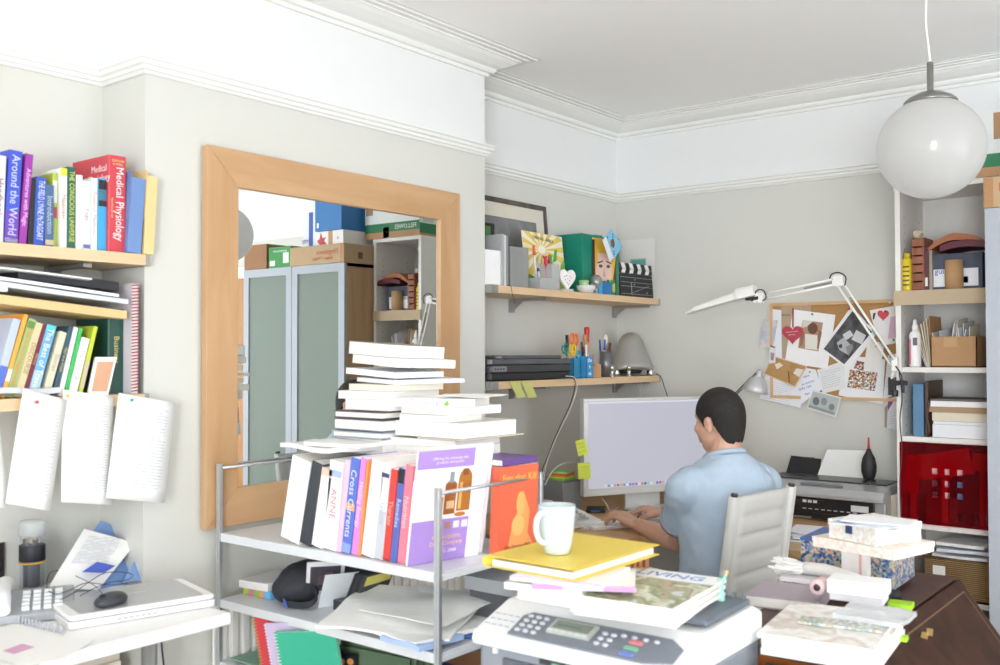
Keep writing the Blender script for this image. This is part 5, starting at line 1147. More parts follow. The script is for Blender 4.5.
pel = Vector((mid.x, mid.y, 0))+FT*.01; pel.z = .53
neck = mid+Vector((0, 0, .085))-FT*.005; hd = at(720, 421, D=3.44)
elL = at(679, 541, D=3.54); wrL = at(638, 525, D=3.78); elR = at(722, 534, D=3.70); wrR = at(664, 513, D=3.95)
man = thing('person', 'person in a light blue t-shirt sitting at the desk and typing, seen from behind', 'person', (pel.x, pel.y, 0))
HA = R(166); HM = Matrix.Translation(hd) @ Matrix.Rotation(HA-R(90), 4, 'Z') @ Matrix.Rotation(R(-9), 4, 'X')   # local +Y = face
def H_(x, y, z): return HM @ Vector((x, y, z))
bm = NB()
hR = HM.to_3x3().to_4x4()
def hell(c, r, u=24, v=16): ell(bm, H_(*c), r, hR, u=u, v=v)
hell((0, -.004, .018), (.069, .086, .084)); hell((0, .022, -.030), (.060, .068, .075)); hell((0, .050, -.076), (.036, .032, .030)); hell((0, .05, -.02), (.055, .045, .06))
hell((0, .066, .028), (.048, .022, .020)); hell((.030, .070, -.020), (.022, .018, .018)); hell((-.030, .070, -.020), (.022, .018, .018))
limb(bm, [(H_(0, .088, .012), .008), (H_(0, .104, -.018), .0115), (H_(0, .092, -.026), .012)])
hell((0, .088, -.052), (.023, .010, .007)); hell((0, .087, -.063), (.020, .010, .008))
for s in (-1, 1):
    ell(bm, H_(s*.071, -.004, -.012), (.008, .015, .028), hR @ Matrix.Rotation(s*R(-12), 4, 'Z') @ Matrix.Rotation(R(-8), 4, 'X'))
    ell(bm, H_(s*.076, -.010, .002), (.006, .011, .016), hR)
limb(bm, [(H_(0, -.022, -.055), .050), (neck+Vector((0, 0, .02)), .054), (neck-Vector((0, 0, .05)), .070)])
# torso under the shirt, arms
limb(bm, [(shL, .050), (mid+Vector((0, 0, -.02)), .07), (shR, .050)]); limb(bm, [(mid-Vector((0, 0, .08)), .10), (pel+Vector((0, 0, .08)), .11)])
limb(bm, [(shL, .052), (shL.lerp(elL, .5), .047), (elL, .041), (elL.lerp(wrL, .25), .043), (elL.lerp(wrL, .7), .033), (wrL, .0265)])
limb(bm, [(shR, .052), (elR, .041), (elR.lerp(wrR, .25), .042), (elR.lerp(wrR, .7), .032), (wrR, .0265)])
def hand(wr, tip, side, upn, curl=1.0, spread=.020):
    """five fingered hand; side = thumb side"""
    d = (tip-wr).normalized(); s = (side-d*side.dot(d)).normalized(); n = s.cross(d); n = n if n.z > 0 else -n
    kn = []
    for k, (off, ln, lf) in enumerate(((.034, .086, .074), (.012, .092, .082), (-.011, .087, .077), (-.033, .078, .062))):
        base = wr+s*(off*.45)+d*.01; knu = wr+s*off+d*ln+n*(.022 if k in (1, 2) else .016)
        limb(bm, [(base, .015), (knu, .0108)], 10)
        a = 0; p = knu; pts = [(p, .0096)]
        for q, (seg, ang, rr) in enumerate(((.44, 14, .0086), (.31, 55, .0079), (.25, 74, .0070))):
            an = R(ang*curl); dd = d*math.cos(an)-n*math.sin(an)+s*(off*1.2)*math.cos(an); p = p+dd.normalized()*lf*seg*1.12; pts.append((p, rr))
        limb(bm, pts, 10); kn.append(p)
    limb(bm, [(wr+d*.045, .020), (wr+d*.065+s*.012, .019), (wr+d*.060-s*.014, .017)], 12)
    p0 = wr+d*.022+s*.020; p1 = wr+d*.055+s*.044-n*.010; p2_ = wr+d*.080+s*.048-n*.020; p3 = wr+d*.100+s*.042-n*.026
    limb(bm, [(p0, .016), (p1, .0125), (p2_, .0105), (p3, .0085)], 10)
    return kn
tipL = at(604, 514, D=3.90); tipR = at(634, 513, D=4.06)
hand(wrL, tipL, -LT, None, .9); hand(wrR, tipR, LT, None, 1.0)
body = fuse(obj('body', bm, SKIN, man), .0034, 4)
# eyes
for s in (-1, 1):
    bm = NB(); ell(bm, H_(s*.030, .067, .006), (.0115, .0115, .0115), hR); ell(bm, H_(s*.030, .0775, .006), (.005, .002, .005), hR, 1); obj('eye', bm, [mat('e6e2dc', .2), mat('2c1d14', .2)], man)
    bm = NB(); limb(bm, [(H_(s*.014, .084, .028), .0028), (H_(s*.028, .081, .031), .0032), (H_(s*.040, .071, .028), .002)], 8); obj('eyebrow', bm, HAIR, man)
# hair cap
bm = NB(); T = HM @ Matrix.Translation((0, -.006, .026)) @ Matrix.Diagonal((.0700, .0870, .0870, 1)); bmesh.ops.create_uvsphere(bm, u_segments=180, v_segments=130, radius=1, matrix=T)
HI = HM.inverted(); kill = []
for v in bm.verts:      # longer, straighter back of the head down to the nape
    l = HI @ v.co
    if l.z < .026:
        k_ = min(.985, (.026-l.z)/.0885); s_ = math.sqrt(1-k_*k_); f_ = (1-.46*k_**1.5)/s_
        v.co = H_(l.x*f_, -.006-.014*k_+(l.y+.006)*f_, .026-k_*.120)
for v in bm.verts:
    l = HI @ v.co; y, z, x = l.y, l.z, abs(l.x)
    if y < -.048: lim = -.074-.25*x+.006*noise.noise(v.co*55)
    elif y < -.022: lim = -.080+(y+.048)*2.75
    elif y < .014: lim = -.008
    elif y < .034: lim = -.026+(y-.014)*1.8
    else: lim = .010+(y-.034)*1.1
    lim += .004*noise.noise(v.co*90)
    if -.022 < y < .012 and x > .055: lim = max(lim, .014)
    if z < lim: kill.append(v)
bmesh.ops.delete(bm, geom=kill, context='VERTS')
o = obj('hair', bm, HAIR, man, smooth=True); sm = o.modifiers.new('t', 'SOLIDIFY'); sm.thickness = .006; sm.offset = 1
# t-shirt
bm = NB()
def ring(c, w, d, n=36, sq=2.4):
    out = []
    for k in range(n):
        a = 2*PI*k/n; ca, sa = math.cos(a), math.sin(a); out.append(Vector(c)+LT*(w*abs(ca)**(2/sq)*(1 if ca > 0 else -1))+FT*(d*abs(sa)**(2/sq)*(1 if sa > 0 else -1)))
    return out
def S_(z, w, d, f=0.0, l=0): t_ = (z-pel.z)/(mid.z-pel.z); c = pel.lerp(mid, t_); return ring((c.x+FT.x*f, c.y+FT.y*f, z), w, d)
mz = mid.z
rings = [S_(.50, .175, .125), S_(.58, .170, .125), S_(.68, .160, .122, -.005), S_(.80, .166, .122, -.012), S_(mz-.12, .176, .122, -.015), S_(mz-.03, .182, .110, -.015), S_(mz+.03, .165, .098, -.014), S_(mz+.065, .125, .085, -.012), S_(mz+.090, .088, .072, -.008), S_(mz+.112, .064, .062, -.004)]
ringed(bm, rings)
hemL = shL.lerp(elL, .56); hemR = shR.lerp(elR, .56)
limb(bm, [(shL-(shL-shR).normalized()*.03, .074), (shL+Vector((0, 0, -.006)), .066), (shL.lerp(elL, .35), .064)], 20); cyl(bm, shL.lerp(elL, .3), hemL, .064, .066, 24)
limb(bm, [(shR+(shL-shR).normalized()*.03, .074), (shR+Vector((0, 0, -.006)), .066), (shR.lerp(elR, .35), .064)], 20); cyl(bm, shR.lerp(elR, .3), hemR, .064, .066, 24)
st = fuse(obj('t_shirt', bm, SHIRT, man), .0065, 9)
tx = bpy.data.textures.new('folds', 'CLOUDS'); tx.noise_scale = .11; dm = st.modifiers.new('folds', 'DISPLACE'); dm.texture = tx; dm.strength = .015; dm.mid_level = .5
tx2 = bpy.data.textures.new('small_folds', 'CLOUDS'); tx2.noise_scale = .045; dm = st.modifiers.new('small_folds', 'DISPLACE'); dm.texture = tx2; dm.strength = .007; dm.mid_level = .5
for hm_, ax in ((hemL, (elL-shL).normalized()), (hemR, (elR-shR).normalized())):
    x_, y_, d_ = frame_of(ax); Mh = Matrix(((x_.x, y_.x, d_.x, hm_.x), (x_.y, y_.y, d_.y, hm_.y), (x_.z, y_.z, d_.z, hm_.z), (0, 0, 0, 1)))
    bm = NB(); lathe(bm, [(.050, -.004), (.072, -.006), (.0775, .0), (.077, .013), (.071, .016), (.050, .012)], Mh, 32); obj('sleeve_trim', bm, TRIMG, man)
nx_, ny_, nd_ = frame_of((neck-hd)*-1+Vector((0, 0, .1))); 
bm = NB(); cn = mid+Vector((0, 0, .104))-FT*.004; pts = [cn+LT*(.064*math.cos(a))+FT*(.060*math.sin(a))+Vector((0, 0, -.018*math.sin(a))) for a in [2*PI*k/32 for k in range(32)]]; tube(bm, pts, .0085, 8, closed=True); obj('collar', bm, SHIRT, man)
# shirt side seam
# legs, shoes
bm = NB(); hips = [pel+LT*.09, pel-LT*.09]; knees = [pel+LT*.12+FT*.42+Vector((0, 0, -.02)), pel-LT*.12+FT*.42+Vector((0, 0, -.02))]; ank = [Vector((k.x-FT.x*.0, k.y-FT.y*.0, .09)) for k in knees]
for h_, k_, a_ in zip(hips, knees, ank): limb(bm, [(h_, .098), (h_.lerp(k_, .5), .083), (k_, .062), (k_.lerp(a_, .35), .056), (a_, .045)])
limb(bm, [(hips[0], .10), (pel, .11), (hips[1], .10)]); fuse(obj('trousers', bm, JEANS, man), .009, 4)
for a_ in ank:
    bm = NB(); ell(bm, a_+FT*.07+Vector((0, 0, -.045)), (.135, .045, .045), Matrix.Rotation(math.atan2(FT.y, FT.x), 4, 'Z')); bmesh.ops.bisect_plane(bm, geom=bm.verts[:]+bm.edges[:]+bm.faces[:], plane_co=(0, 0, .005), plane_no=(0, 0, -1), clear_outer=True); ell(bm, a_+Vector((0, 0, -.02)), (.045, .045, .05)); obj('shoe', bm, mat('26262a', .5), man)

# ------------------------------------------------------------------ office chair
nt_ = at(738, 498, D=3.10); ft_ = at(800, 489, D=3.37); nb_ = at(719, 600, D=3.10)
S = (ft_-nt_); S.z = 0; cw = S.length; S.normalize(); upc = (nt_-nb_); upc = upc.normalized()
Fc = Vector((-S.y, S.x, 0))
MB_ = axes(nb_, S, upc); Hc = (nt_-nb_).length; 
t = thing('office_chair', 'pale grey ribbed office chair with chrome arms behind the seated person', 'chair', (nb_.x+S.x*cw/2+Fc.x*.2, nb_.y+S.y*cw/2+Fc.y*.2, 0), math.atan2(S.y, S.x))
lowz = -(nb_.z-.50)/upc.z
FAB = mat('c3c1bd', .7, var=.02, name='grey_fabric'); RAIL = mat('cfcfcb', .4, name='white_rail')
# fabric: padded ribs from below the arm line up to the top
bm = NB(); nv = 60; nu = 8; x0, x1 = .035, cw-.035
def padpt(u, v, sgn):
    z = lowz+(Hc-lowz)*v; rib = abs(math.sin(PI*v*8)); th = .006+.011*rib**.4; e = 1-abs(2*u-1)**8
    return MB_ @ Vector((x0+(x1-x0)*u, z, sgn*th*e-.003*(1-(2*u-1)**2)))
g0 = [[bm.verts.new(padpt(i/nu, j/nv, 1)) for i in range(nu+1)] for j in range(nv+1)]; g1 = [[bm.verts.new(padpt(i/nu, j/nv, -1)) for i in range(nu+1)] for j in range(nv+1)]
for g_ in (g0, g1):
    for j in range(nv):
        for i in range(nu): bm.faces.new((g_[j][i], g_[j][i+1], g_[j+1][i+1], g_[j+1][i])).smooth = True
for i in range(nu): bm.faces.new((g0[nv][i], g0[nv][i+1], g1[nv][i+1], g1[nv][i])); bm.faces.new((g0[0][i], g0[0][i+1], g1[0][i+1], g1[0][i]))
for j in range(nv): bm.faces.new((g0[j][0], g0[j+1][0], g1[j+1][0], g1[j][0])); bm.faces.new((g0[j][nu], g0[j+1][nu], g1[j+1][nu], g1[j][nu]))
obj('backrest', bm, FAB, t)
for xa in (0.0, cw-.038):
    bm = NB(); prism(bm, rrect(xa, xa+.038, -.014, .016, .012, 4), lowz-.0, Hc+.004, M=MB_ @ Matrix(((1, 0, 0, 0), (0, 0, 1, 0), (0, -1, 0, 0), (0, 0, 0, 1)))); obj('side_rail', bm, RAIL, t, bevel=.002, smooth=False)
    bm = NB(); cyl(bm, MB_ @ Vector((xa+.016, Hc+.003, 0)), MB_ @ Vector((xa+.016, Hc+.014, 0)), .011, n=14); obj('rail_cap', bm, mat('3a3b3e', .3, .5), t)
# seat
sb = MB_ @ Vector((0, lowz, 0)); sb.z = .47; MSx = axes(sb, S, Fc)
bm = NB(); 
def spt(u, v, sgn):
    rib = abs(math.sin(PI*v*7)); th = .008+.010*rib**.5; return MSx @ Vector((x0+(x1-x0)*u, .43*v, sgn*th-.02*v*v+.0))
g0 = [[bm.verts.new(spt(i/nu, j/nv, 1)) for i in range(nu+1)] for j in range(nv+1)]; g1 = [[bm.verts.new(spt(i/nu, j/nv, -1)) for i in range(nu+1)] for j in range(nv+1)]
for g_ in (g0, g1):
    for j in range(nv):
        for i in range(nu): bm.faces.new((g_[j][i], g_[j][i+1], g_[j+1][i+1], g_[j+1][i])).smooth = True
for i in range(nu): bm.faces.new((g0[nv][i], g0[nv][i+1], g1[nv][i+1], g1[nv][i])); bm.faces.new((g0[0][i], g0[0][i+1], g1[0][i+1], g1[0][i]))
for j in range(nv): bm.faces.new((g0[j][0], g0[j+1][0], g1[j+1][0], g1[j][0])); bm.faces.new((g0[j][nu], g0[j+1][nu], g1[j+1][nu], g1[j][nu]))
obj('seat', bm, FAB, t)
for xa in (.017, cw-.017):
    bm = NB(); tube(bm, [MSx @ Vector((xa, 0, 0)), MSx @ Vector((xa, .2, -.004)), MSx @ Vector((xa, .43, -.02))], .014, 12); obj('seat_rail', bm, RAIL, t)
    # chrome arm loop with a pale pad
    y_ = -.012 if xa < .1 else .012
    A = lambda f_, z_: MSx @ Vector((xa+(y_*2), f_, z_-.47))
    pth = spline([A(-.045, .665), A(.03, .690), A(.13, .725), A(.24, .735), A(.31, .715), A(.335, .65), A(.315, .56), A(.29, .475)], 6)
    bm = NB(); tube(bm, pth, .011, 12); obj('arm_frame', bm, CHROME, t)
    bm = NB(); q = pth[8:22]; ringed(bm, [[p+Vector((0, 0, .012))+S*(.017*math.cos(a))+Vector((0, 0, .008*math.sin(a))) for a in [2*PI*k/12 for k in range(12)]] for p in q]); obj('arm_pad', bm, mat('cfcdc8', .5), t)
bm = NB(); tube(bm, spline([MB_ @ Vector((-.0, .0, .02)), MB_ @ Vector((.08, -.005, .045)), MB_ @ Vector((cw-.08, -.005, .045)), MB_ @ Vector((cw, .0, .02))]), .010, 12); obj('back_bar', bm, CHROME, t)
cb = MSx @ Vector((cw/2, .22, 0)); bm = NB(); cyl(bm, (cb.x, cb.y, .07), (cb.x, cb.y, .30), .025); cyl(bm, (cb.x, cb.y, .30), (cb.x, cb.y, .44), .016); bx(bm, cb.x-.1, cb.x+.1, cb.y-.12, cb.y+.12, .425, .448); obj('gas_column', bm, CHROME, t)
for k in range(5):
    a = 2*PI*k/5+.3; e_ = Vector((cb.x+.29*math.cos(a), cb.y+.29*math.sin(a), .075)); bm = NB(); tube(bm, [(cb.x, cb.y, .11), (cb.x+.15*math.cos(a), cb.y+.15*math.sin(a), .10), e_], [.022, .018, .013], 10); l_ = obj('base_leg', bm, CHROME, t)
    bm = NB(); x_ = Vector((-math.sin(a), math.cos(a), 0)); 
    for s in (-1, 1): cyl(bm, e_+x_*(s*.006)-Vector((0, 0, .048)), e_+x_*(s*.024)-Vector((0, 0, .048)), .026, n=18)
    cyl(bm, e_-Vector((0, 0, .05)), e_, .007, n=8); obj('caster', bm, BLACK, l_)
# ------------------------------------------------------------------ pendant globe
g = at(931, 148, D=2.85); gr = .1490
t = thing('pendant_lamp', 'large white glass globe pendant lamp hanging from the ceiling', 'lamp', (g.x, g.y, g.z))
OPAL = mat('c6c6c6', .12, var=0, spec=.6, name='opal_glass')
bm = NB(); prof = [(gr*math.sin(a), -gr*.98*math.cos(a)) for a in [PI*k/40 for k in range(0, 36)]]
lathe(bm, [(0, -gr*.98)]+prof[1:], Matrix.Translation(g), 64); obj('glass_globe', bm, OPAL, t, smooth=True)
n3 = OPAL.node_tree; tl = n3.nodes.new('ShaderNodeBsdfTranslucent'); tl.inputs[0].default_value = (.9, .9, .9, 1); m3 = n3.nodes.new('ShaderNodeMixShader'); m3.inputs[0].default_value = .6; n3.links.new(n3.nodes['Principled BSDF'].outputs[0], m3.inputs[1]); n3.links.new(tl.outputs[0], m3.inputs[2]); n3.links.new(m3.outputs[0], n3.nodes['Material Output'].inputs[0])
bm = NB(); lathe(bm, [(.074, .1295), (.073, .136), (.060, .147), (.035, .160), (.012, .164), (.009, .17), (.009, .25), (.004, .252), (0, .252)], Matrix.Translation(g), 40); obj('metal_cap', bm, mat('8e8d8a', .3, .9, name='brushed_nickel'), t, smooth=False)
bm = NB(); pts = [g+Vector((0, 0, .245)), g+Vector((-.004, 0, .30)), g+Vector((-.010, 0, .36)), g+Vector((-.008, 0, .45)), Vector((g.x, g.y, H-.02))]; tube(bm, spline(pts), .0028, 8); obj('cord', bm, mat('e9e7e2', .5), t)
bm = NB(); lathe(bm, [(0, 0), (.05, 0), (.048, -.012), (.02, -.025), (0, -.025)], Matrix.Translation((g.x, g.y, H-.0005)), 28); obj('ceiling_rose', bm, WPL, t)

# ------------------------------------------------------------------ bookcase
BX0, BX1, BYF, BZT = 1.272, 1.640, -.335, 2.112
t = thing('bookcase', 'tall narrow white bookcase against the back wall', 'bookcase', ((BX0+BX1)/2, -.17, 0))
BCW = mat('e4e2de', .45, var=.01, name='white_laminate')
for x in (BX0, BX1-.02):
    bm = NB(); bx(bm, x, x+.02, BYF, -.004, 0, BZT)
    for z in [1.15+.032*k for k in range(28)]:
        for y in (-.28, -.07):
            xx = x+.02 if x == BX0 else x; s = .0004
            bx(bm, xx-.0 if x == BX0 else xx-s, xx+s if x == BX0 else xx, y-.003, y+.003, z-.003, z+.003, 1)
    obj('side_panel', bm, [BCW, mat('8a8680', .6)], t)
bm = NB(); bx(bm, BX0+.02, BX1-.02, -.012, -.005, .0, BZT); obj('back_panel', bm, mat('dcdad6', .5), t)
bm = NB(); bx(bm, BX0-.003, BX1+.003, BYF-.004, -.004, BZT, BZT+.02); obj('top', bm, BCW, t)
SHZ = [at(940, 290, Y=BYF).z, at(950, 367.5, Y=BYF).z, at(950, 438.5, Y=BYF).z, at(950, 527, Y=BYF).z, .525, .09]
for k, z in enumerate(SHZ):
    bm = NB(); bx(bm, BX0+.0205, BX1-.0205, BYF+.004, -.013, z-.02, z); obj('shelf', bm, BCW, t)
bm = NB(); bx(bm, BX0-.004, BX1-.004, BYF-.012, BYF-.001, SHZ[0]-.055, SHZ[0]+.002); tag(obj('cardboard_strip', bm, mat('b9a68c', .8)), 'kraft cardboard strip along the front of the top bookcase shelf', 'cardboard')
def bcx(px, Y=BYF): return at(px, 400, Y=Y).x
def bbox(name, label, cat, xl, xr, yt, k, Y, dep, m, z0=0, art=(), group=None, bevel=.001, rz=0):
    x0, x1 = bcx(xl, Y), min(bcx(xr, Y), BX1-.022); z = SHZ[k]+.001+z0; zt = at((xl+xr)/2, yt, Y=Y).z
    bm = NB(); bx(bm, x0, x1, Y, Y+dep, z, zt); ms = m if isinstance(m, list) else [m]
    for pts, mi in art: prism(bm, [(x0+(x1-x0)*a, z+(zt-z)*b) for a, b in pts], -.0006, 0, mi, Matrix(((1, 0, 0, 0), (0, 0, 1, Y), (0, 1, 0, 0), (0, 0, 0, 1))))
    o = obj(name, bm, ms, bevel=bevel); return tag(o, label, cat, group) if label else o
# top compartment
x = bcx(906.5); c = Vector((x, BYF+.03, SHZ[0]+.003)); tt = thing('spray_can', 'yellow spray can on the top bookcase shelf', 'can', c)
bm = NB(); lathe(bm, [(0, 0), (.019, 0), (.020, .003), (.020, .12), (.012, .132), (0, .132)], Matrix.Translation(c), 24); obj('can_body', bm, mat('d8c02a', .3), tt)
bm = NB(); lathe(bm, [(.013, .131), (.013, .15), (0, .152)], Matrix.Translation(c), 16); obj('cap', bm, mat('c9b02f', .4), tt)
bm = NB()
for k in range(5): bx(bm, c.x-.012, c.x+.012, c.y-.0212, c.y-.0195, c.z+.02+k*.018, c.z+.026+k*.018)
obj('label_print', bm, mat('5a4a20', .6), tt)
tt = thing('wooden_letter_rack', 'reddish brown wooden rack with horizontal slats standing on end', 'rack', (bcx(918), BYF+.06, SHZ[0]+.001))
RW = wood('7d4630', '9a5f44', .45, (10, 10, 2), 3, 'reddish_wood'); x0, x1 = bcx(912.5), bcx(925)
bm = NB(); bx(bm, x0, x0+.005, BYF+.012, BYF+.14, SHZ[0]+.001, SHZ[0]+.21); bx(bm, x1-.005, x1, BYF+.012, BYF+.14, SHZ[0]+.001, SHZ[0]+.21); bx(bm, x0+.004, x1-.004, BYF+.13, BYF+.138, SHZ[0]+.001, SHZ[0]+.21); obj('rack_sides', bm, RW, tt)
for k in range(6):
    z = SHZ[0]+.006+k*.034; bm = NB(); bx(bm, x0+.001, x1-.001, BYF+.008, BYF+.016, z, z+.028); obj('slat', bm, RW, tt, bevel=.001)
bm = NB(); bmesh.ops.create_icosphere(bm, subdivisions=2, radius=.02, matrix=Matrix.Translation((x0+.012, BYF+.06, SHZ[0]+.228))); 
for v in bm.verts: v.co += Vector((noise.noise(v.co*80), noise.noise(v.co*70+Vector((3, 0, 0))), noise.noise(v.co*60)))*.008
tag(obj('crumpled_wrap', bm, mat('c4b49a', .3)), 'crumpled beige wrapping on top of the slatted wooden rack', 'wrapping')
bbox('book', 'plum coloured book right of the slatted wooden rack', 'book', 925.5, 930, 247, 0, BYF+.02, .2, [mat('5a2f44', .5), PAGES], art=[(rc(.2, .8, .1, .3), 1)])
bbox('book', 'beige spined book between the plum book and grey box', 'book', 930.3, 933.5, 250, 0, BYF+.03, .2, mat('a39a86', .6))
bbox('archive_box', 'dark slate box with a white guide label on the top bookcase shelf', 'box', 934, 984, 253, 0, BYF+.05, .22, [mat('454c5e', .6), mat('e3e5ea', .5), mat('3a4a78', .5)], art=[(rc(.02, .92, .1, .58), 1), (rc(.62, .72, .18, .36), 2)])
bm = NB(); text_into(bm, 'guide', .030, axes((bcx(945, BYF+.05), BYF+.0485, SHZ[0]+.075), (1, 0, 0), (0, 0, 1))); tag(obj('box_lettering', bm, mat('2f4a9a', .5)), 'blue word guide printed on the slate box label', 'lettering'); gl = bpy.context.scene.objects['box_lettering']; gl.parent = bpy.context.scene.objects['archive_box']; gl.location = gl.location-bpy.context.scene.objects['archive_box'].location
for k_ in ('label', 'category'): 
    if k_ in gl: del gl[k_]
c = Vector((bcx(953.5), BYF+.03, SHZ[0]+.003)); bm = NB(); lathe(bm, [(.030, 0), (.033, .001), (.033, .112), (.030, .112), (.030, 0)], Matrix.Translation(c), 28); tag(obj('cardboard_tube', bm, mat('b08c62', .8)), 'short kraft cardboard tube in front of the slate box', 'tube')
def blanket(name, label, cat, x0, x1, z, hmid, y0, y1, th, m, seed=0, peak=.35, extra=None):
    bm = NB(); n = 14; T_, B_ = [], []
    for i in range(n+1):
        u = i/n; h_ = hmid*(math.sin(PI*min(1, u/(2*peak)))if u < peak else math.cos((u-peak)/(1-peak)*PI/2)**.7) if hmid else 0
        T_.append([bm.verts.new((x0+(x1-x0)*u, y, z+th+h_+.004*noise.noise(Vector((u*4, y*9, seed))))) for y in (y0, (y0+y1)/2, y1)]); B_.append([bm.verts.new((x0+(x1-x0)*u, y, z+h_*.75)) for y in (y0, (y0+y1)/2, y1)])
    for i in range(n):
        for j in range(2): bm.faces.new((T_[i][j], T_[i+1][j], T_[i+1][j+1], T_[i][j+1])); bm.faces.new((B_[i][j], B_[i][j+1], B_[i+1][j+1], B_[i+1][j]))
        for j in (0, 2): bm.faces.new((T_[i][j], T_[i+1][j], B_[i+1][j], B_[i][j]))
    for i in (0, n):
        for j in range(2): bm.faces.new((T_[i][j], T_[i][j+1], B_[i][j+1], B_[i][j]))
    return tag(obj(name, bm, m, smooth=False), label, cat)
zt = at(950, 253, Y=BYF+.05).z
blanket('leather_folder', 'tan and brown leather folder lying arched over the slate box', 'folder', bcx(927), BX1-.024, zt+.006, .055, BYF+.02, BYF+.22, .012, mat('a0603c', .4), 1, .45)
blanket('leather_folder', 'maroon leather folder below the arched tan one', 'folder', bcx(941), BX1-.023, zt+.004, .018, BYF+.005, BYF+.20, .022, mat('581c2a', .35), 2, .5)
# second compartment
c = Vector((bcx(913.5), BYF+.03, SHZ[1]+.001)); tt = thing('spray_bottle', 'white spray bottle with a small label on the second bookcase shelf', 'bottle', c)
bm = NB(); lathe(bm, [(0, 0), (.021, 0), (.022, .005), (.022, .125), (.017, .138), (.010, .142), (0, .142)], Matrix.Translation(c), 24); obj('bottle_body', bm, mat('e9e9ea', .35), tt)
bm = NB(); lathe(bm, [(.0115, .14), (.0115, .165), (.007, .168), (.007, .185), (0, .187)], Matrix.Translation(c), 16); obj('nozzle', bm, WPL, tt)
bm = NB(); bx(bm, c.x-.002, c.x+.014, c.y-.0235, c.y-.0215, c.z+.085, c.z+.115); bx(bm, c.x-.017, c.x-.012, c.y-.021, c.y-.0175, c.z+.01, c.z+.11, 1); obj('label_print', bm, [mat('6a6a72', .6), mat('c05a6a', .5)], tt)
x0, x1 = bcx(930.5), bcx(977); zb_ = SHZ[1]+.001; zt = at(950, 336.5, Y=BYF+.01).z
tt = thing('open_cardboard_box', 'open kraft cardboard box full of papers on the second bookcase shelf', 'box', ((x0+x1)/2, BYF+.11, zb_))
bm = NB(); y0, y1 = BYF+.008, BYF+.21
bx(bm, x0, x1, y0, y0+.004, zb_, zt); bx(bm, x0, x1, y1-.004, y1, zb_, zt); bx(bm, x0, x0+.004, y0, y1, zb_, zt); bx(bm, x1-.004, x1, y0, y1, zb_, zt); bx(bm, x0, x1, y0, y1, zb_, zb_+.004); obj('carton', bm, CARD, tt)
bm = NB(); bx(bm, (x0+x1)/2-.035, (x0+x1)/2+.015, y0-.0008, y0, zt-.04, zt); obj('packing_tape', bm, mat('b8946a', .3), tt)
GF = 'papers standing in the open box'
rnd = random.Random(7)
for k in range(12):
    u = k/11; xx = x0+.008+(x1-x0-.03)*u; h_ = rnd.uniform(.09, .16)+(.03 if .35 < u < .8 else 0); ln = rnd.uniform(-.02, .035); yy = rnd.uniform(y0+.01, y0+.05)
    b0 = Vector((xx, yy, zb_+.006)); cA = [b0, b0+Vector((.006, .14, 0)), b0+Vector((.006+ln, .14, h_+.03)), b0+Vector((ln, 0, h_+.015))]
    bm = NB(); hexa(bm, cA, [v+Vector((.0025, 0, 0)) for v in cA]); cn_ = ('white', 'pale grey', 'cream', 'bluish white')[k % 4]
    tag(obj('paper_file', bm, mat(('e9e9ea', 'cfd2d4', 'e3dcc8', 'd4dde6')[k % 4], .6)), '%s paper file standing in the open box, %s' % (cn_, ('near its left end', 'left part', 'left of centre', 'right of centre', 'right part', 'near its right end')[min(5, k//2)]), 'papers', GF)
for k in range(7):
    xx = bcx(931)-.004-k*.004; P = Vector((xx, BYF+.03+.002*k, zb_)); ln = -.006-.0045*k; h_ = .20-.010*k
    cA = [P, P+Vector((.0, .17, 0)), P+Vector((ln*1.6, .17, h_)), P+Vector((ln*1.6, 0, h_))]; bm = NB(); hexa(bm, cA, [v+Vector((.0022, 0, 0)) for v in cA])
    tag(obj('card_folder', bm, mat(('b88a5c', 'e6dcc6', 'dccdb0', 'eae6dc', 'd9c6a0', 'e9e6df', 'c9ccd2')[k], .6)), 'fanned card folder left of the open box, %s from the box' % ('first', 'second', 'third', 'fourth', 'fifth', 'sixth', 'seventh')[k], 'folder', 'fanned card folders')
# third compartment
bbox('lever_file', 'blue lever arch file on the third bookcase shelf', 'file', 913, 923.5, 384, 2, BYF+.03, .24, mat('5a84a8', .5))
bbox('brown_book', 'dark brown book beside the blue file', 'book', 925, 928, 381, 2, BYF+.02, .22, mat('5a4030', .5))
zc = SHZ[2]+.001; xa, xb = bcx(931), BX1-.022
for k, (th, cl, lab, dx) in enumerate(((.050, 'e6e8ee', 'thick stack of white paper at the bottom of the third shelf pile', .0), (.012, 'dfe3ea', 'blue white paper pad on the thick white stack', .002), (.034, 'ddd6c2', 'cream box of paper in the middle of the third shelf pile', -.003), (.020, 'a88c6a', 'flat kraft box in the third shelf pile', -.012), (.022, 'eceef0', 'white paper block near the top of the third shelf pile', -.008), (.008, '6a6560', 'grey folder topmost in the third shelf pile', -.010))):
    bm = NB(); bx(bm, xa+dx, xb, BYF+.015+.004*(k % 3), BYF+.25, zc, zc+th); tag(obj('paper_stack', bm, mat(cl, .7), bevel=.001), lab, 'papers', 'pile on the third bookcase shelf'); zc += th+.0006
tube_ = NB(); tube(tube_, spline([(xa-.012, BYF+.02, SHZ[2]+.14), (xa-.018, BYF+.01, SHZ[2]+.08), (xa-.010, BYF+.008, SHZ[2]+.03), (xa-.02, BYF+.02, SHZ[2]+.004)]), .006, 8); tag(obj('leather_strap', tube_, mat('4a2f22', .5)), 'brown leather strap hanging in front of the brown book', 'strap')
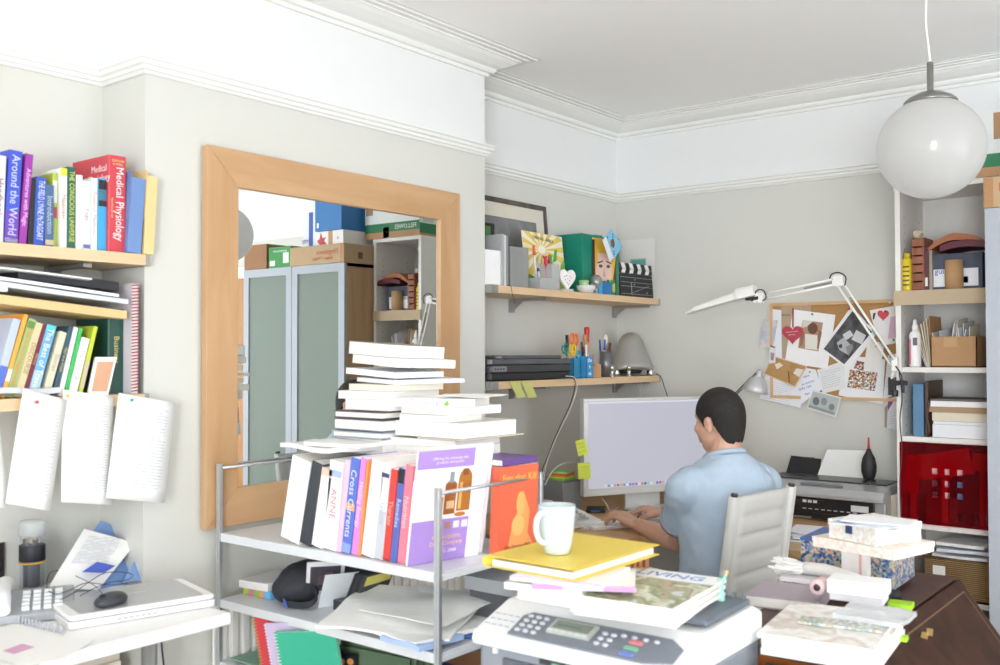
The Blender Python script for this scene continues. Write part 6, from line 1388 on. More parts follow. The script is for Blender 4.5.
# red acrylic panel with nine square holes
x0, x1 = BX0+.012, BX1-.004; z0, z1 = SHZ[3]+.003, SHZ[2]-.022; Yp = BYF-.008
hx = [(at(a, 470, Y=Yp).x, at(b, 470, Y=Yp).x) for a, b in ((931.8, 937.5), (944.5, 949.5), (957, 962.5))]
hz = [(at(945, b, Y=Yp).z, at(945, a, Y=Yp).z) for a, b in ((469, 475), (481, 487), (492.5, 498.5))][::-1]
tt = thing('acrylic_panel', 'translucent red acrylic panel with nine small square windows on the bookcase', 'panel', ((x0+x1)/2, Yp, z0))
bm = NB(); xs_ = [x0]+[v for p in hx for v in p]+[x1]; zs_ = [z0]+[v for p in hz for v in p]+[z1]
for i in range(len(xs_)-1):
    for j in range(len(zs_)-1):
        if i % 2 == 1 and j % 2 == 1: continue
        bx(bm, xs_[i], xs_[i+1], Yp, Yp+.004, zs_[j], zs_[j+1])
rm_ = bpy.data.materials.new('red_acrylic'); rm_.use_nodes = True; nt2 = rm_.node_tree; nt2.nodes.remove(nt2.nodes['Principled BSDF']); tr = nt2.nodes.new('ShaderNodeBsdfTransparent'); tr.inputs[0].default_value = (.92, .02, .05, 1); gl_ = nt2.nodes.new('ShaderNodeBsdfPrincipled'); gl_.inputs['Base Color'].default_value = rgb('5a0a18'); gl_.inputs['Roughness'].default_value = .08; mx = nt2.nodes.new('ShaderNodeMixShader'); mx.inputs[0].default_value = .28
nt2.links.new(tr.outputs[0], mx.inputs[1]); nt2.links.new(gl_.outputs[0], mx.inputs[2]); nt2.links.new(mx.outputs[0], nt2.nodes['Material Output'].inputs[0])
obj('acrylic_sheet', bm, rm_, tt)
for k, (lab, xx0, xx1, zz0, zz1, yy, cl, rz) in enumerate((('white envelope behind the red panel', .06, .26, .17, .27, .05, 'f2f2f2', -.2), ('light blue box behind the right of the red panel', .20, .30, .03, .20, .08, '6ab0e8', 0), ('white carton behind the left of the red panel', .02, .07, .10, .25, .04, 'e9e0e0', .05), ('grey bundle at the bottom behind the red panel', .08, .20, .001, .10, .09, 'a39a8a', .0), ('small white roll at the top right behind the red panel', .26, .33, .20, .27, .06, 'e6e6e6', .1))):
    bm = NB(); cx_, cz_ = (xx0+xx1)/2, (zz0+zz1)/2; Mr = Matrix.Translation((BX0+cx_, BYF+yy, SHZ[3]+cz_+ (0.012 if zz0 > .005 else .001))) @ Matrix.Rotation(rz, 4, 'Y'); bx(bm, -(xx1-xx0)/2, (xx1-xx0)/2, 0, .06, -(zz1-zz0)/2, (zz1-zz0)/2, 0, Mr); 
    if zz0 > .005: bx(bm, -.012, .012, 0.01, .05, SHZ[3]+.001-(SHZ[3]+cz_+.012), 0, 0, Matrix.Translation((BX0+cx_, BYF+yy, SHZ[3]+cz_+.012)))
    tag(obj('stored_item', bm, mat(cl, .6), bevel=.002), lab, 'packet')
# wicker basket with papers
z0 = SHZ[4]+.001; x0, x1 = at(926, 590, Y=BYF+.02).x, BX1-.024; y0, y1 = BYF+.006, -.05
tt = thing('wicker_basket', 'brown wicker basket full of papers on the low bookcase shelf', 'basket', ((x0+x1)/2, (y0+y1)/2, z0))
wk = bpy.data.materials.new('wicker'); wk.use_nodes = True; nt2 = wk.node_tree; b_2 = nt2.nodes['Principled BSDF']; tc = nt2.nodes.new('ShaderNodeTexCoord'); w1 = nt2.nodes.new('ShaderNodeTexWave'); w1.bands_direction = 'Z'; w1.inputs['Scale'].default_value = 42; w1.inputs['Distortion'].default_value = 3; w1.inputs['Detail Scale'].default_value = 14
rp = nt2.nodes.new('ShaderNodeValToRGB'); rp.color_ramp.elements[0].color = rgb('6e5234'); rp.color_ramp.elements[1].color = rgb('c2a06e'); nt2.links.new(tc.outputs['Object'], w1.inputs['Vector']); nt2.links.new(w1.outputs['Fac'], rp.inputs[0]); nt2.links.new(rp.outputs[0], b_2.inputs['Base Color']); bp = nt2.nodes.new('ShaderNodeBump'); bp.inputs['Distance'].default_value = .004; nt2.links.new(w1.outputs['Fac'], bp.inputs['Height']); nt2.links.new(bp.outputs[0], b_2.inputs['Normal']); b_2.inputs['Roughness'].default_value = .7
bm = NB(); hB = .155
for (a0, a1, c0_, c1_) in ((x0, x1, y0, y0+.008), (x0, x1, y1-.008, y1), (x0, x0+.008, y0+.008, y1-.008), (x1-.008, x1, y0+.008, y1-.008)): bx(bm, a0, a1, c0_, c1_, z0, z0+hB)
bx(bm, x0, x1, y0, y1, z0, z0+.006); obj('woven_sides', bm, wk, tt)
bm = NB(); tube(bm, [(x0, y0, z0+hB), (x1, y0, z0+hB), (x1, y1, z0+hB), (x0, y1, z0+hB)], .007, 8, closed=True); obj('rim', bm, wk, tt)
bm = NB(); bx(bm, x0+.03, x0+.075, y0-.002, y0, z0+.09, z0+.125); obj('paper_tag', bm, PAPER, tt)
for k in range(5):
    tag(slab('paper_sheets', '%s sheaf of papers heaped in the wicker basket' % ('lowest', 'second', 'middle', 'fourth', 'topmost')[k], 'papers', x0+.012+.008*k, x1-.012-.004*k, y0+.012, y1-.03, z0+.105+.023*k, .012, mat(('e9eaec', 'dfe2ea', 'eef0f2', 'd9dee8', 'f0f0f0')[k], .7), wav=.004, rot=(.0, .03, -.04, .05, -.06)[k], seed=k), None, None, 'papers heaped in the wicker basket')
bm = NB(); bx(bm, BX0+.05, BX1-.03, BYF+.0, -.06, .091, .30); tag(obj('storage_carton', bm, mat('d6d2cc', .6), bevel=.003), 'pale carton on the lowest bookcase shelf', 'box')
bm = NB(); q = [at(x, y, Z=.5) for x, y in ((918, 588), (952, 590), (966, 606), (926, 610))]
# cable running down the bookcase edge
bm.free(); bm = NB(); pts = [at(x, y, Y=BYF-.012) for x, y in ((899, 372), (901, 385), (902, 400), (900, 420), (902, 450), (900, 480), (901, 510), (902, 530))]; tube(bm, spline(pts), .0022, 6); tag(obj('lamp_cable', bm, mat('3a3234', .5)), 'dark cable running down the front edge of the bookcase', 'cable')

# ------------------------------------------------------------------ glass door cabinet beyond the bookcase
CX0, CX1, CYF, CZT = 1.648, 2.535, -.56, 1.985
t = thing('display_cabinet', 'wide wooden cabinet with two frosted glass doors in aluminium frames', 'cabinet', ((CX0+CX1)/2, -.28, 0))
CW = wood('a98966', 'bb9c78', .45, (12, 12, 1.2), 1.8, 'cabinet_veneer')
for x in (CX0, CX1-.02):
    bm = NB(); bx(bm, x, x+.02, CYF+.022, -.004, 0, CZT); obj('side_panel', bm, CW, t)
bm = NB(); bx(bm, CX0, CX1, CYF+.022, -.004, CZT-.02, CZT+.001); obj('top', bm, CW, t)
bm = NB(); bx(bm, CX0+.02, CX1-.02, -.02, -.01, 0, CZT-.02); obj('back_panel', bm, mat('b9b7a8', .6), t)
for z in (.10, .55, .98, 1.22, 1.60):
    bm = NB(); bx(bm, CX0+.021, CX1-.021, CYF+.04, -.021, z-.018, z); obj('shelf', bm, mat('d4cfb8', .5), t)
cm = (CX0+CX1)/2; FRM = mat('a4a9b2', .5, .15, name='aluminium_frame'); FG = bpy.data.materials.new('frosted_glass'); FG.use_nodes = True; b_3 = FG.node_tree.nodes['Principled BSDF']; b_3.inputs['Base Color'].default_value = rgb('a2afa6'); b_3.inputs['Roughness'].default_value = .45; nt2 = FG.node_tree; tr = nt2.nodes.new('ShaderNodeBsdfTransparent'); tr.inputs[0].default_value = rgb('cfd9d2'); mx = nt2.nodes.new('ShaderNodeMixShader'); mx.inputs[0].default_value = .5; nt2.links.new(tr.outputs[0], mx.inputs[1]); nt2.links.new(b_3.outputs[0], mx.inputs[2]); nt2.links.new(mx.outputs[0], nt2.nodes['Material Output'].inputs[0])
for a, b in ((CX0, cm-.002), (cm+.002, CX1)):
    fwid = .048; d_ = None
    bm = NB()
    for (p, q, r_, s_) in ((a, b, .02, .02+fwid), (a, b, CZT-fwid, CZT), (a, a+fwid, .02+fwid, CZT-fwid), (b-fwid, b, .02+fwid, CZT-fwid)): bx(bm, p, q, CYF, CYF+.02, r_, s_)
    d_ = obj('door', bm, FRM, t)
    bm = NB(); bx(bm, a+fwid-.004, b-fwid+.004, CYF+.007, CYF+.012, .02+fwid-.004, CZT-fwid+.004); obj('frosted_pane', bm, FG, d_)
for k, (lab, xx, w_, z_, h_, cl) in enumerate((('yellow green file row inside the right half of the cabinet', 2.17, .20, 1.221, .30, 'c9c27a'), ('pale grey box inside the left half of the cabinet', 1.74, .28, 1.601, .24, 'e3e3dc'), ('cream box on the middle shelf of the cabinet', 1.78, .25, .981, .17, 'd9d4c0'), ('pink and blue box behind the frosted left pane', 2.2, .25, .981, .16, 'b0a6b8'), ('yellow files on the top cabinet shelf', 2.18, .16, 1.601, .24, 'cfcaa0'))):
    bm = NB(); bx(bm, xx, xx+w_, CYF+.09, CYF+.34, z_, z_+h_); tag(obj('stored_box', bm, mat(cl, .7), bevel=.003), lab, 'box')
# boxes on the cabinet and the bookcase
ZT = CZT+.0015
def carton(label, x0, x1, y0, y1, z0, h_, m, arts=(), texts=(), rz=0, group=None, sidearts=()):
    c_ = Vector(((x0+x1)/2, (y0+y1)/2, z0)); M = Matrix.Translation(c_) @ Matrix.Rotation(rz, 4, 'Z'); w_, d_ = x1-x0, y1-y0
    o = thing('cardboard_box', label, 'box', M=M, group=group)
    bm = NB(); bx(bm, -w_/2, w_/2, -d_/2, d_/2, 0, h_); ms = [m]
    F_ = Matrix(((1, 0, 0, 0), (0, 0, 1, -d_/2), (0, 1, 0, 0), (0, 0, 0, 1)))
    for pts, cl in arts: ms.append(mat(cl, .5)); prism(bm, [(-w_/2+w_*a, h_*b) for a, b in pts], -.0006, 0, len(ms)-1, F_)
    G_ = Matrix(((0, 0, 1, -w_/2), (1, 0, 0, 0), (0, 1, 0, 0), (0, 0, 0, 1)))
    for pts, cl in sidearts: ms.append(mat(cl, .5)); prism(bm, [(-d_/2+d_*a, h_*b) for a, b in pts], -.0006, 0, len(ms)-1, G_)
    obj('carton', bm, ms, o, local=True, bevel=.002)
    bm = NB(); bx(bm, -w_/2-.0008, w_/2+.0008, -.02, .02, h_, h_+.0008); obj('packing_tape', bm, mat('b89a72', .3), o, local=True)
    if texts:
        bm = NB()
        for s, a, b, sz in texts: text_into(bm, s, sz, axes((-w_/2+w_*a, -d_/2-.0012, h_*b), (1, 0, 0), (0, 0, 1)), fit=w_*.75)
        obj('lettering', bm, mat(texts_col, .6), o, local=True)
    return o
texts_col = 'c05a3a'
carton('long kraft box with red handwriting on the left end of the cabinet', 1.646, 2.10, -.565, -.20, ZT, .108, mat('b39a78', .8, name='kraft_board'), [(rc(.0, .07, 0, 1), 'a97f56')], [('Negatives', .30, .62, .045), ('Slides + Prints', .38, .28, .030)], sidearts=[(rc(.3, .4, .25, .6), '6a4a34')])
texts_col = 'e9f2e9'
carton('green paper box with a white label beside the long kraft box', 2.11, 2.31, -.55, -.25, ZT, .125, mat('2f8a3f', .5), [(rc(.72, .95, .1, .35), 'e9ece9'), (rc(.1, .35, .2, .7), 'dfe6df')], [('premium paper', .5, .8, .02)])
carton('brown open topped box on the far end of the cabinet', 2.32, 2.53, -.56, -.15, ZT, .15, mat('9a7150', .8))
texts_col = '2a3f86'
carton('tall white and blue printed box standing on the long kraft box', 1.96, 2.08, -.48, -.22, ZT+.111, .21, mat('dfe2e8', .5), [(rc(.3, .6, 0, 1), '3a5aa8')], [('Fritz', .78, .2, .04)])
texts_col = '55585c'
carton('white box with a red splash print on the long kraft box', 1.72, 1.94, -.50, -.26, ZT+.111, .085, mat('e6e4e2', .5), [([(.62, .1), (.72, .35), (.65, .6), (.78, .55), (.85, .95), (.9, .5), (1, .4), (.9, .1)], 'b83a44'), (rc(.40, .56, 0, 1), 'b58a62')], [('o', .2, .5, .03)])
carton('blue box lying on the white box, topmost on the cabinet', 1.725, 1.945, -.51, -.30, ZT+.198, .19, mat('2f72b0', .5), [(rc(.86, .93, .1, .25), 'e6eef4')])
texts_col = 'eaf2ea'
carton('white storage box with a green band and tape patches on top of the bookcase', 1.275, 1.70, -.345, -.05, BZT+.021, .25, mat('e3e6e4', .5), [(rc(0, 1, 0, .14), 'b58a62'), (rc(0, 1, .14, .34), '2c7a52'), (rc(.5, .62, .62, .95), 'b08a62'), (rc(.85, .98, .55, .95), 'b08a62'), (rc(.55, .66, .0, .25), 'b08a62')], [('FELLOWES', .25, .23, .035)], sidearts=[(rc(0, 1, 0, .05), 'b58a62'), (rc(0, 1, .05, .28), '2c7a52'), (rc(.1, .4, .3, .7), 'b9d2c4')])

# ------------------------------------------------------------------ cork board and what is pinned on it
bx0, bz1, bz0 = at(770, 303, Y=-.012).x, at(770, 303.5, Y=-.012).z, at(840, 400, Y=-.012).z; bx1 = 1.262
t = thing('cork_board', 'wooden framed cork board on the back wall', 'board', ((bx0+bx1)/2, -.001, bz0))
bm = NB(); bx(bm, bx0+.012, bx1-.012, -.010, -.001, bz0+.012, bz1-.012); obj('cork', bm, mat('b58a58', .9, var=.18, bump=.4, scale=120, name='cork'), t)
for (a, b, c_, d_) in ((bx0, bx1, bz1-.014, bz1), (bx0, bx1, bz0, bz0+.014), (bx0, bx0+.014, bz0+.014, bz1-.014), (bx1-.014, bx1, bz0+.014, bz1-.014)):
    bm = NB(); bx(bm, a, b, -.018, -.0005, c_, d_); obj('frame_rail', bm, wood('c9a474', 'd8b588', .5, (4, 4, 4), 2, 'board_frame'), t)
def Zp(x, y, k): return at(750+x/4.75, 290+y/4.75, Y=-.014-.0016*k)
def board_item(name, label, cat, pts, k, col, arts=(), lines=None, rough=.6, texts=()):
    P = [Zp(x, y, k) for x, y in pts]; bm = NB(); off = Vector((0, -.0006, 0)); hexa(bm, P, [p+off for p in P]); ms = [mat(col, rough) if isinstance(col, str) else col]
    for j, (ap, ac) in enumerate(arts):
        ms.append(mat(ac, .5) if isinstance(ac, str) else ac); Q = [Zp(x, y, k)+Vector((0, -.0007-.00007*j, 0)) for x, y in ap]; hexa(bm, Q, [q+Vector((0, -.00006, 0)) for q in Q], len(ms)-1)
    if lines:
        x0_, y0_, ux_, uy_, vx_, vy_, n_, lc = lines; ms.append(mat(lc, .7)); rnd_ = random.Random(k)
        for j in range(n_):
            f_ = j/n_; a = (x0_+vx_*f_, y0_+vy_*f_); e = rnd_.uniform(.7, 1.0); b = (a[0]+ux_*e, a[1]+uy_*e)
            p, q = Zp(*a, k)+Vector((0, -.0009, 0)), Zp(*b, k)+Vector((0, -.0009, 0)); u_ = Vector((0, 0, .0013)); hexa(bm, [p, q, q+u_, p+u_], [v+Vector((0, -.0001, 0)) for v in (p, q, q+u_, p+u_)], len(ms)-1)
    for s, x, y, sz, tc_, fx in texts: ms.append(mat(tc_, .6)); text_into(bm, s, sz, axes(Zp(x, y, k)+Vector((0, -.001, 0)), (1, 0, fx), (0, 0, 1)), len(ms)-1)
    return tag(obj(name, bm, ms), label, cat)
board_item('sheet_of_paper', 'white sheet peeking out at the upper left of the cork board', 'paper', [(105, 90), (180, 100), (165, 340), (90, 320)], 0, 'e4e8f0')
board_item('sheet_of_paper', 'large white typed sheet at the lower left of the cork board', 'paper', [(92, 330), (260, 370), (240, 560), (45, 515)], 0, 'e6e8ee', lines=(75, 430, 150, 34, -12, 90, 9, 'b4b8c4'))
board_item('printed_card', 'kraft coloured card with dark lettering at the board top', 'card', [(148, 66), (290, 56), (291, 104), (212, 100), (188, 335), (152, 325)], 1, 'b39c82', texts=[('EPSON', 171, 120, .0125, '3a3c48', 0)])
board_item('iridescent_card', 'shiny lilac card overhanging the left edge of the cork board', 'card', [(70, 135), (132, 145), (110, 278), (43, 268)], 2, patterned(['b8bed8', 'd6c9c4', 'a8b4cc', 'cfd4dc'], 14, .3, 'noise', 'iridescent'))
board_item('typed_sheet', 'white sheet with two colour photographs at the lower right of the board', 'paper', [(455, 310), (642, 330), (630, 542), (421, 500)], 1, 'eaebee',
    [([(475, 378), (608, 392), (592, 480), (462, 462)], patterned(['e9e6e0', '8a8478', 'd8a878', '4c5a4a', 'c8ccd0', 'a85a3a'], 150, .5, 'voronoi', 'collage_print')), ([(508, 335), (548, 343), (540, 385), (492, 372)], patterned(['9a4a40', 'd8c8b8', '6a5048'], 160, .5, 'voronoi', 'photo_print'))])
board_item('letter', 'white handwritten letter below the photographs in the middle of the board', 'letter', [(318, 380), (445, 335), (455, 466), (346, 492)], 2, 'e3e4e6', lines=(335, 395, 95, -25, 12, 85, 8, 'a8aab2'))
board_item('folded_sheet', 'blank folded white sheet overlapping the typed sheet', 'paper', [(560, 235), (640, 255), (622, 352), (585, 385), (540, 372)], 3, 'e9e7e2')
board_item('greeting_card', 'white card with a red heart at the upper right of the cork board', 'card', [(568, 97), (712, 70), (712, 250), (640, 262), (590, 180)], 1, 'eceaea', [([(633+28*(16*math.sin(a)**3)/16, 118-27*(13*math.cos(a)-5*math.cos(2*a)-2*math.cos(3*a)-math.cos(4*a))/15) for a in [2*PI*j/24 for j in range(24)]][::-1], 'cf4452'), ([(585, 110), (598, 108), (590, 140), (583, 140)], '3a3c44')])
board_item('pink_note', 'pink note at the right end of the cork board', 'note', [(668, 128), (712, 120), (712, 222), (655, 232)], 2, 'd9b4cc')
board_item('sheet_of_paper', 'white typed sheet at the right edge beside the bookcase', 'paper', [(655, 308), (712, 300), (712, 485), (632, 522)], 2, 'e4e5ea', lines=(655, 330, 50, -8, -12, 140, 12, 'a9adb8'))
board_item('hanging_leaflet', 'leaflet hanging below the board beside the bookcase', 'leaflet', [(650, 522), (712, 498), (706, 668), (640, 652)], 1, 'd9dae0', [([(640, 560), (655, 540), (650, 655), (640, 652)], '9a8a7a'), ([(655, 530), (690, 515), (655, 575)], '8a4a78')], lines=(660, 580, 38, -8, -4, 70, 6, 'a0a4b0'))
board_item('baby_photo_sheet', 'white sheet with a photograph of a sleeping baby in white', 'photo', [(205, 92), (406, 118), (368, 375), (165, 345)], 3, 'f0eff0',
    [([(250, 142), (347, 155), (325, 292), (228, 275)], 'b08c74'), ([(262, 208), (320, 215), (322, 285), (262, 278)], 'e2dfd6'), ([(298+24*math.cos(a), 182+28*math.sin(a)) for a in [2*PI*j/16 for j in range(16)]], '6e4836'), ([(245, 190), (262, 205), (250, 262), (236, 270)], '9a705a'), ([(326, 190), (342, 200), (326, 280), (318, 280)], '8a6450'), ([(250, 142), (300, 149), (268, 175), (248, 180)], 'd6cfc6')])
board_item('art_photo', 'tilted black and white photograph with a white border on the board', 'photo', [(480, 78), (603, 205), (470, 382), (338, 282)], 5, 'eeedee',
    [([(486, 100), (580, 200), (448, 353), (350, 280)], patterned(['2a2a2e', '3a3a3e', '55565a', '2f2f33'], 22, .4, 'noise', 'dark_photo')), ([(505, 190), (552, 215), (530, 258), (482, 235)], 'd2d3d4'), ([(440, 212), (475, 190), (492, 215), (455, 240)], 'cfd0d2'), ([(412, 250), (445, 225), (480, 262), (470, 310), (425, 285)], 'b4b5b8'), ([(455, 270), (485, 255), (490, 275), (468, 315)], '8a8b8e'), ([(420, 262), (436, 255), (440, 272), (426, 278)], '3a3a3e')])
board_item('brown_photo', 'sepia brown photograph with two white squares, lower left of the board', 'photo', [(105, 310), (273, 362), (215, 464), (63, 397)], 4, 'd9c4a8', [([(107, 316), (266, 364), (213, 456), (70, 396)], patterned(['a8804c', 'b8905c', '94703f'], 10, .4, 'noise', 'sepia_print')), ([(118, 352), (142, 345), (158, 358), (128, 378)], 'e0d6c6'), ([(222, 372), (255, 378), (235, 415), (205, 395)], 'ded6cc'), ([(180, 385), (186, 385), (190, 440), (184, 436)], '7a5a34')])
board_item('handwritten_note', 'white note with blue handwriting below the sepia photograph', 'note', [(255, 368), (312, 378), (345, 470), (300, 500), (238, 545)], 3, 'e8eaf2')
bm = NB()
for s, x, y in (('Nick', 268, 410), ('an invoice', 275, 440), ('SUN 12th', 262, 465), ('bye', 272, 492)): text_into(bm, s, .015, axes(Zp(x, y, 3)+Vector((0, -.0008, 0)), (1, 0, .35), (-.35, 0, 1)))
hn = bpy.context.scene.objects['handwritten_note']; ho = obj('blue_handwriting', bm, mat('3a55b0', .6), hn)
board_item('family_photo', 'pale greenish photograph of three people below the board', 'photo', [(300, 474), (433, 510), (410, 606), (267, 562)], 5, 'dcdedd', [([(300, 482), (425, 514), (404, 596), (275, 556)], 'b4bcbc'), ([(314+16*math.cos(a), 528+20*math.sin(a)) for a in [2*PI*j/14 for j in range(14)]], '6a7472'), ([(352+14*math.cos(a), 530+18*math.sin(a)) for a in [2*PI*j/14 for j in range(14)]], '8a9492'), ([(388+14*math.cos(a), 556+16*math.sin(a)) for a in [2*PI*j/14 for j in range(14)]], '7c8684'), ([(283, 545), (400, 580), (402, 595), (277, 556)], '8f9a98')])
board_item('small_tag', 'small white peg tag at the left of the cork board', 'tag', [(95, 268), (124, 262), (121, 346), (90, 350)], 5, 'dbd9da', [([(96, 262), (120, 270), (117, 276), (95, 268)], '7a3a4a'), ([(98, 295), (116, 300), (112, 335), (98, 332)], '9a8f94')])
tt = thing('heart_decoration', 'red heart decoration hanging from a dark red ribbon on the board', 'decoration', Zp(203, 215, 6))
bm = NB(); hp_ = [(203+50*(math.sin(a)**3), 208-46*(13*math.cos(a)-5*math.cos(2*a)-2*math.cos(3*a)-math.cos(4*a))/15) for a in [2*PI*j/36 for j in range(36)]][::-1]
P = [Zp(x, y, 6) for x, y in hp_]; hexa(bm, P, [p+Vector((0, -.004, 0)) for p in P]); obj('heart', bm, mat('b23a4c', .35), tt, bevel=.0008)
bm = NB(); P = [Zp(x, y, 6) for x, y in ((201, 86), (208, 86), (207, 178), (201, 178))]; hexa(bm, P, [p+Vector((0, -.001, 0)) for p in P]); obj('ribbon', bm, mat('8a2440', .5), tt)
bm = NB(); 
for s, y in (('merry christmas', 198), ('with love', 212)): text_into(bm, s, .009, axes(Zp(200, y, 6)+Vector((0, -.0045, 0)), (1, 0, .08), (0, 0, 1)))
obj('heart_lettering', bm, mat('e9cfd4', .5), tt)
for k, (x, y, cl, nm) in enumerate(((297, 115, '2f9a5a', 'green pin on the baby photograph sheet'), (472, 90, 'b8283c', 'red pin on the tilted black and white photograph'), (285, 390, 'd9c23a', 'yellow pin on the blue handwritten note'), (683, 237, '3f9a6a', 'green pin near the pink note'), (275, 57, 'e6e6e6', 'white pin in the top rail of the board'), (666, 60, 'ececec', 'white pin near the right end of the board top'), (643, 102, 'a83040', 'dark red pin in the red heart card'), (600, 268, 'd8b83a', 'yellow pin on the blank folded sheet'))):
    p = Zp(x, y, 6); bm = NB(); ell(bm, p+Vector((0, -.004, 0)), (.005, .004, .005), u=12, v=8); cyl(bm, p, p+Vector((0, .010, 0)), .001, n=6); tag(obj('push_pin', bm, mat(cl, .3)), nm, 'pin')

# ------------------------------------------------------------------ white architect lamp on the bookcase
LW = mat('e6e5e1', .4, name='lamp_white'); LB = mat('26262a', .4)
pb = at(895, 366, Y=-.37); pe = at(838, 281, Y=-.47); ph = at(759, 298, Y=-.50); 
t = thing('desk_lamp', 'white long arm architect lamp clamped to the bookcase side', 'lamp', at(899, 385, Y=-.345))
bm = NB(); cl = Vector((BX0, BYF, at(899, 385, Y=BYF).z)); bx(bm, BX0-.026, BX0-.002, BYF-.022, BYF+.035, cl.z-.04, cl.z+.03); bx(bm, BX0-.018, BX0+.045, BYF-.026, BYF-.006, cl.z+.0, cl.z+.018); cyl(bm, (BX0+.03, BYF-.016, cl.z-.03), (BX0+.03, BYF-.016, cl.z+.02), .006); cyl(bm, (BX0+.0, BYF-.018, cl.z-.045), (BX0+.0, BYF-.018, cl.z-.02), .012); obj('clamp', bm, LB, t, bevel=.001)
bm = NB(); cyl(bm, Vector((BX0-.014, BYF-.012, cl.z+.02)), pb, .008); bx(bm, -.012, .012, -.01, .01, -.02, .035, 0, Matrix.Translation(pb)); obj('base_joint', bm, LW, t, bevel=.002)
def twin(a, b, gap, name):
    d = (b-a).normalized(); n = Vector((d.z, 0, -d.x)).normalized(); bm = NB()
    for s in (-1, 1): tube(bm, [a+n*s*gap, b+n*s*gap], .0048, 8)
    obj(name, bm, LW, t); return d, n
d1, n1 = twin(pb, pe, .012, 'lower_arm'); d2, n2 = twin(pe, ph, .011, 'upper_arm')
for (a, b, o1, o2) in ((pb, pe, .05, .42), (pb, pe, .48, .80)):
    bm = NB(); s = a.lerp(b, o1)+n1*.004; e = a.lerp(b, o2)+n1*.004; n_ = 90; d = (e-s).normalized(); u, v, _ = frame_of(d)
    tube(bm, [s.lerp(e, k/n_)+u*(.005*math.cos(k*1.3))+v*(.005*math.sin(k*1.3)) for k in range(n_+1)], .0013, 4); obj('spring', bm, mat('6a6c70', .3, .8), t)
bm = NB(); s = pe.lerp(ph, .03)+n2*.0; e = pe.lerp(ph, .42)-n2*.0; n_ = 90; d = (e-s).normalized(); u, v, _ = frame_of(d); tube(bm, [s.lerp(e, k/n_)+u*(.0045*math.cos(k*1.3))+v*(.0045*math.sin(k*1.3)) for k in range(n_+1)], .0013, 4); obj('spring', bm, mat('6a6c70', .3, .8), t)
for nm, p in (('elbow_joint', pe), ('head_joint', ph)):
    bm = NB(); prism(bm, rrect(-.022, .022, -.020, .022, .008), -.008, .008, M=Matrix.Translation(p) @ Matrix(((1, 0, 0, 0), (0, 0, 1, 0), (0, 1, 0, 0), (0, 0, 0, 1)))); 
    for q in ((-.012, .01), (.012, .01), (0, -.012)): cyl(bm, p+Vector((q[0], -.012, q[1])), p+Vector((q[0], .012, q[1])), .005, n=10)
    obj(nm, bm, LW, t, bevel=.001)
bm = NB(); pts = [pe+Vector((.03, -.01, -.02)), pe+Vector((.035, -.012, .012)), pe+Vector((.01, -.012, .032)), pe+Vector((-.02, -.012, .028)), pe+Vector((-.03, -.01, .01))]; tube(bm, spline(pts), .0028, 6); obj('black_flex', bm, LB, t)
bm = NB(); pts = [ph+Vector((-.02, -.01, .0)), ph+Vector((-.005, -.012, .03)), ph+Vector((.025, -.012, .03)), ph+Vector((.035, -.01, .0)), ph+Vector((.02, -.01, -.012))]; tube(bm, spline(pts), .0026, 6); obj('black_flex', bm, LB, t)
bm = NB(); pts = [pb+Vector((.006, -.012, .0)), pb+Vector((.025, -.014, -.03)), pb+Vector((.028, -.012, -.06)), cl+Vector((.01, -.03, .0))]; tube(bm, spline(pts), .0028, 6); obj('black_flex', bm, LB, t)
# head: long flat hood
h0 = at(756, 293, Y=-.50); h1 = at(687, 313, Y=-.53); dh = (h1-h0); Lh = dh.length; dh.normalize(); wy = Vector((0, 1, 0)); wy = (wy-dh*wy.dot(dh)).normalized(); nz_ = dh.cross(wy); nz_ = nz_ if nz_.z > 0 else -nz_
bm = NB(); cyl(bm, ph, ph-Vector((.035, 0, .002)), .011); bx(bm, -.012, .012, -.012, .012, -.008, .008, 0, Matrix.Translation(ph-Vector((.045, 0, .001)))); obj('swivel', bm, LB, t, bevel=.002)
Mh = Matrix(((dh.x, wy.x, nz_.x, h0.x), (dh.y, wy.y, nz_.y, h0.y), (dh.z, wy.z, nz_.z, h0.z), (0, 0, 0, 1)))
bm = NB(); sec = [(0, .036, .034, -.012), (.075, .036, .038, -.008), (.088, .032, .026, -.006), (Lh*.86, .032, .018, -.006), (Lh, .022, -.002, -.006)]
rings = []
for x_, w_, zt_, zb2 in sec: rings.append([Mh @ Vector(p) for p in ((x_, -w_, zb2), (x_, -w_*.8, zt_*.7), (x_, -w_*.5, zt_), (x_, w_*.5, zt_), (x_, w_*.8, zt_*.7), (x_, w_, zb2))])
ringed(bm, rings, smooth=False); obj('shade', bm, LW, t, bevel=.001)
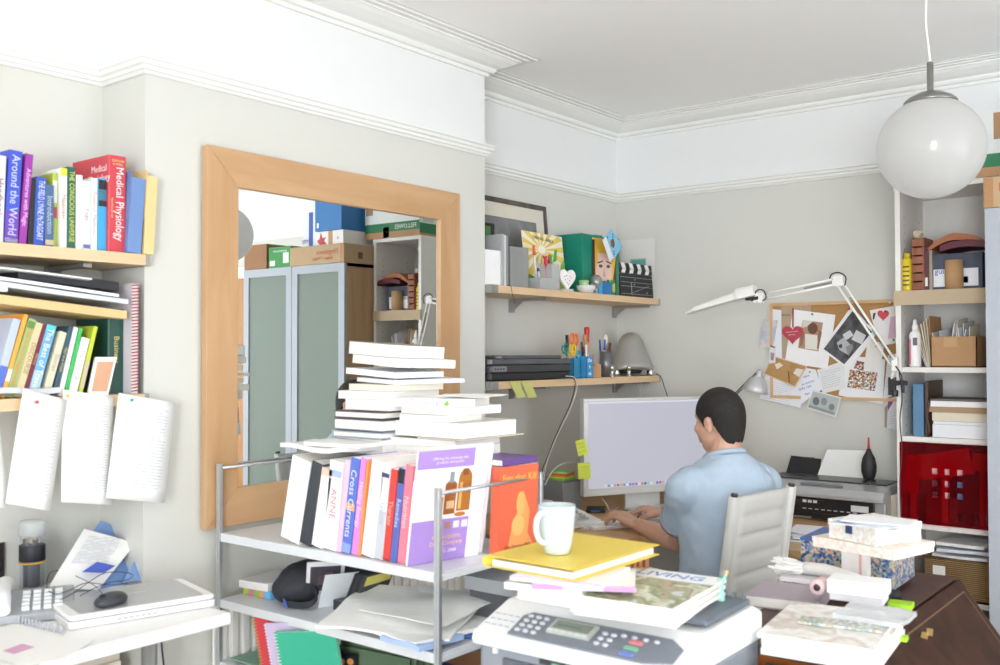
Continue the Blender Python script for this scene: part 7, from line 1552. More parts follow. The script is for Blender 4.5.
# small silver reading lamp behind the head
sc_ = at(757, 384, Y=-.22); t = thing('reading_lamp', 'small silver reading lamp peeking out behind the seated person', 'lamp', (sc_.x-.10, -.2, ZK))
SL = mat('c2c3c4', .4, .4, name='satin_silver'); Ml = Matrix.Translation(sc_) @ Matrix.Rotation(R(14), 4, 'Y')
bm = NB(); lathe(bm, [(.057, -.034), (.058, -.033), (.052, -.010), (.036, .018), (.018, .034), (.014, .040), (.014, .062), (.010, .066), (0, .066)], Ml, 36); obj('shade', bm, SL, t)
bm = NB(); lathe(bm, [(.056, -.032), (.03, .01), (0, .02)], Ml, 24); obj('shade_lining', bm, mat('e6e6e4', .3), t)
k1 = sc_+Vector((-.03, .0, .022)); k2 = sc_+Vector((-.14, .01, -.08)); k3 = Vector((sc_.x-.08, -.19, ZK+.02)); bm = NB()
tube(bm, [k1+Vector((0, 0, .006)), k2+Vector((0, 0, .006))], .003, 8); tube(bm, [k1-Vector((0, 0, .006)), k2-Vector((0, 0, .006))], .003, 8); tube(bm, [k2, k3], .004, 8); tube(bm, [sc_+Vector((.0, 0, .05)), k1], .005, 8); obj('arm', bm, mat('5a5c60', .3, .6), t)
bm = NB(); lathe(bm, [(0, 0), (.06, 0), (.06, .012), (.02, .022), (0, .022)], Matrix.Translation((k3.x, k3.y, ZK+.001)), 28); obj('base', bm, SL, t)

# ------------------------------------------------------------------ photo printer on the desk
fr = at(875.5, 527, Z=ZK+.002); px1, pyf = fr.x+.0, fr.y; ztop = at(875.5, 492, Y=pyf).z; px0 = px1-.50; pyb = pyf+.27
t = thing('photo_printer', 'silver and black photo printer on the desk by the back wall', 'printer', ((px0+px1)/2, (pyf+pyb)/2, ZK))
bm = NB(); PSL = mat('b8b9bb', .3, .4, name='printer_silver'); z0 = ZK+.002
YZ = Matrix(((0, 0, 1, 0), (1, 0, 0, 0), (0, 1, 0, 0), (0, 0, 0, 1)))
prof = [(pyf+.03, z0), (pyb, z0), (pyb, ztop+.015), (pyf+.09, ztop+.012), (pyf+.02, ztop-.004), (pyf, ztop-.03), (pyf+.0, ztop-.045), (pyf+.03, ztop-.047)]
prism(bm, prof, px0, px1+.03, M=YZ); obj('housing', bm, PSL, t, bevel=.004)
bm = NB(); bx(bm, px0-.002, px1-.01, pyf+.012, pyf+.032, z0+.012, ztop-.05); bx(bm, px0, px0+.30, pyf+.0, pyf+.014, z0+.055, ztop-.052); obj('front_panel', bm, mat('1d1e21', .35), t, bevel=.002)
bm = NB(); bx(bm, px0+.24, px0+.38, pyf+.002, pyf+.014, z0+.008, z0+.03, 0)
for k in range(9): bx(bm, px0+.20+k*.026, px0+.215+k*.026, pyf+.010, pyf+.013, z0+.044, z0+.047, 1)
for k in range(3): bx(bm, px0+.205+k*.022, px0+.221+k*.022, pyf-.001, pyf+.001, z0+.072, z0+.083, 1)
bx(bm, px1-.10, px1-.03, pyf+.010, pyf+.013, z0+.05, z0+.075, 1); obj('output_tray', bm, [BLACK, mat('cfd2d4', .4)], t)
bm = NB(); bx(bm, px0+.01, px1+.015, pyf+.10, pyb-.01, ztop+.0135, ztop+.0185); obj('top_cover', bm, mat('4a4b4e', .35), t, bevel=.002)
bm = NB(); prism(bm, [(px0+.18, pyf+.035), (px0+.36, pyf+.035), (px0+.34, pyf+.07), (px0+.20, pyf+.07)], ztop+.002, ztop+.009); obj('button_strip', bm, mat('8f9194', .3, .4), t)
a = at(785, 475, Y=pyb-.03); 
def rear(name, cs, m, th=.004, dy=0):
    P = [at(x, y, Y=pyb-.015+dy+(.05 if y < 470 else 0)) for x, y in cs]; bm = NB(); hexa(bm, P, [p+Vector((0, th, 0)) for p in P]); return obj(name, bm, m, t, bevel=.001)
rear('paper_support', [(785, 476), (819, 478), (821, 459), (791, 455.5)], mat('1d1e21', .4))
rear('paper_support_tab', [(803, 461), (814, 461.5), (814, 457.5), (804, 457)], mat('3a3c40', .4), .007, -.003)
bm = NB(); P = [at(x, y, Y=Y_) for x, y, Y_ in ((816, 479, pyb-.02), (863, 483, pyb-.02), (866, 450.5, pyb+.03), (827, 449.5, pyb+.03))]; hexa(bm, P, [p+Vector((0, .003, 0)) for p in P]); tag(obj('sheet_of_paper', bm, PAPER), 'white paper loaded upright in the rear feeder of the photo printer', 'paper')
bm = NB(); P = [at(x, y, Y=pyf+.1) for x, y in ((882, 512), (891, 508), (892, 492), (883, 495))]; P = [p+Vector((.03, 0, 0)) for p in P]; P[0].z = P[1].z = ZK+.001; hexa(bm, P, [p+Vector((.004, .02, 0)) for p in P]); tag(obj('card_folder', bm, mat('c9bfae', .6)), 'beige card leaning at the right side of the photo printer', 'folder')
# blower
cB = at(869, 481, Y=pyf+.13); cB.z = ztop+.019; t = thing('air_blower', 'black rubber air blower with a red nozzle on the photo printer', 'blower', cB)
bm = NB(); hh_ = (at(869, 449, Y=cB.y).z-cB.z); lathe(bm, [(.010, .008), (.022, .018), (.030, .045), (.0305, .07), (.025, .10), (.012, hh_-.012), (.008, hh_), (0, hh_)], Matrix.Translation(cB), 28); obj('bulb', bm, mat('1f2022', .5), t, smooth=False)
bm = NB()
for k in range(4):
    a = PI/4+k*PI/2; p = cB+Vector((.018*math.cos(a), .018*math.sin(a), 0)); ringed(bm, [[p+Vector((math.cos(a)*.010-math.sin(a)*s*.006, math.sin(a)*.010+math.cos(a)*s*.006, z)) for s, z in ((-1, 0), (1, 0), (1, .004), (-1, .004))], [cB+Vector((math.cos(a)*.010-math.sin(a)*s*.004, math.sin(a)*.010+math.cos(a)*s*.004, z)) for s, z in ((-1, .012), (1, .012), (1, .028), (-1, .028))]])
obj('tail_fin', bm, mat('2a2b2e', .5), t)
bm = NB(); lathe(bm, [(.006, hh_-.002), (.0045, hh_+.02), (.0035, hh_+.048), (0, hh_+.048)], Matrix.Translation(cB), 14); obj('nozzle', bm, mat('c23a34', .4), t)
# loose papers in front of the printer
for k in range(6):
    bm = NB(); c_ = at(806+4*(k % 3), 541-1.6*k, Z=ZK+.004*k); bx(bm, -.09, .09, -.06, .10, .0012+.0045*k, .0028+.0045*k+.002, 0, Matrix.Translation((c_.x, c_.y+.02, ZK)) @ Matrix.Rotation((.3, -.2, .5, .1, -.4, .2)[k], 4, 'Z'))
    tag(obj('loose_paper', bm, mat(('dfe0e4', 'c9d2e0', 'eceae6', 'd9dadf', 'e9e6e0', 'e6e9f0')[k], .7)), '%s loose paper of the stack in front of the photo printer' % ('lowest', 'second', 'third', 'fourth', 'fifth', 'topmost')[k], 'paper', 'papers in front of the photo printer')
# ------------------------------------------------------------------ side table carrying the office printer
TZ = .70
t = thing('side_table', 'low grey side table under the office printer', 'table', (1.42, -2.62, 0))
bm = NB(); bx(bm, .93, 1.765, -2.98, -2.12, TZ-.03, TZ); obj('table_top', bm, mat('9a9c9e', .5), t, bevel=.003)
for x in (.96, 1.735):
    for y in (-2.95, -2.15):
        bm = NB(); bx(bm, x-.018, x+.018, y-.018, y+.018, 0, TZ-.031); obj('leg', bm, STEEL, t)
# all in one printer
FLp = at(472, 630, Z=.895); FRp = at(664, 672, Z=.895); ux = (FRp-FLp); pw = .47; ux.normalize()
MP = axes(FLp, ux, Vector((-ux.y, ux.x, 0))); pz = -(FLp.z-TZ)
t = thing('office_printer', 'white and grey all in one office printer in the foreground', 'printer', M=Matrix.Translation((FLp.x, FLp.y, TZ)) @ Matrix.Rotation(math.atan2(ux.y, ux.x), 4, 'Z'))
PW = mat('eeefef', .35, name='printer_white'); PG = mat('8d929a', .4, name='printer_grey')
# local frame: x along the front, y to the back, z up from the table
h1 = FLp.z-TZ
bm = NB(); prism(bm, rrect(0.004, pw-.004, .012, .40, .02), .002, h1-.03); obj('lower_body', bm, PG, t, local=True, bevel=.003)
bm = NB(); bx(bm, .075, .36, .004, .02, .03, h1-.045); bx(bm, .085, .35, -.03, .014, .03, .05); obj('paper_tray', bm, mat('5d626b', .4), t, local=True, bevel=.003)
bm = NB(); bx(bm, .17, .33, .002, .012, h1-.038, h1-.03); bx(bm, .20, .225, .001, .012, h1-.037, h1-.031, 1); bx(bm, .05, .06, .006, .013, h1-.04, h1-.03, 2); obj('front_details', bm, [mat('3a3e46', .4), mat('7aa890', .5), WPL], t, local=True)
Lz = Matrix(((0, 0, 1, 0), (1, 0, 0, 0), (0, 1, 0, 0), (0, 0, 0, 1)))
bm = NB(); prism(bm, [(0, h1-.028), (-.004, h1-.015), (0, h1), (.125, h1+.042), (.36, h1+.048), (.40, h1+.03), (.40, h1-.028)], 0, pw, M=Lz); obj('upper_body', bm, PW, t, local=True, bevel=.006, seg=3)
SL_ = Matrix.Translation((0, 0, h1)) @ Matrix.Rotation(math.atan2(.042, .125), 4, 'X') @ Matrix.Diagonal((1, .78, 1, 1))
bm = NB(); prism(bm, [(.085, .012), (.40, .010), (.455, .03), (.455, .09), (.42, .122), (.095, .122), (.080, .10)], .0005, .004, M=SL_); obj('control_panel', bm, mat('7b818b', .35, name='panel_grey'), t, local=True, bevel=.002)
bm = NB(); bx(bm, .165, .265, .048, .105, .004, .010, 0, SL_); bx(bm, .172, .258, .062, .098, .010, .0108, 1, SL_); bx(bm, .180, .235, .074, .082, .0108, .0112, 2, SL_)
for k in range(6): bx(bm, .168+k*.016, .180+k*.016, .050, .057, .010, .0125, 3, SL_)
obj('display', bm, [mat('b8bcb4', .3), mat('8a9486', .25), mat('5d6a62', .4), mat('d0d4cc', .4)], t, local=True)
bm = NB()
for i in range(3):
    for j in range(4): bm_M = SL_ @ Matrix.Translation((.100+i*.020, .035+j*.022, .004)); lathe(bm, [(0, .004), (.0065, .003), (.007, 0)], bm_M, 10)
obj('digit_keys', bm, mat('c9cdd3', .4), t, local=True); bm = NB()
for i in range(2):
    for j in range(3): lathe(bm, [(0, .004), (.0065, .003), (.007, 0)], SL_ @ Matrix.Translation((.285+i*.020, .045+j*.022, .004)), 10)
for i in range(4): lathe(bm, [(0, .004), (.006, .003), (.0065, 0)], SL_ @ Matrix.Translation((.325+i*.024, .095, .004)), 10)
kp = obj('function_keys', bm, mat('c9cdd3', .4), t, local=True)
for nm, y_, cl in (('stop_button', .075, 'd8848c'), ('start_button', .050, '7fb79c'), ('colour_button', .026, '6f84c4')):
    bm = NB(); prism(bm, rrect(.345, .375, y_-.008, y_+.008, .005), .004, .008, M=SL_); obj(nm, bm, mat(cl, .4), t, local=True, bevel=.001)
bm = NB()
for i in range(4):
    for j in range(3): bx(bm, .012+i*.017, .024+i*.017, .04+j*.025, .043+j*.025, .0015, .002, 0, SL_)
obj('quick_labels', bm, mat('9aa8c4', .6), t, local=True)
# hump of the sheet feeder, with the maker's name, and the scanner lid
bm = NB(); prism(bm, [(.13, h1+.035), (.145, h1+.075), (.175, h1+.098), (.30, h1+.10), (.36, h1+.085), (.37, h1+.04)], .012, .21, M=Lz); obj('feeder_cover', bm, PW, t, local=True, bevel=.01, seg=4)
bm = NB(); text_into(bm, 'brother', .022, axes((.09, .146, h1+.077), (1, 0, 0), (0, .8, .55))); obj('maker_lettering', bm, mat('b9bcc6', .5), t, local=True)
bm = NB(); bx(bm, .215, pw-.01, .15, .36, h1+.05, h1+.062); obj('feeder_tray', bm, mat('5f6873', .4), t, local=True, bevel=.003)
bm = NB()
for k in range(12): bx(bm, .225+k*.02, .232+k*.02, .345, .352, h1+.062, h1+.075)
obj('tray_ribs', bm, mat('6d7276', .5), t, local=True)
WPm = wm(t)
def pl(x, y, z): return WPm @ Vector((x, y, z))
rzp = math.atan2(ux.y, ux.x)
# stack on the feeder: books, spiral notebooks, yellow folder, mug
zb2 = TZ+h1+.1015
zcur = zb2
def stackitem(name, label, cat, px, py, rot, L, W, th, m, arts=(), parent=None, zz=None):
    global zcur
    z = zcur if zz is None else zz; c0 = at(px, py, Z=z); M = Matrix.Translation(c0) @ Matrix.Rotation(R(rot), 4, 'Z'); bm = NB(); bx(bm, 0, L, 0, W, 0, th, 0, M); ms = m if isinstance(m, list) else [m]
    for (a, b, c_, d_, e, f_, mi) in arts: bx(bm, a, b, c_, d_, e, f_, mi, M)
    o = tag(obj(name, bm, ms, bevel=.0008), label, cat)
    if zz is None: zcur += th+.0008
    return o
stackitem('magazine', 'white magazine at the bottom of the stack under the mug', 'magazine', 504, 589, 16, .165, .19, .014, mat('eeeeee', .5))
stackitem('exercise_book', 'pink and purple spined notebook under the yellow folder', 'notebook', 532, 589, 30, .20, .17, .009, [PAGES, mat('c08ac8', .5), mat('f0c6e0', .5)], [(-.001, .202, -.001, .002, -.0003, .0095, 1), (.06, .14, -.0015, .001, 0, .0085, 2)])
stackitem('exercise_book', 'white notebook with a lilac edge just below the yellow folder', 'notebook', 510, 580, 12, .19, .18, .009, [PAPER, mat('cdb2dc', .5)], [(-.001, .192, -.001, .002, .006, .0095, 1)])
# yellow lever file
cf = at(578, 580, Z=zcur); YF_ = mat('e9cd52', .45, name='yellow_card')
A1, A2, A3, A4 = at(490, 569, Z=zcur), at(576, 582, Z=zcur), at(656, 556, Z=zcur), at(577, 541, Z=zcur); 
e1 = (A2-A1).normalized(); e2 = Vector((-e1.y, e1.x, 0)); Lf, Wf = .225, .325
ang = math.atan2((A3-A2).y, (A3-A2).x)-PI/2
t = thing('ring_folder', 'yellow ring folder lying under the mug on the printer stack', 'folder', M=Matrix.Translation(A2) @ Matrix.Rotation(ang, 4, 'Z'))
th = .021
bm = NB(); bx(bm, -Lf, 0, 0, Wf, 0, .002); bx(bm, -Lf, 0, 0, Wf, th, th+.002); obj('cover', bm, YF_, t, local=True, bevel=.0008)
bm = NB(); ringed(bm, [[Vector((-Lf-(.010*math.sin(a)), y, th/2+.001-(th/2+.001)*math.cos(a))) for a in [PI*k/8 for k in range(9)]]+[Vector((-Lf-(.008*math.sin(a)), y, th/2+.001-(th/2-.001)*math.cos(a))) for a in [PI*k/8 for k in range(8, -1, -1)]] for y in (0, Wf)]); obj('spine', bm, YF_, t, local=True)
bm = NB(); bx(bm, -Lf+.012, -.012, .006, Wf-.006, .0025, th-.006); obj('enclosed_paper', bm, PAGES, t, local=True)
zcur += th+.0028
# mug
cm_ = at(557, 553, Z=zcur); t = thing('mug', 'pale blue mug standing on the yellow ring folder', 'mug', cm_, R(0)); mh = .100; r_ = .0385
MUG = mat('cbd8db', .18, var=0, spec=.6, name='pale_blue_glaze')
bm = NB(); lathe(bm, [(0, .001), (.024, .0), (.027, .002), (.031, .02), (.036, .05), (.0385, .08), (.039, mh), (.0375, mh+.001), (.036, mh), (.0355, .08), (.033, .05), (.028, .02), (.022, .006), (0, .005)], Matrix.Translation(cm_), 48); obj('cup', bm, MUG, t, smooth=True)
hd_ = Vector((-.10, -1.0, 0)).normalized(); bm = NB(); pts = [cm_+hd_*d+Vector((0, 0, z)) for d, z in ((.037, .086), (.050, .088), (.062, .078), (.065, .058), (.058, .038), (.045, .028), (.033, .026))]; tube(bm, spline(pts), [.0062]*37, 12); obj('handle', bm, MUG, t, smooth=True)
# magazines stacked on the lid
zz = TZ+h1+.0635; cov = patterned(['dfe6ea', 'a9b48a', 'e9e4d4', '6f8a55', 'c9a890', '8fa070', 'e6e9ee', 'b88a78'], 13, .3, 'noise', 'magazine_cover'); rnd = random.Random(2)
ths = [.0062, .0058, .0070, .0055, .0065, .0065]
for k, th in enumerate(ths):
    c0 = at(572+rnd.uniform(-2, 2), 614.5, Z=TZ+h1+.0635); c0.z = zz; rot = 7+rnd.uniform(-2.5, 2.5)
    o = thing('magazine', 'magazine on the office printer lid, %s of the stack' % ('lowest', 'second', 'third', 'fourth', 'fifth from the bottom', 'topmost, with a garden picture cover,')[k], 'magazine', M=Matrix.Translation(c0) @ Matrix.Rotation(R(rot), 4, 'Z'), group='magazines stacked on the office printer')
    if k == 5: o['label'] = 'topmost magazine with a garden picture cover on the office printer'
    bm = NB(); bx(bm, .001, .209, .001, .289, .0008, th-.0008); obj('page_block', bm, PAGES, o, local=True)
    bm = NB(); bx(bm, 0, .21, 0, .29, 0, .0008); bx(bm, 0, .21, 0, .29, th-.0008, th, 1 if k == 5 else 0); bx(bm, -.0006, 0, 0, .29, 0, th)
    ms = [mat('eeece8', .35), cov, mat('5f7fc8', .4), mat('f4f5f6', .4), mat('d8b24a', .4)]
    if k == 5: bx(bm, 0, .21, .215, .29, th, th+.0003, 3); text_into(bm, 'LIVING', .05, Matrix.Translation((.10, .25, th+.0006)), 2); bx(bm, .0, .03, .275, .29, th+.0003, th+.0006, 4)
    obj('cover', bm, ms, o, local=True); zz += th+.0006
# grey drawer unit edge behind the printer
bm = NB(); p = at(482, 592, Z=.86); bx(bm, p.x-.06, p.x+.18, p.y, p.y+.2, .86, .895); bx(bm, p.x-.05, p.x+.17, p.y+.01, p.y+.19, .701, .86, 1); tag(obj('storage_box', bm, [mat('9ea1a4', .4), mat('55585c', .5)], bevel=.002), 'grey lidded storage box behind the office printer', 'box')
# wooden coil / beads seen beyond the purple notebook
c_ = at(600, 575, Z=.95)
tt = thing('pencil_bunch', 'row of short copper brown rollers behind the purple notebook', 'rollers', Vector((c_.x, c_.y, .93)))
for k in range(4):
    bm = NB(); q = at(628+6.0*k, 577, D=2.35); cyl(bm, q-Vector((0, 0, .0)), q+Vector((0, 0, .045)), .0068, n=14); obj('copper_roller', bm, mat('a5674a', .35, .2), tt)
bm = NB(); q = at(636, 590, D=2.36); bx(bm, q.x-.05, q.x+.05, q.y-.03, q.y+.03, .701, q.z+.028); obj('holder_block', bm, mat('4a3a34', .5), tt, bevel=.002)
# small green figure between the stacks
q = at(720, 588, D=2.05); tt = thing('toy_figure', 'small mint green toy figure standing behind the printer magazines', 'toy', (q.x, q.y, q.z-.05))
bm = NB(); limb(bm, [(Vector((q.x, q.y, TZ+.011)), .010), (q+Vector((0, 0, -.02)), .010), (q+Vector((0, 0, .015)), .007)], 8); limb(bm, [(q+Vector((0, 0, .005)), .004), (q+Vector((.014, 0, .030)), .0035)], 8); limb(bm, [(q+Vector((0, 0, .0)), .004), (q+Vector((-.016, 0, .012)), .003)], 8); fuse(obj('body', bm, mat('8fcdb8', .4), tt), .002, 2)
bm = NB(); ell(bm, q+Vector((.015, 0, .034)), (.004, .004, .005), u=10, v=8); obj('raised_tip', bm, mat('e0b070', .4), tt)
bm = NB(); tz_ = q.z-.20-TZ; 
# dark bits and a pen tray between printer and bureau
qq = at(738, 612, D=2.0); tt = thing('desk_tidy', 'dark tray of pens between the printer and the wooden bureau', 'tray', (1.68, -2.47, TZ))
bm = NB(); bx(bm, 1.62, 1.755, -2.56, -2.41, TZ+.001, TZ+.012)
for (a, b, c_2, d_) in ((1.62, 1.755, -2.56, -2.556), (1.62, 1.755, -2.414, -2.41), (1.62, 1.624, -2.56, -2.41), (1.751, 1.755, -2.56, -2.41)): bx(bm, a, b, c_2, d_, TZ+.001, TZ+.13)
obj('tray', bm, mat('2a2d33', .5), tt)

# ------------------------------------------------------------------ slant front bureau
BZ = .85; B0 = at(709.5, 636, Z=BZ); bx0_, by0_ = B0.x, B0.y; bx1_ = 1.745; by1_ = -1.44; xs_ = 1.955; zs_ = .56
t = thing('writing_bureau', 'dark brown wooden slant front bureau in the right foreground', 'bureau', ((bx0_+xs_)/2, (by0_+by1_)/2, 0))
DKW = wood('2c1a14', '45291e', .5, (2, 9, 9), 1.5, 'dark_bureau_wood'); ORW = wood('8a4a20', 'a8622e', .5, (2, 7, 7), 1.8, 'orange_bureau_side'); DKW.node_tree.nodes['Principled BSDF'].inputs['Specular IOR Level'].default_value = .15; ORW = wood('8a4a20', 'a8622e', .3, (2, 7, 7), 1.8, 'orange_bureau_side')
XZ = Matrix(((1, 0, 0, 0), (0, 0, 1, 0), (0, 1, 0, 0), (0, 0, 0, 1)))
bm = NB(); bx(bm, bx0_-.006, bx1_+.004, by0_-.006, by1_+.006, BZ-.018, BZ); obj('top', bm, wood('3a241b', '54352a', .45, (2, 9, 9), 1.5, 'bureau_top'), t, bevel=.003)
for y0, y1, nm in ((by0_, by0_+.02, 'near'), (by1_-.02, by1_, 'far')):
    bm = NB(); prism(bm, [(bx0_, .08), (xs_, .08), (xs_, zs_-.0), (bx1_, BZ-.019), (bx0_, BZ-.019)], y0, y1, M=XZ); obj('side_panel', bm, ORW, t)
bm = NB(); bx(bm, bx0_, bx0_+.015, by0_+.02, by1_-.02, .08, BZ-.019); obj('back_panel', bm, DKW, t)
dx_, dz_ = xs_-bx1_, zs_-BZ; Ls = math.hypot(dx_, dz_); MS2 = axes((bx1_+.004, by0_-.004, BZ-.002), (0, 1, 0), (-dx_, 0, -dz_)); n2_ = Vector((-dz_, 0, dx_)).normalized()
SLM = Matrix(((0, dx_/Ls, n2_.x, bx1_+.002), (1, 0, n2_.y, by0_-.005), (0, dz_/Ls, n2_.z, BZ-.012), (0, 0, 0, 1)))
bm = NB(); Lb = by1_-by0_+.010; bx(bm, 0, Lb, 0, Ls, 0, .016, 0, SLM); fl = obj('slant_lid', bm, DKW, t, bevel=.002)
bm = NB(); bx(bm, .035, .039, .03, Ls-.03, .016, .0164, 0, SLM); bx(bm, Lb-.039, Lb-.035, .03, Ls-.03, .016, .0164, 0, SLM); bx(bm, .035, Lb-.035, .03, .034, .016, .0164, 0, SLM); obj('inlay_line', bm, mat('6a4a30', .4), fl)
ep = at(921, 637, X=1.82); lp = SLM.inverted() @ ep
bm = NB(); rd = (at(921, 637, D=1)-CAM); tq = (SLM.translation-CAM).dot(n2_)/rd.dot(n2_); lp = SLM.inverted() @ (CAM+rd*tq); cx_, cy_ = lp.x, lp.y
prism(bm, [(cx_-.05, cy_-.004), (cx_-.02, cy_+.010), (cx_, cy_+.002), (cx_+.02, cy_+.012), (cx_+.05, cy_), (cx_+.02, cy_-.010), (cx_, cy_-.004), (cx_-.02, cy_-.010)], .016, .018, M=SLM); lathe(bm, [(0, .004), (.006, .002), (.007, 0)], SLM @ Matrix.Translation((cx_, cy_, .018)), 12); obj('brass_escutcheon', bm, mat('b8995a', .35, .7), fl)
for k in range(3):
    z0 = .10+k*.17; bm = NB(); bx(bm, xs_-.004, xs_+.014, by0_+.03, by1_-.03, z0, z0+.155); dr = obj('drawer', bm, DKW, t, bevel=.003)
    for y in (by0_+.22, by1_-.22): bm = NB(); tube(bm, spline([(xs_+.012, y-.04, z0+.08), (xs_+.035, y-.03, z0+.072), (xs_+.035, y+.03, z0+.072), (xs_+.012, y+.04, z0+.08)]), .004, 8); obj('handle', bm, mat('b8995a', .35, .7), dr)
bm = NB(); bx(bm, bx0_+.001, xs_-.005, by0_+.021, by1_-.021, .08, .10); obj('plinth', bm, DKW, t)
for (x, y) in ((bx0_+.03, by0_+.03), (xs_-.03, by0_+.03), (bx0_+.03, by1_-.03), (xs_-.03, by1_-.03)):
    bm = NB(); lathe(bm, [(.02, 0), (.03, .02), (.025, .05), (.035, .08), (0, .08)], Matrix.Translation((x, y, 0)), 18); obj('foot', bm, DKW, t)

# decorated boxes towards the far end
z = BZ+.001
MARB = patterned(['2f4a7a', '6a86a8', 'a8b48a', 'c9b48a', '4a6a9a', 'd8a890', '8a9ab0', '3a5a8a'], 150, .4, 'voronoi', 'marbled_paper'); FLOR = patterned(['efeee6', 'f4f2ea', 'e9dcd0', 'f2f0e8', 'e4e6dc', 'f0e4dc'], 130, .5, 'voronoi', 'floral_paper'); PINKP = patterned(['f0e2d6', 'f4ebe2', 'ead6ca'], 90, .6, 'voronoi', 'rose_paper')
def gift(label, cornerR, cornerL, z, dep, h_, m, lid, lidh, clasp=None, x=0):
    """near-face bottom corners seen at cornerL / cornerR on height z"""
    a, b = at(*cornerL, Z=z), at(*cornerR, Z=z); u = (b-a); w_ = u.length; ang = math.atan2(u.y, u.x); o = thing('decorated_box', label, 'box', M=Matrix.Translation(a) @ Matrix.Rotation(ang, 4, 'Z'))
    bm = NB(); bx(bm, .002, w_-.002, .002, dep-.002, 0, h_-.002); obj('box_body', bm, m, o, local=True)
    bm = NB(); bx(bm, 0, w_, 0, dep, h_-lidh, h_); obj('lid', bm, lid, o, local=True, bevel=.001)
    if clasp: bm = NB(); bx(bm, w_*.40, w_*.40+.018, -.004, 0, h_-.028, h_-.006); obj('clasp', bm, mat(clasp, .4), o, local=True)
    return o, w_, ang
zA_ = BZ+.014
bm = NB(); a, b = at(812, 594, Z=BZ+.001), at(902, 600, Z=BZ+.001); u = (b-a).normalized(); M = axes(a, u, (-u.y, u.x, 0)); bx(bm, 0, (b-a).length, 0, .23, 0, .011, 0, M); tag(obj('black_book', bm, mat('1f2024', .4), bevel=.002), 'thin black book under the marbled blue box on the bureau', 'book')
o, w_, ang = gift('blue marbled paper box on the bureau', (896, 590), (800, 577), zA_, .20, .108, MARB, mat('3f5f9a', .5), .008)
z2 = zA_+.1095
o, w_, ang = gift('pale rose patterned flat box on the blue marbled box', (894, 561), (812, 546), z2, .185, .026, PINKP, PINKP, .012)
z3 = z2+.027
o, w_, ang = gift('white floral box with a dark blue clasp topmost on the bureau', (876, 547), (828, 537), z3, .17, .048, FLOR, FLOR, .016, '3a4a78')
for k, (rot, dz) in enumerate(((.3, 0), (-.2, .003), (.1, .006), (.5, .009))):
    c_ = at(868+3*k, 524, Z=z3+.05); bm = NB(); bx(bm, -.085, .075, -.055, .05, 0, .0022, 0, Matrix.Translation((c_.x+.01, c_.y, z3+.050+dz)) @ Matrix.Rotation(rot+ang, 4, 'Z')); tag(obj('loose_paper', bm, mat(('e0e4ee', 'eceef2', 'd4dae6', 'f2f2f4')[k], .6)), '%s loose sheet on the white floral box' % ('lowest', 'second', 'third', 'topmost')[k], 'paper', 'sheets on the floral box')
# magazines at the near end of the bureau
magc = patterned(['f0eeea', 'e2dcd4', 'f4f3f0', 'cfc2b8', 'ece8e2', 'd8cfc6'], 9, .3, 'noise', 'pale_magazine_cover')
ths = [.012, .010, .011, .009]; z = BZ+.001; rnd = random.Random(5)
M0 = None
for k, th in enumerate(ths):
    c0 = at(760+rnd.uniform(-3, 3), 654, Z=BZ+.001); c0.z = z; rot = 5+rnd.uniform(-3, 3)+(3 if k == 3 else 0)
    o = thing('magazine', 'pale magazine in the near pile on the bureau, %s' % ('lowest of the four', 'second from the bottom', 'second from the top', 'topmost')[k], 'magazine', M=Matrix.Translation(c0) @ Matrix.Rotation(R(rot), 4, 'Z'), group='magazines on the bureau')
    if k == 3: M0 = wm(o).copy()
    bm = NB(); bx(bm, .001, .229, .001, .299, .0008, th-.0008); obj('page_block', bm, PAGES, o, local=True)
    bm = NB(); bx(bm, 0, .23, 0, .30, 0, .0008); bx(bm, 0, .23, 0, .30, th-.0008, th, 1 if k == 3 else 0); bx(bm, -.0006, 0, 0, .30, 0, th); obj('cover', bm, [mat('f0eeec', .35), magc], o, local=True); z += th+.0006
# small packets lying on the magazines (clear bag of beads, white box, tin, tassel yarn)
zm = z
c_ = M0 @ Vector((.13, .13, 0)); c_.z = zm
bm = NB(); M = Matrix.Translation(c_) @ Matrix.Rotation(R(12), 4, 'Z'); bx(bm, -.075, .095, -.02, .035, 0, .006, 0, M)
tag(obj('bead_packet', bm, patterned(['cfd4cb', '8fa583', 'd8dcd8', 'b89686', '93a9bc', 'd6dad6', '9fb092', 'c4b8a8'], 160, .3, 'voronoi', 'coloured_beads'), bevel=.002), 'clear packet of green and blue beads on the bureau magazines', 'packet')
slab('plastic_bag', 'crinkled clear plastic bag over the bureau magazines', 'bag', c_.x-.02, c_.x+.12, c_.y+.04, c_.y+.16, zm+.0005, .010, glassy('eef0f2', .55, .15, 'crinkled_film'), wav=.006, seed=6)
c2_ = at(858, 604, Z=zm); c2_.z = zm+.001; bm = NB(); bx(bm, -.07, .06, -.0, .08, .016, .048, 0, Matrix.Translation(c2_) @ Matrix.Rotation(R(8), 4, 'Z')); bx(bm, -.065, .055, .005, .075, 0, .016, 1, Matrix.Translation(c2_) @ Matrix.Rotation(R(8), 4, 'Z')); tag(obj('white_box', bm, [mat('f4f4f4', .5), mat('e4e2e6', .5)], bevel=.002), 'bright white flat box on the magazines before the marbled box', 'box')
c3_ = c2_+Vector((-.10, .06, 0)); tt = thing('rolled_tin', 'small pink rimmed roll end lying left of the bright white box', 'roll', c3_)
bm = NB(); lathe(bm, [(.010, 0), (.018, 0), (.019, .003), (.019, .07), (0, .07)], Matrix.Translation(c3_+Vector((0, -.05, .020))) @ Matrix.Rotation(R(-90), 4, 'X'), 26); obj('roll', bm, mat('e0c4c6', .5), tt)
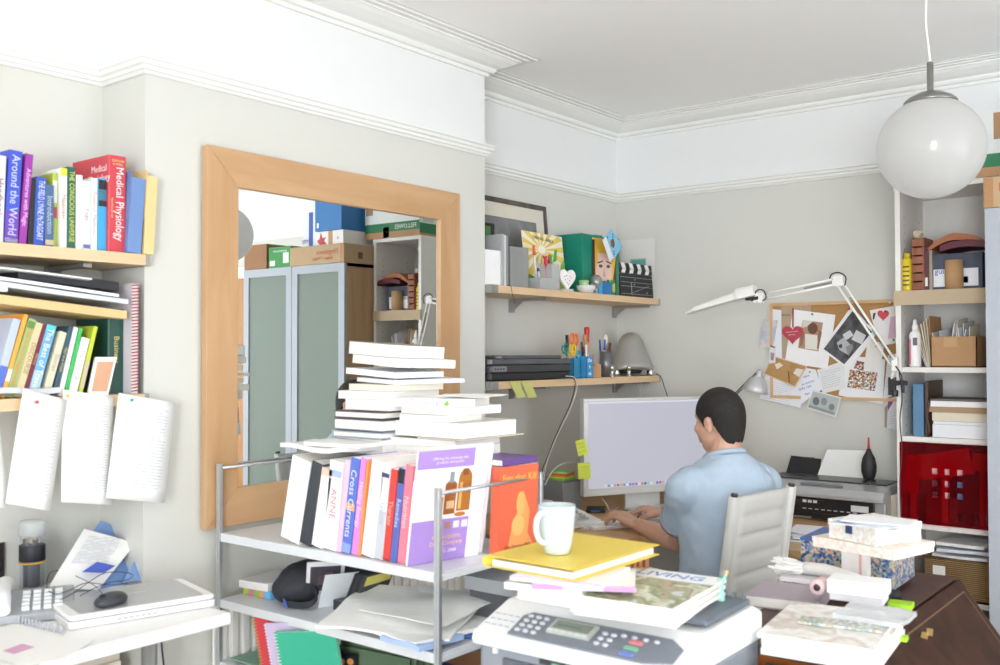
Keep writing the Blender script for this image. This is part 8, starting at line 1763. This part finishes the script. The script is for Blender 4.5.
bm = NB(); lathe(bm, [(0, 0), (.007, .0), (.009, .004), (.009, .01), (0, .01)], Matrix.Translation(c3_+Vector((0, -.053, .020))) @ Matrix.Rotation(R(-90), 4, 'X'), 20); obj('dark_core', bm, mat('3a3034', .5), tt)
# folded cloth strip: maroon folder under the roll
c4 = at(778, 598, Z=BZ+.001); bm = NB(); bx(bm, -.05, .12, -.12, .05, 0, .030, 0, Matrix.Translation(c4) @ Matrix.Rotation(R(10), 4, 'Z')); bx(bm, -.05, .12, -.121, -.12, .004, .026, 1, Matrix.Translation(c4) @ Matrix.Rotation(R(10), 4, 'Z')); tag(obj('hardback_book', bm, [mat('a89ca4', .5), PAGES], bevel=.001), 'greyish mauve hardback behind the near magazine pile', 'book')
# white yarn tassel
c5 = at(805, 568, Z=BZ+.06); tt = thing('yarn_skein', 'loopy white yarn skein lying left of the marbled box', 'yarn', c5)
rnd = random.Random(11); bm = NB()
for k in range(34):
    a = rnd.uniform(-.9, .9); L_ = rnd.uniform(.05, .085); w_ = rnd.uniform(.006, .014); d_ = Vector((-math.cos(a*.7), -math.sin(a*.7)*.6, rnd.uniform(-.35, .25))).normalized(); s_ = d_.cross(Vector((0, 0, 1))).normalized(); o_ = Vector((0, rnd.uniform(-.02, .02), rnd.uniform(-.012, .012)))
    tube(bm, spline([c5+o_, c5+o_+d_*L_*.5+s_*w_, c5+o_+d_*L_+s_*w_*.4, c5+o_+d_*L_-s_*w_*.6, c5+o_+d_*L_*.5-s_*w_, c5+o_], 4), .0026, 5)
obj('yarn_loops', bm, mat('f0eeea', .9), tt)
bm = NB(); tube(bm, [c5+Vector((0, 0, 0)), c5+Vector((.05, .0, .002)), c5+Vector((.11, -.02, .0)), c5+Vector((.17, -.03, -.01))], [.016, .017, .016, .014], 12); obj('yarn_bundle', bm, mat('efedea', .9, bump=.5, scale=200), tt)
bm = NB(); bx(bm, -.08, .10, -.05, .045, .031-.0, .042, 0, Matrix.Translation((c5.x+.03, c5.y+.0, BZ+.0)) @ Matrix.Rotation(.1, 4, 'Z')); tag(obj('card_sheet', bm, mat('dcd8da', .6)), 'pale card under the yarn skein', 'card')
c6 = at(857, 562, Z=BZ+.08); bm = NB(); bx(bm, -.03, .035, -.03, .0, -.03, .03, 0, Matrix.Translation(c6)); bx(bm, .015, .022, -.0305, -.03, -.025, .026, 1, Matrix.Translation(c6)); tag(obj('clear_box', bm, [mat('eeeae8', .3), mat('e0b0b0', .4)], bevel=.002), 'small white translucent box before the blue marbled box', 'box')
c7 = at(881, 566, Z=BZ+.09)
# sticky markers on the bureau edge
for k, (x, y, w_, d_, cl, lab) in enumerate(((901, 606, .055, .045, 'a6dc2a', 'bright lime green sticky block at the bureau ridge, upper one'), (896, 623, .035, .02, 'e0489a', 'hot pink sticky marker between the two lime green ones'), (898, 638, .04, .028, 'a6dc2a', 'bright lime green sticky block nearest the front on the ridge'))):
    p = at(x, y, Z=BZ+.004); M = Matrix.Translation((p.x, p.y, BZ+.001)) @ Matrix.Rotation(R(8), 4, 'Z'); bm = NB(); bx(bm, -w_/2, w_/2, -d_/2, d_/2, 0, (.012, .004, .008)[k], 0, M); tag(obj('sticky_note', bm, mat(cl, .6)), lab, 'note')
# things on the floor side behind the bureau: papers and carton below the basket
for k, (x, y, cl, lab) in enumerate(((938, 596, 'eceae8', 'white paper lying on the carton behind the bureau'), (965, 606, 'd8d4ce', 'grey white printed packet behind the bureau'))):
    p = at(x, y, Z=.36); bm = NB(); M = Matrix.Translation((p.x, p.y, .30)) @ Matrix.Rotation(.4+k, 4, 'Z')
bm = NB(); p = at(945, 600, Z=.5); bx(bm, -.13, .16, -.10, .12, 0, .50, 0, Matrix.Translation((p.x, -.50, 0))); tag(obj('floor_carton', bm, mat('e2dcd6', .6), bevel=.003), 'pale carton standing on the floor in front of the bookcase', 'box')
bm = NB(); bx(bm, -.10, .12, -.08, .06, .5015, .504, 0, Matrix.Translation((p.x+.01, -.50, 0)) @ Matrix.Rotation(.3, 4, 'Z')); tag(obj('loose_paper', bm, PAPER), 'white sheet on the carton in front of the bookcase', 'paper')
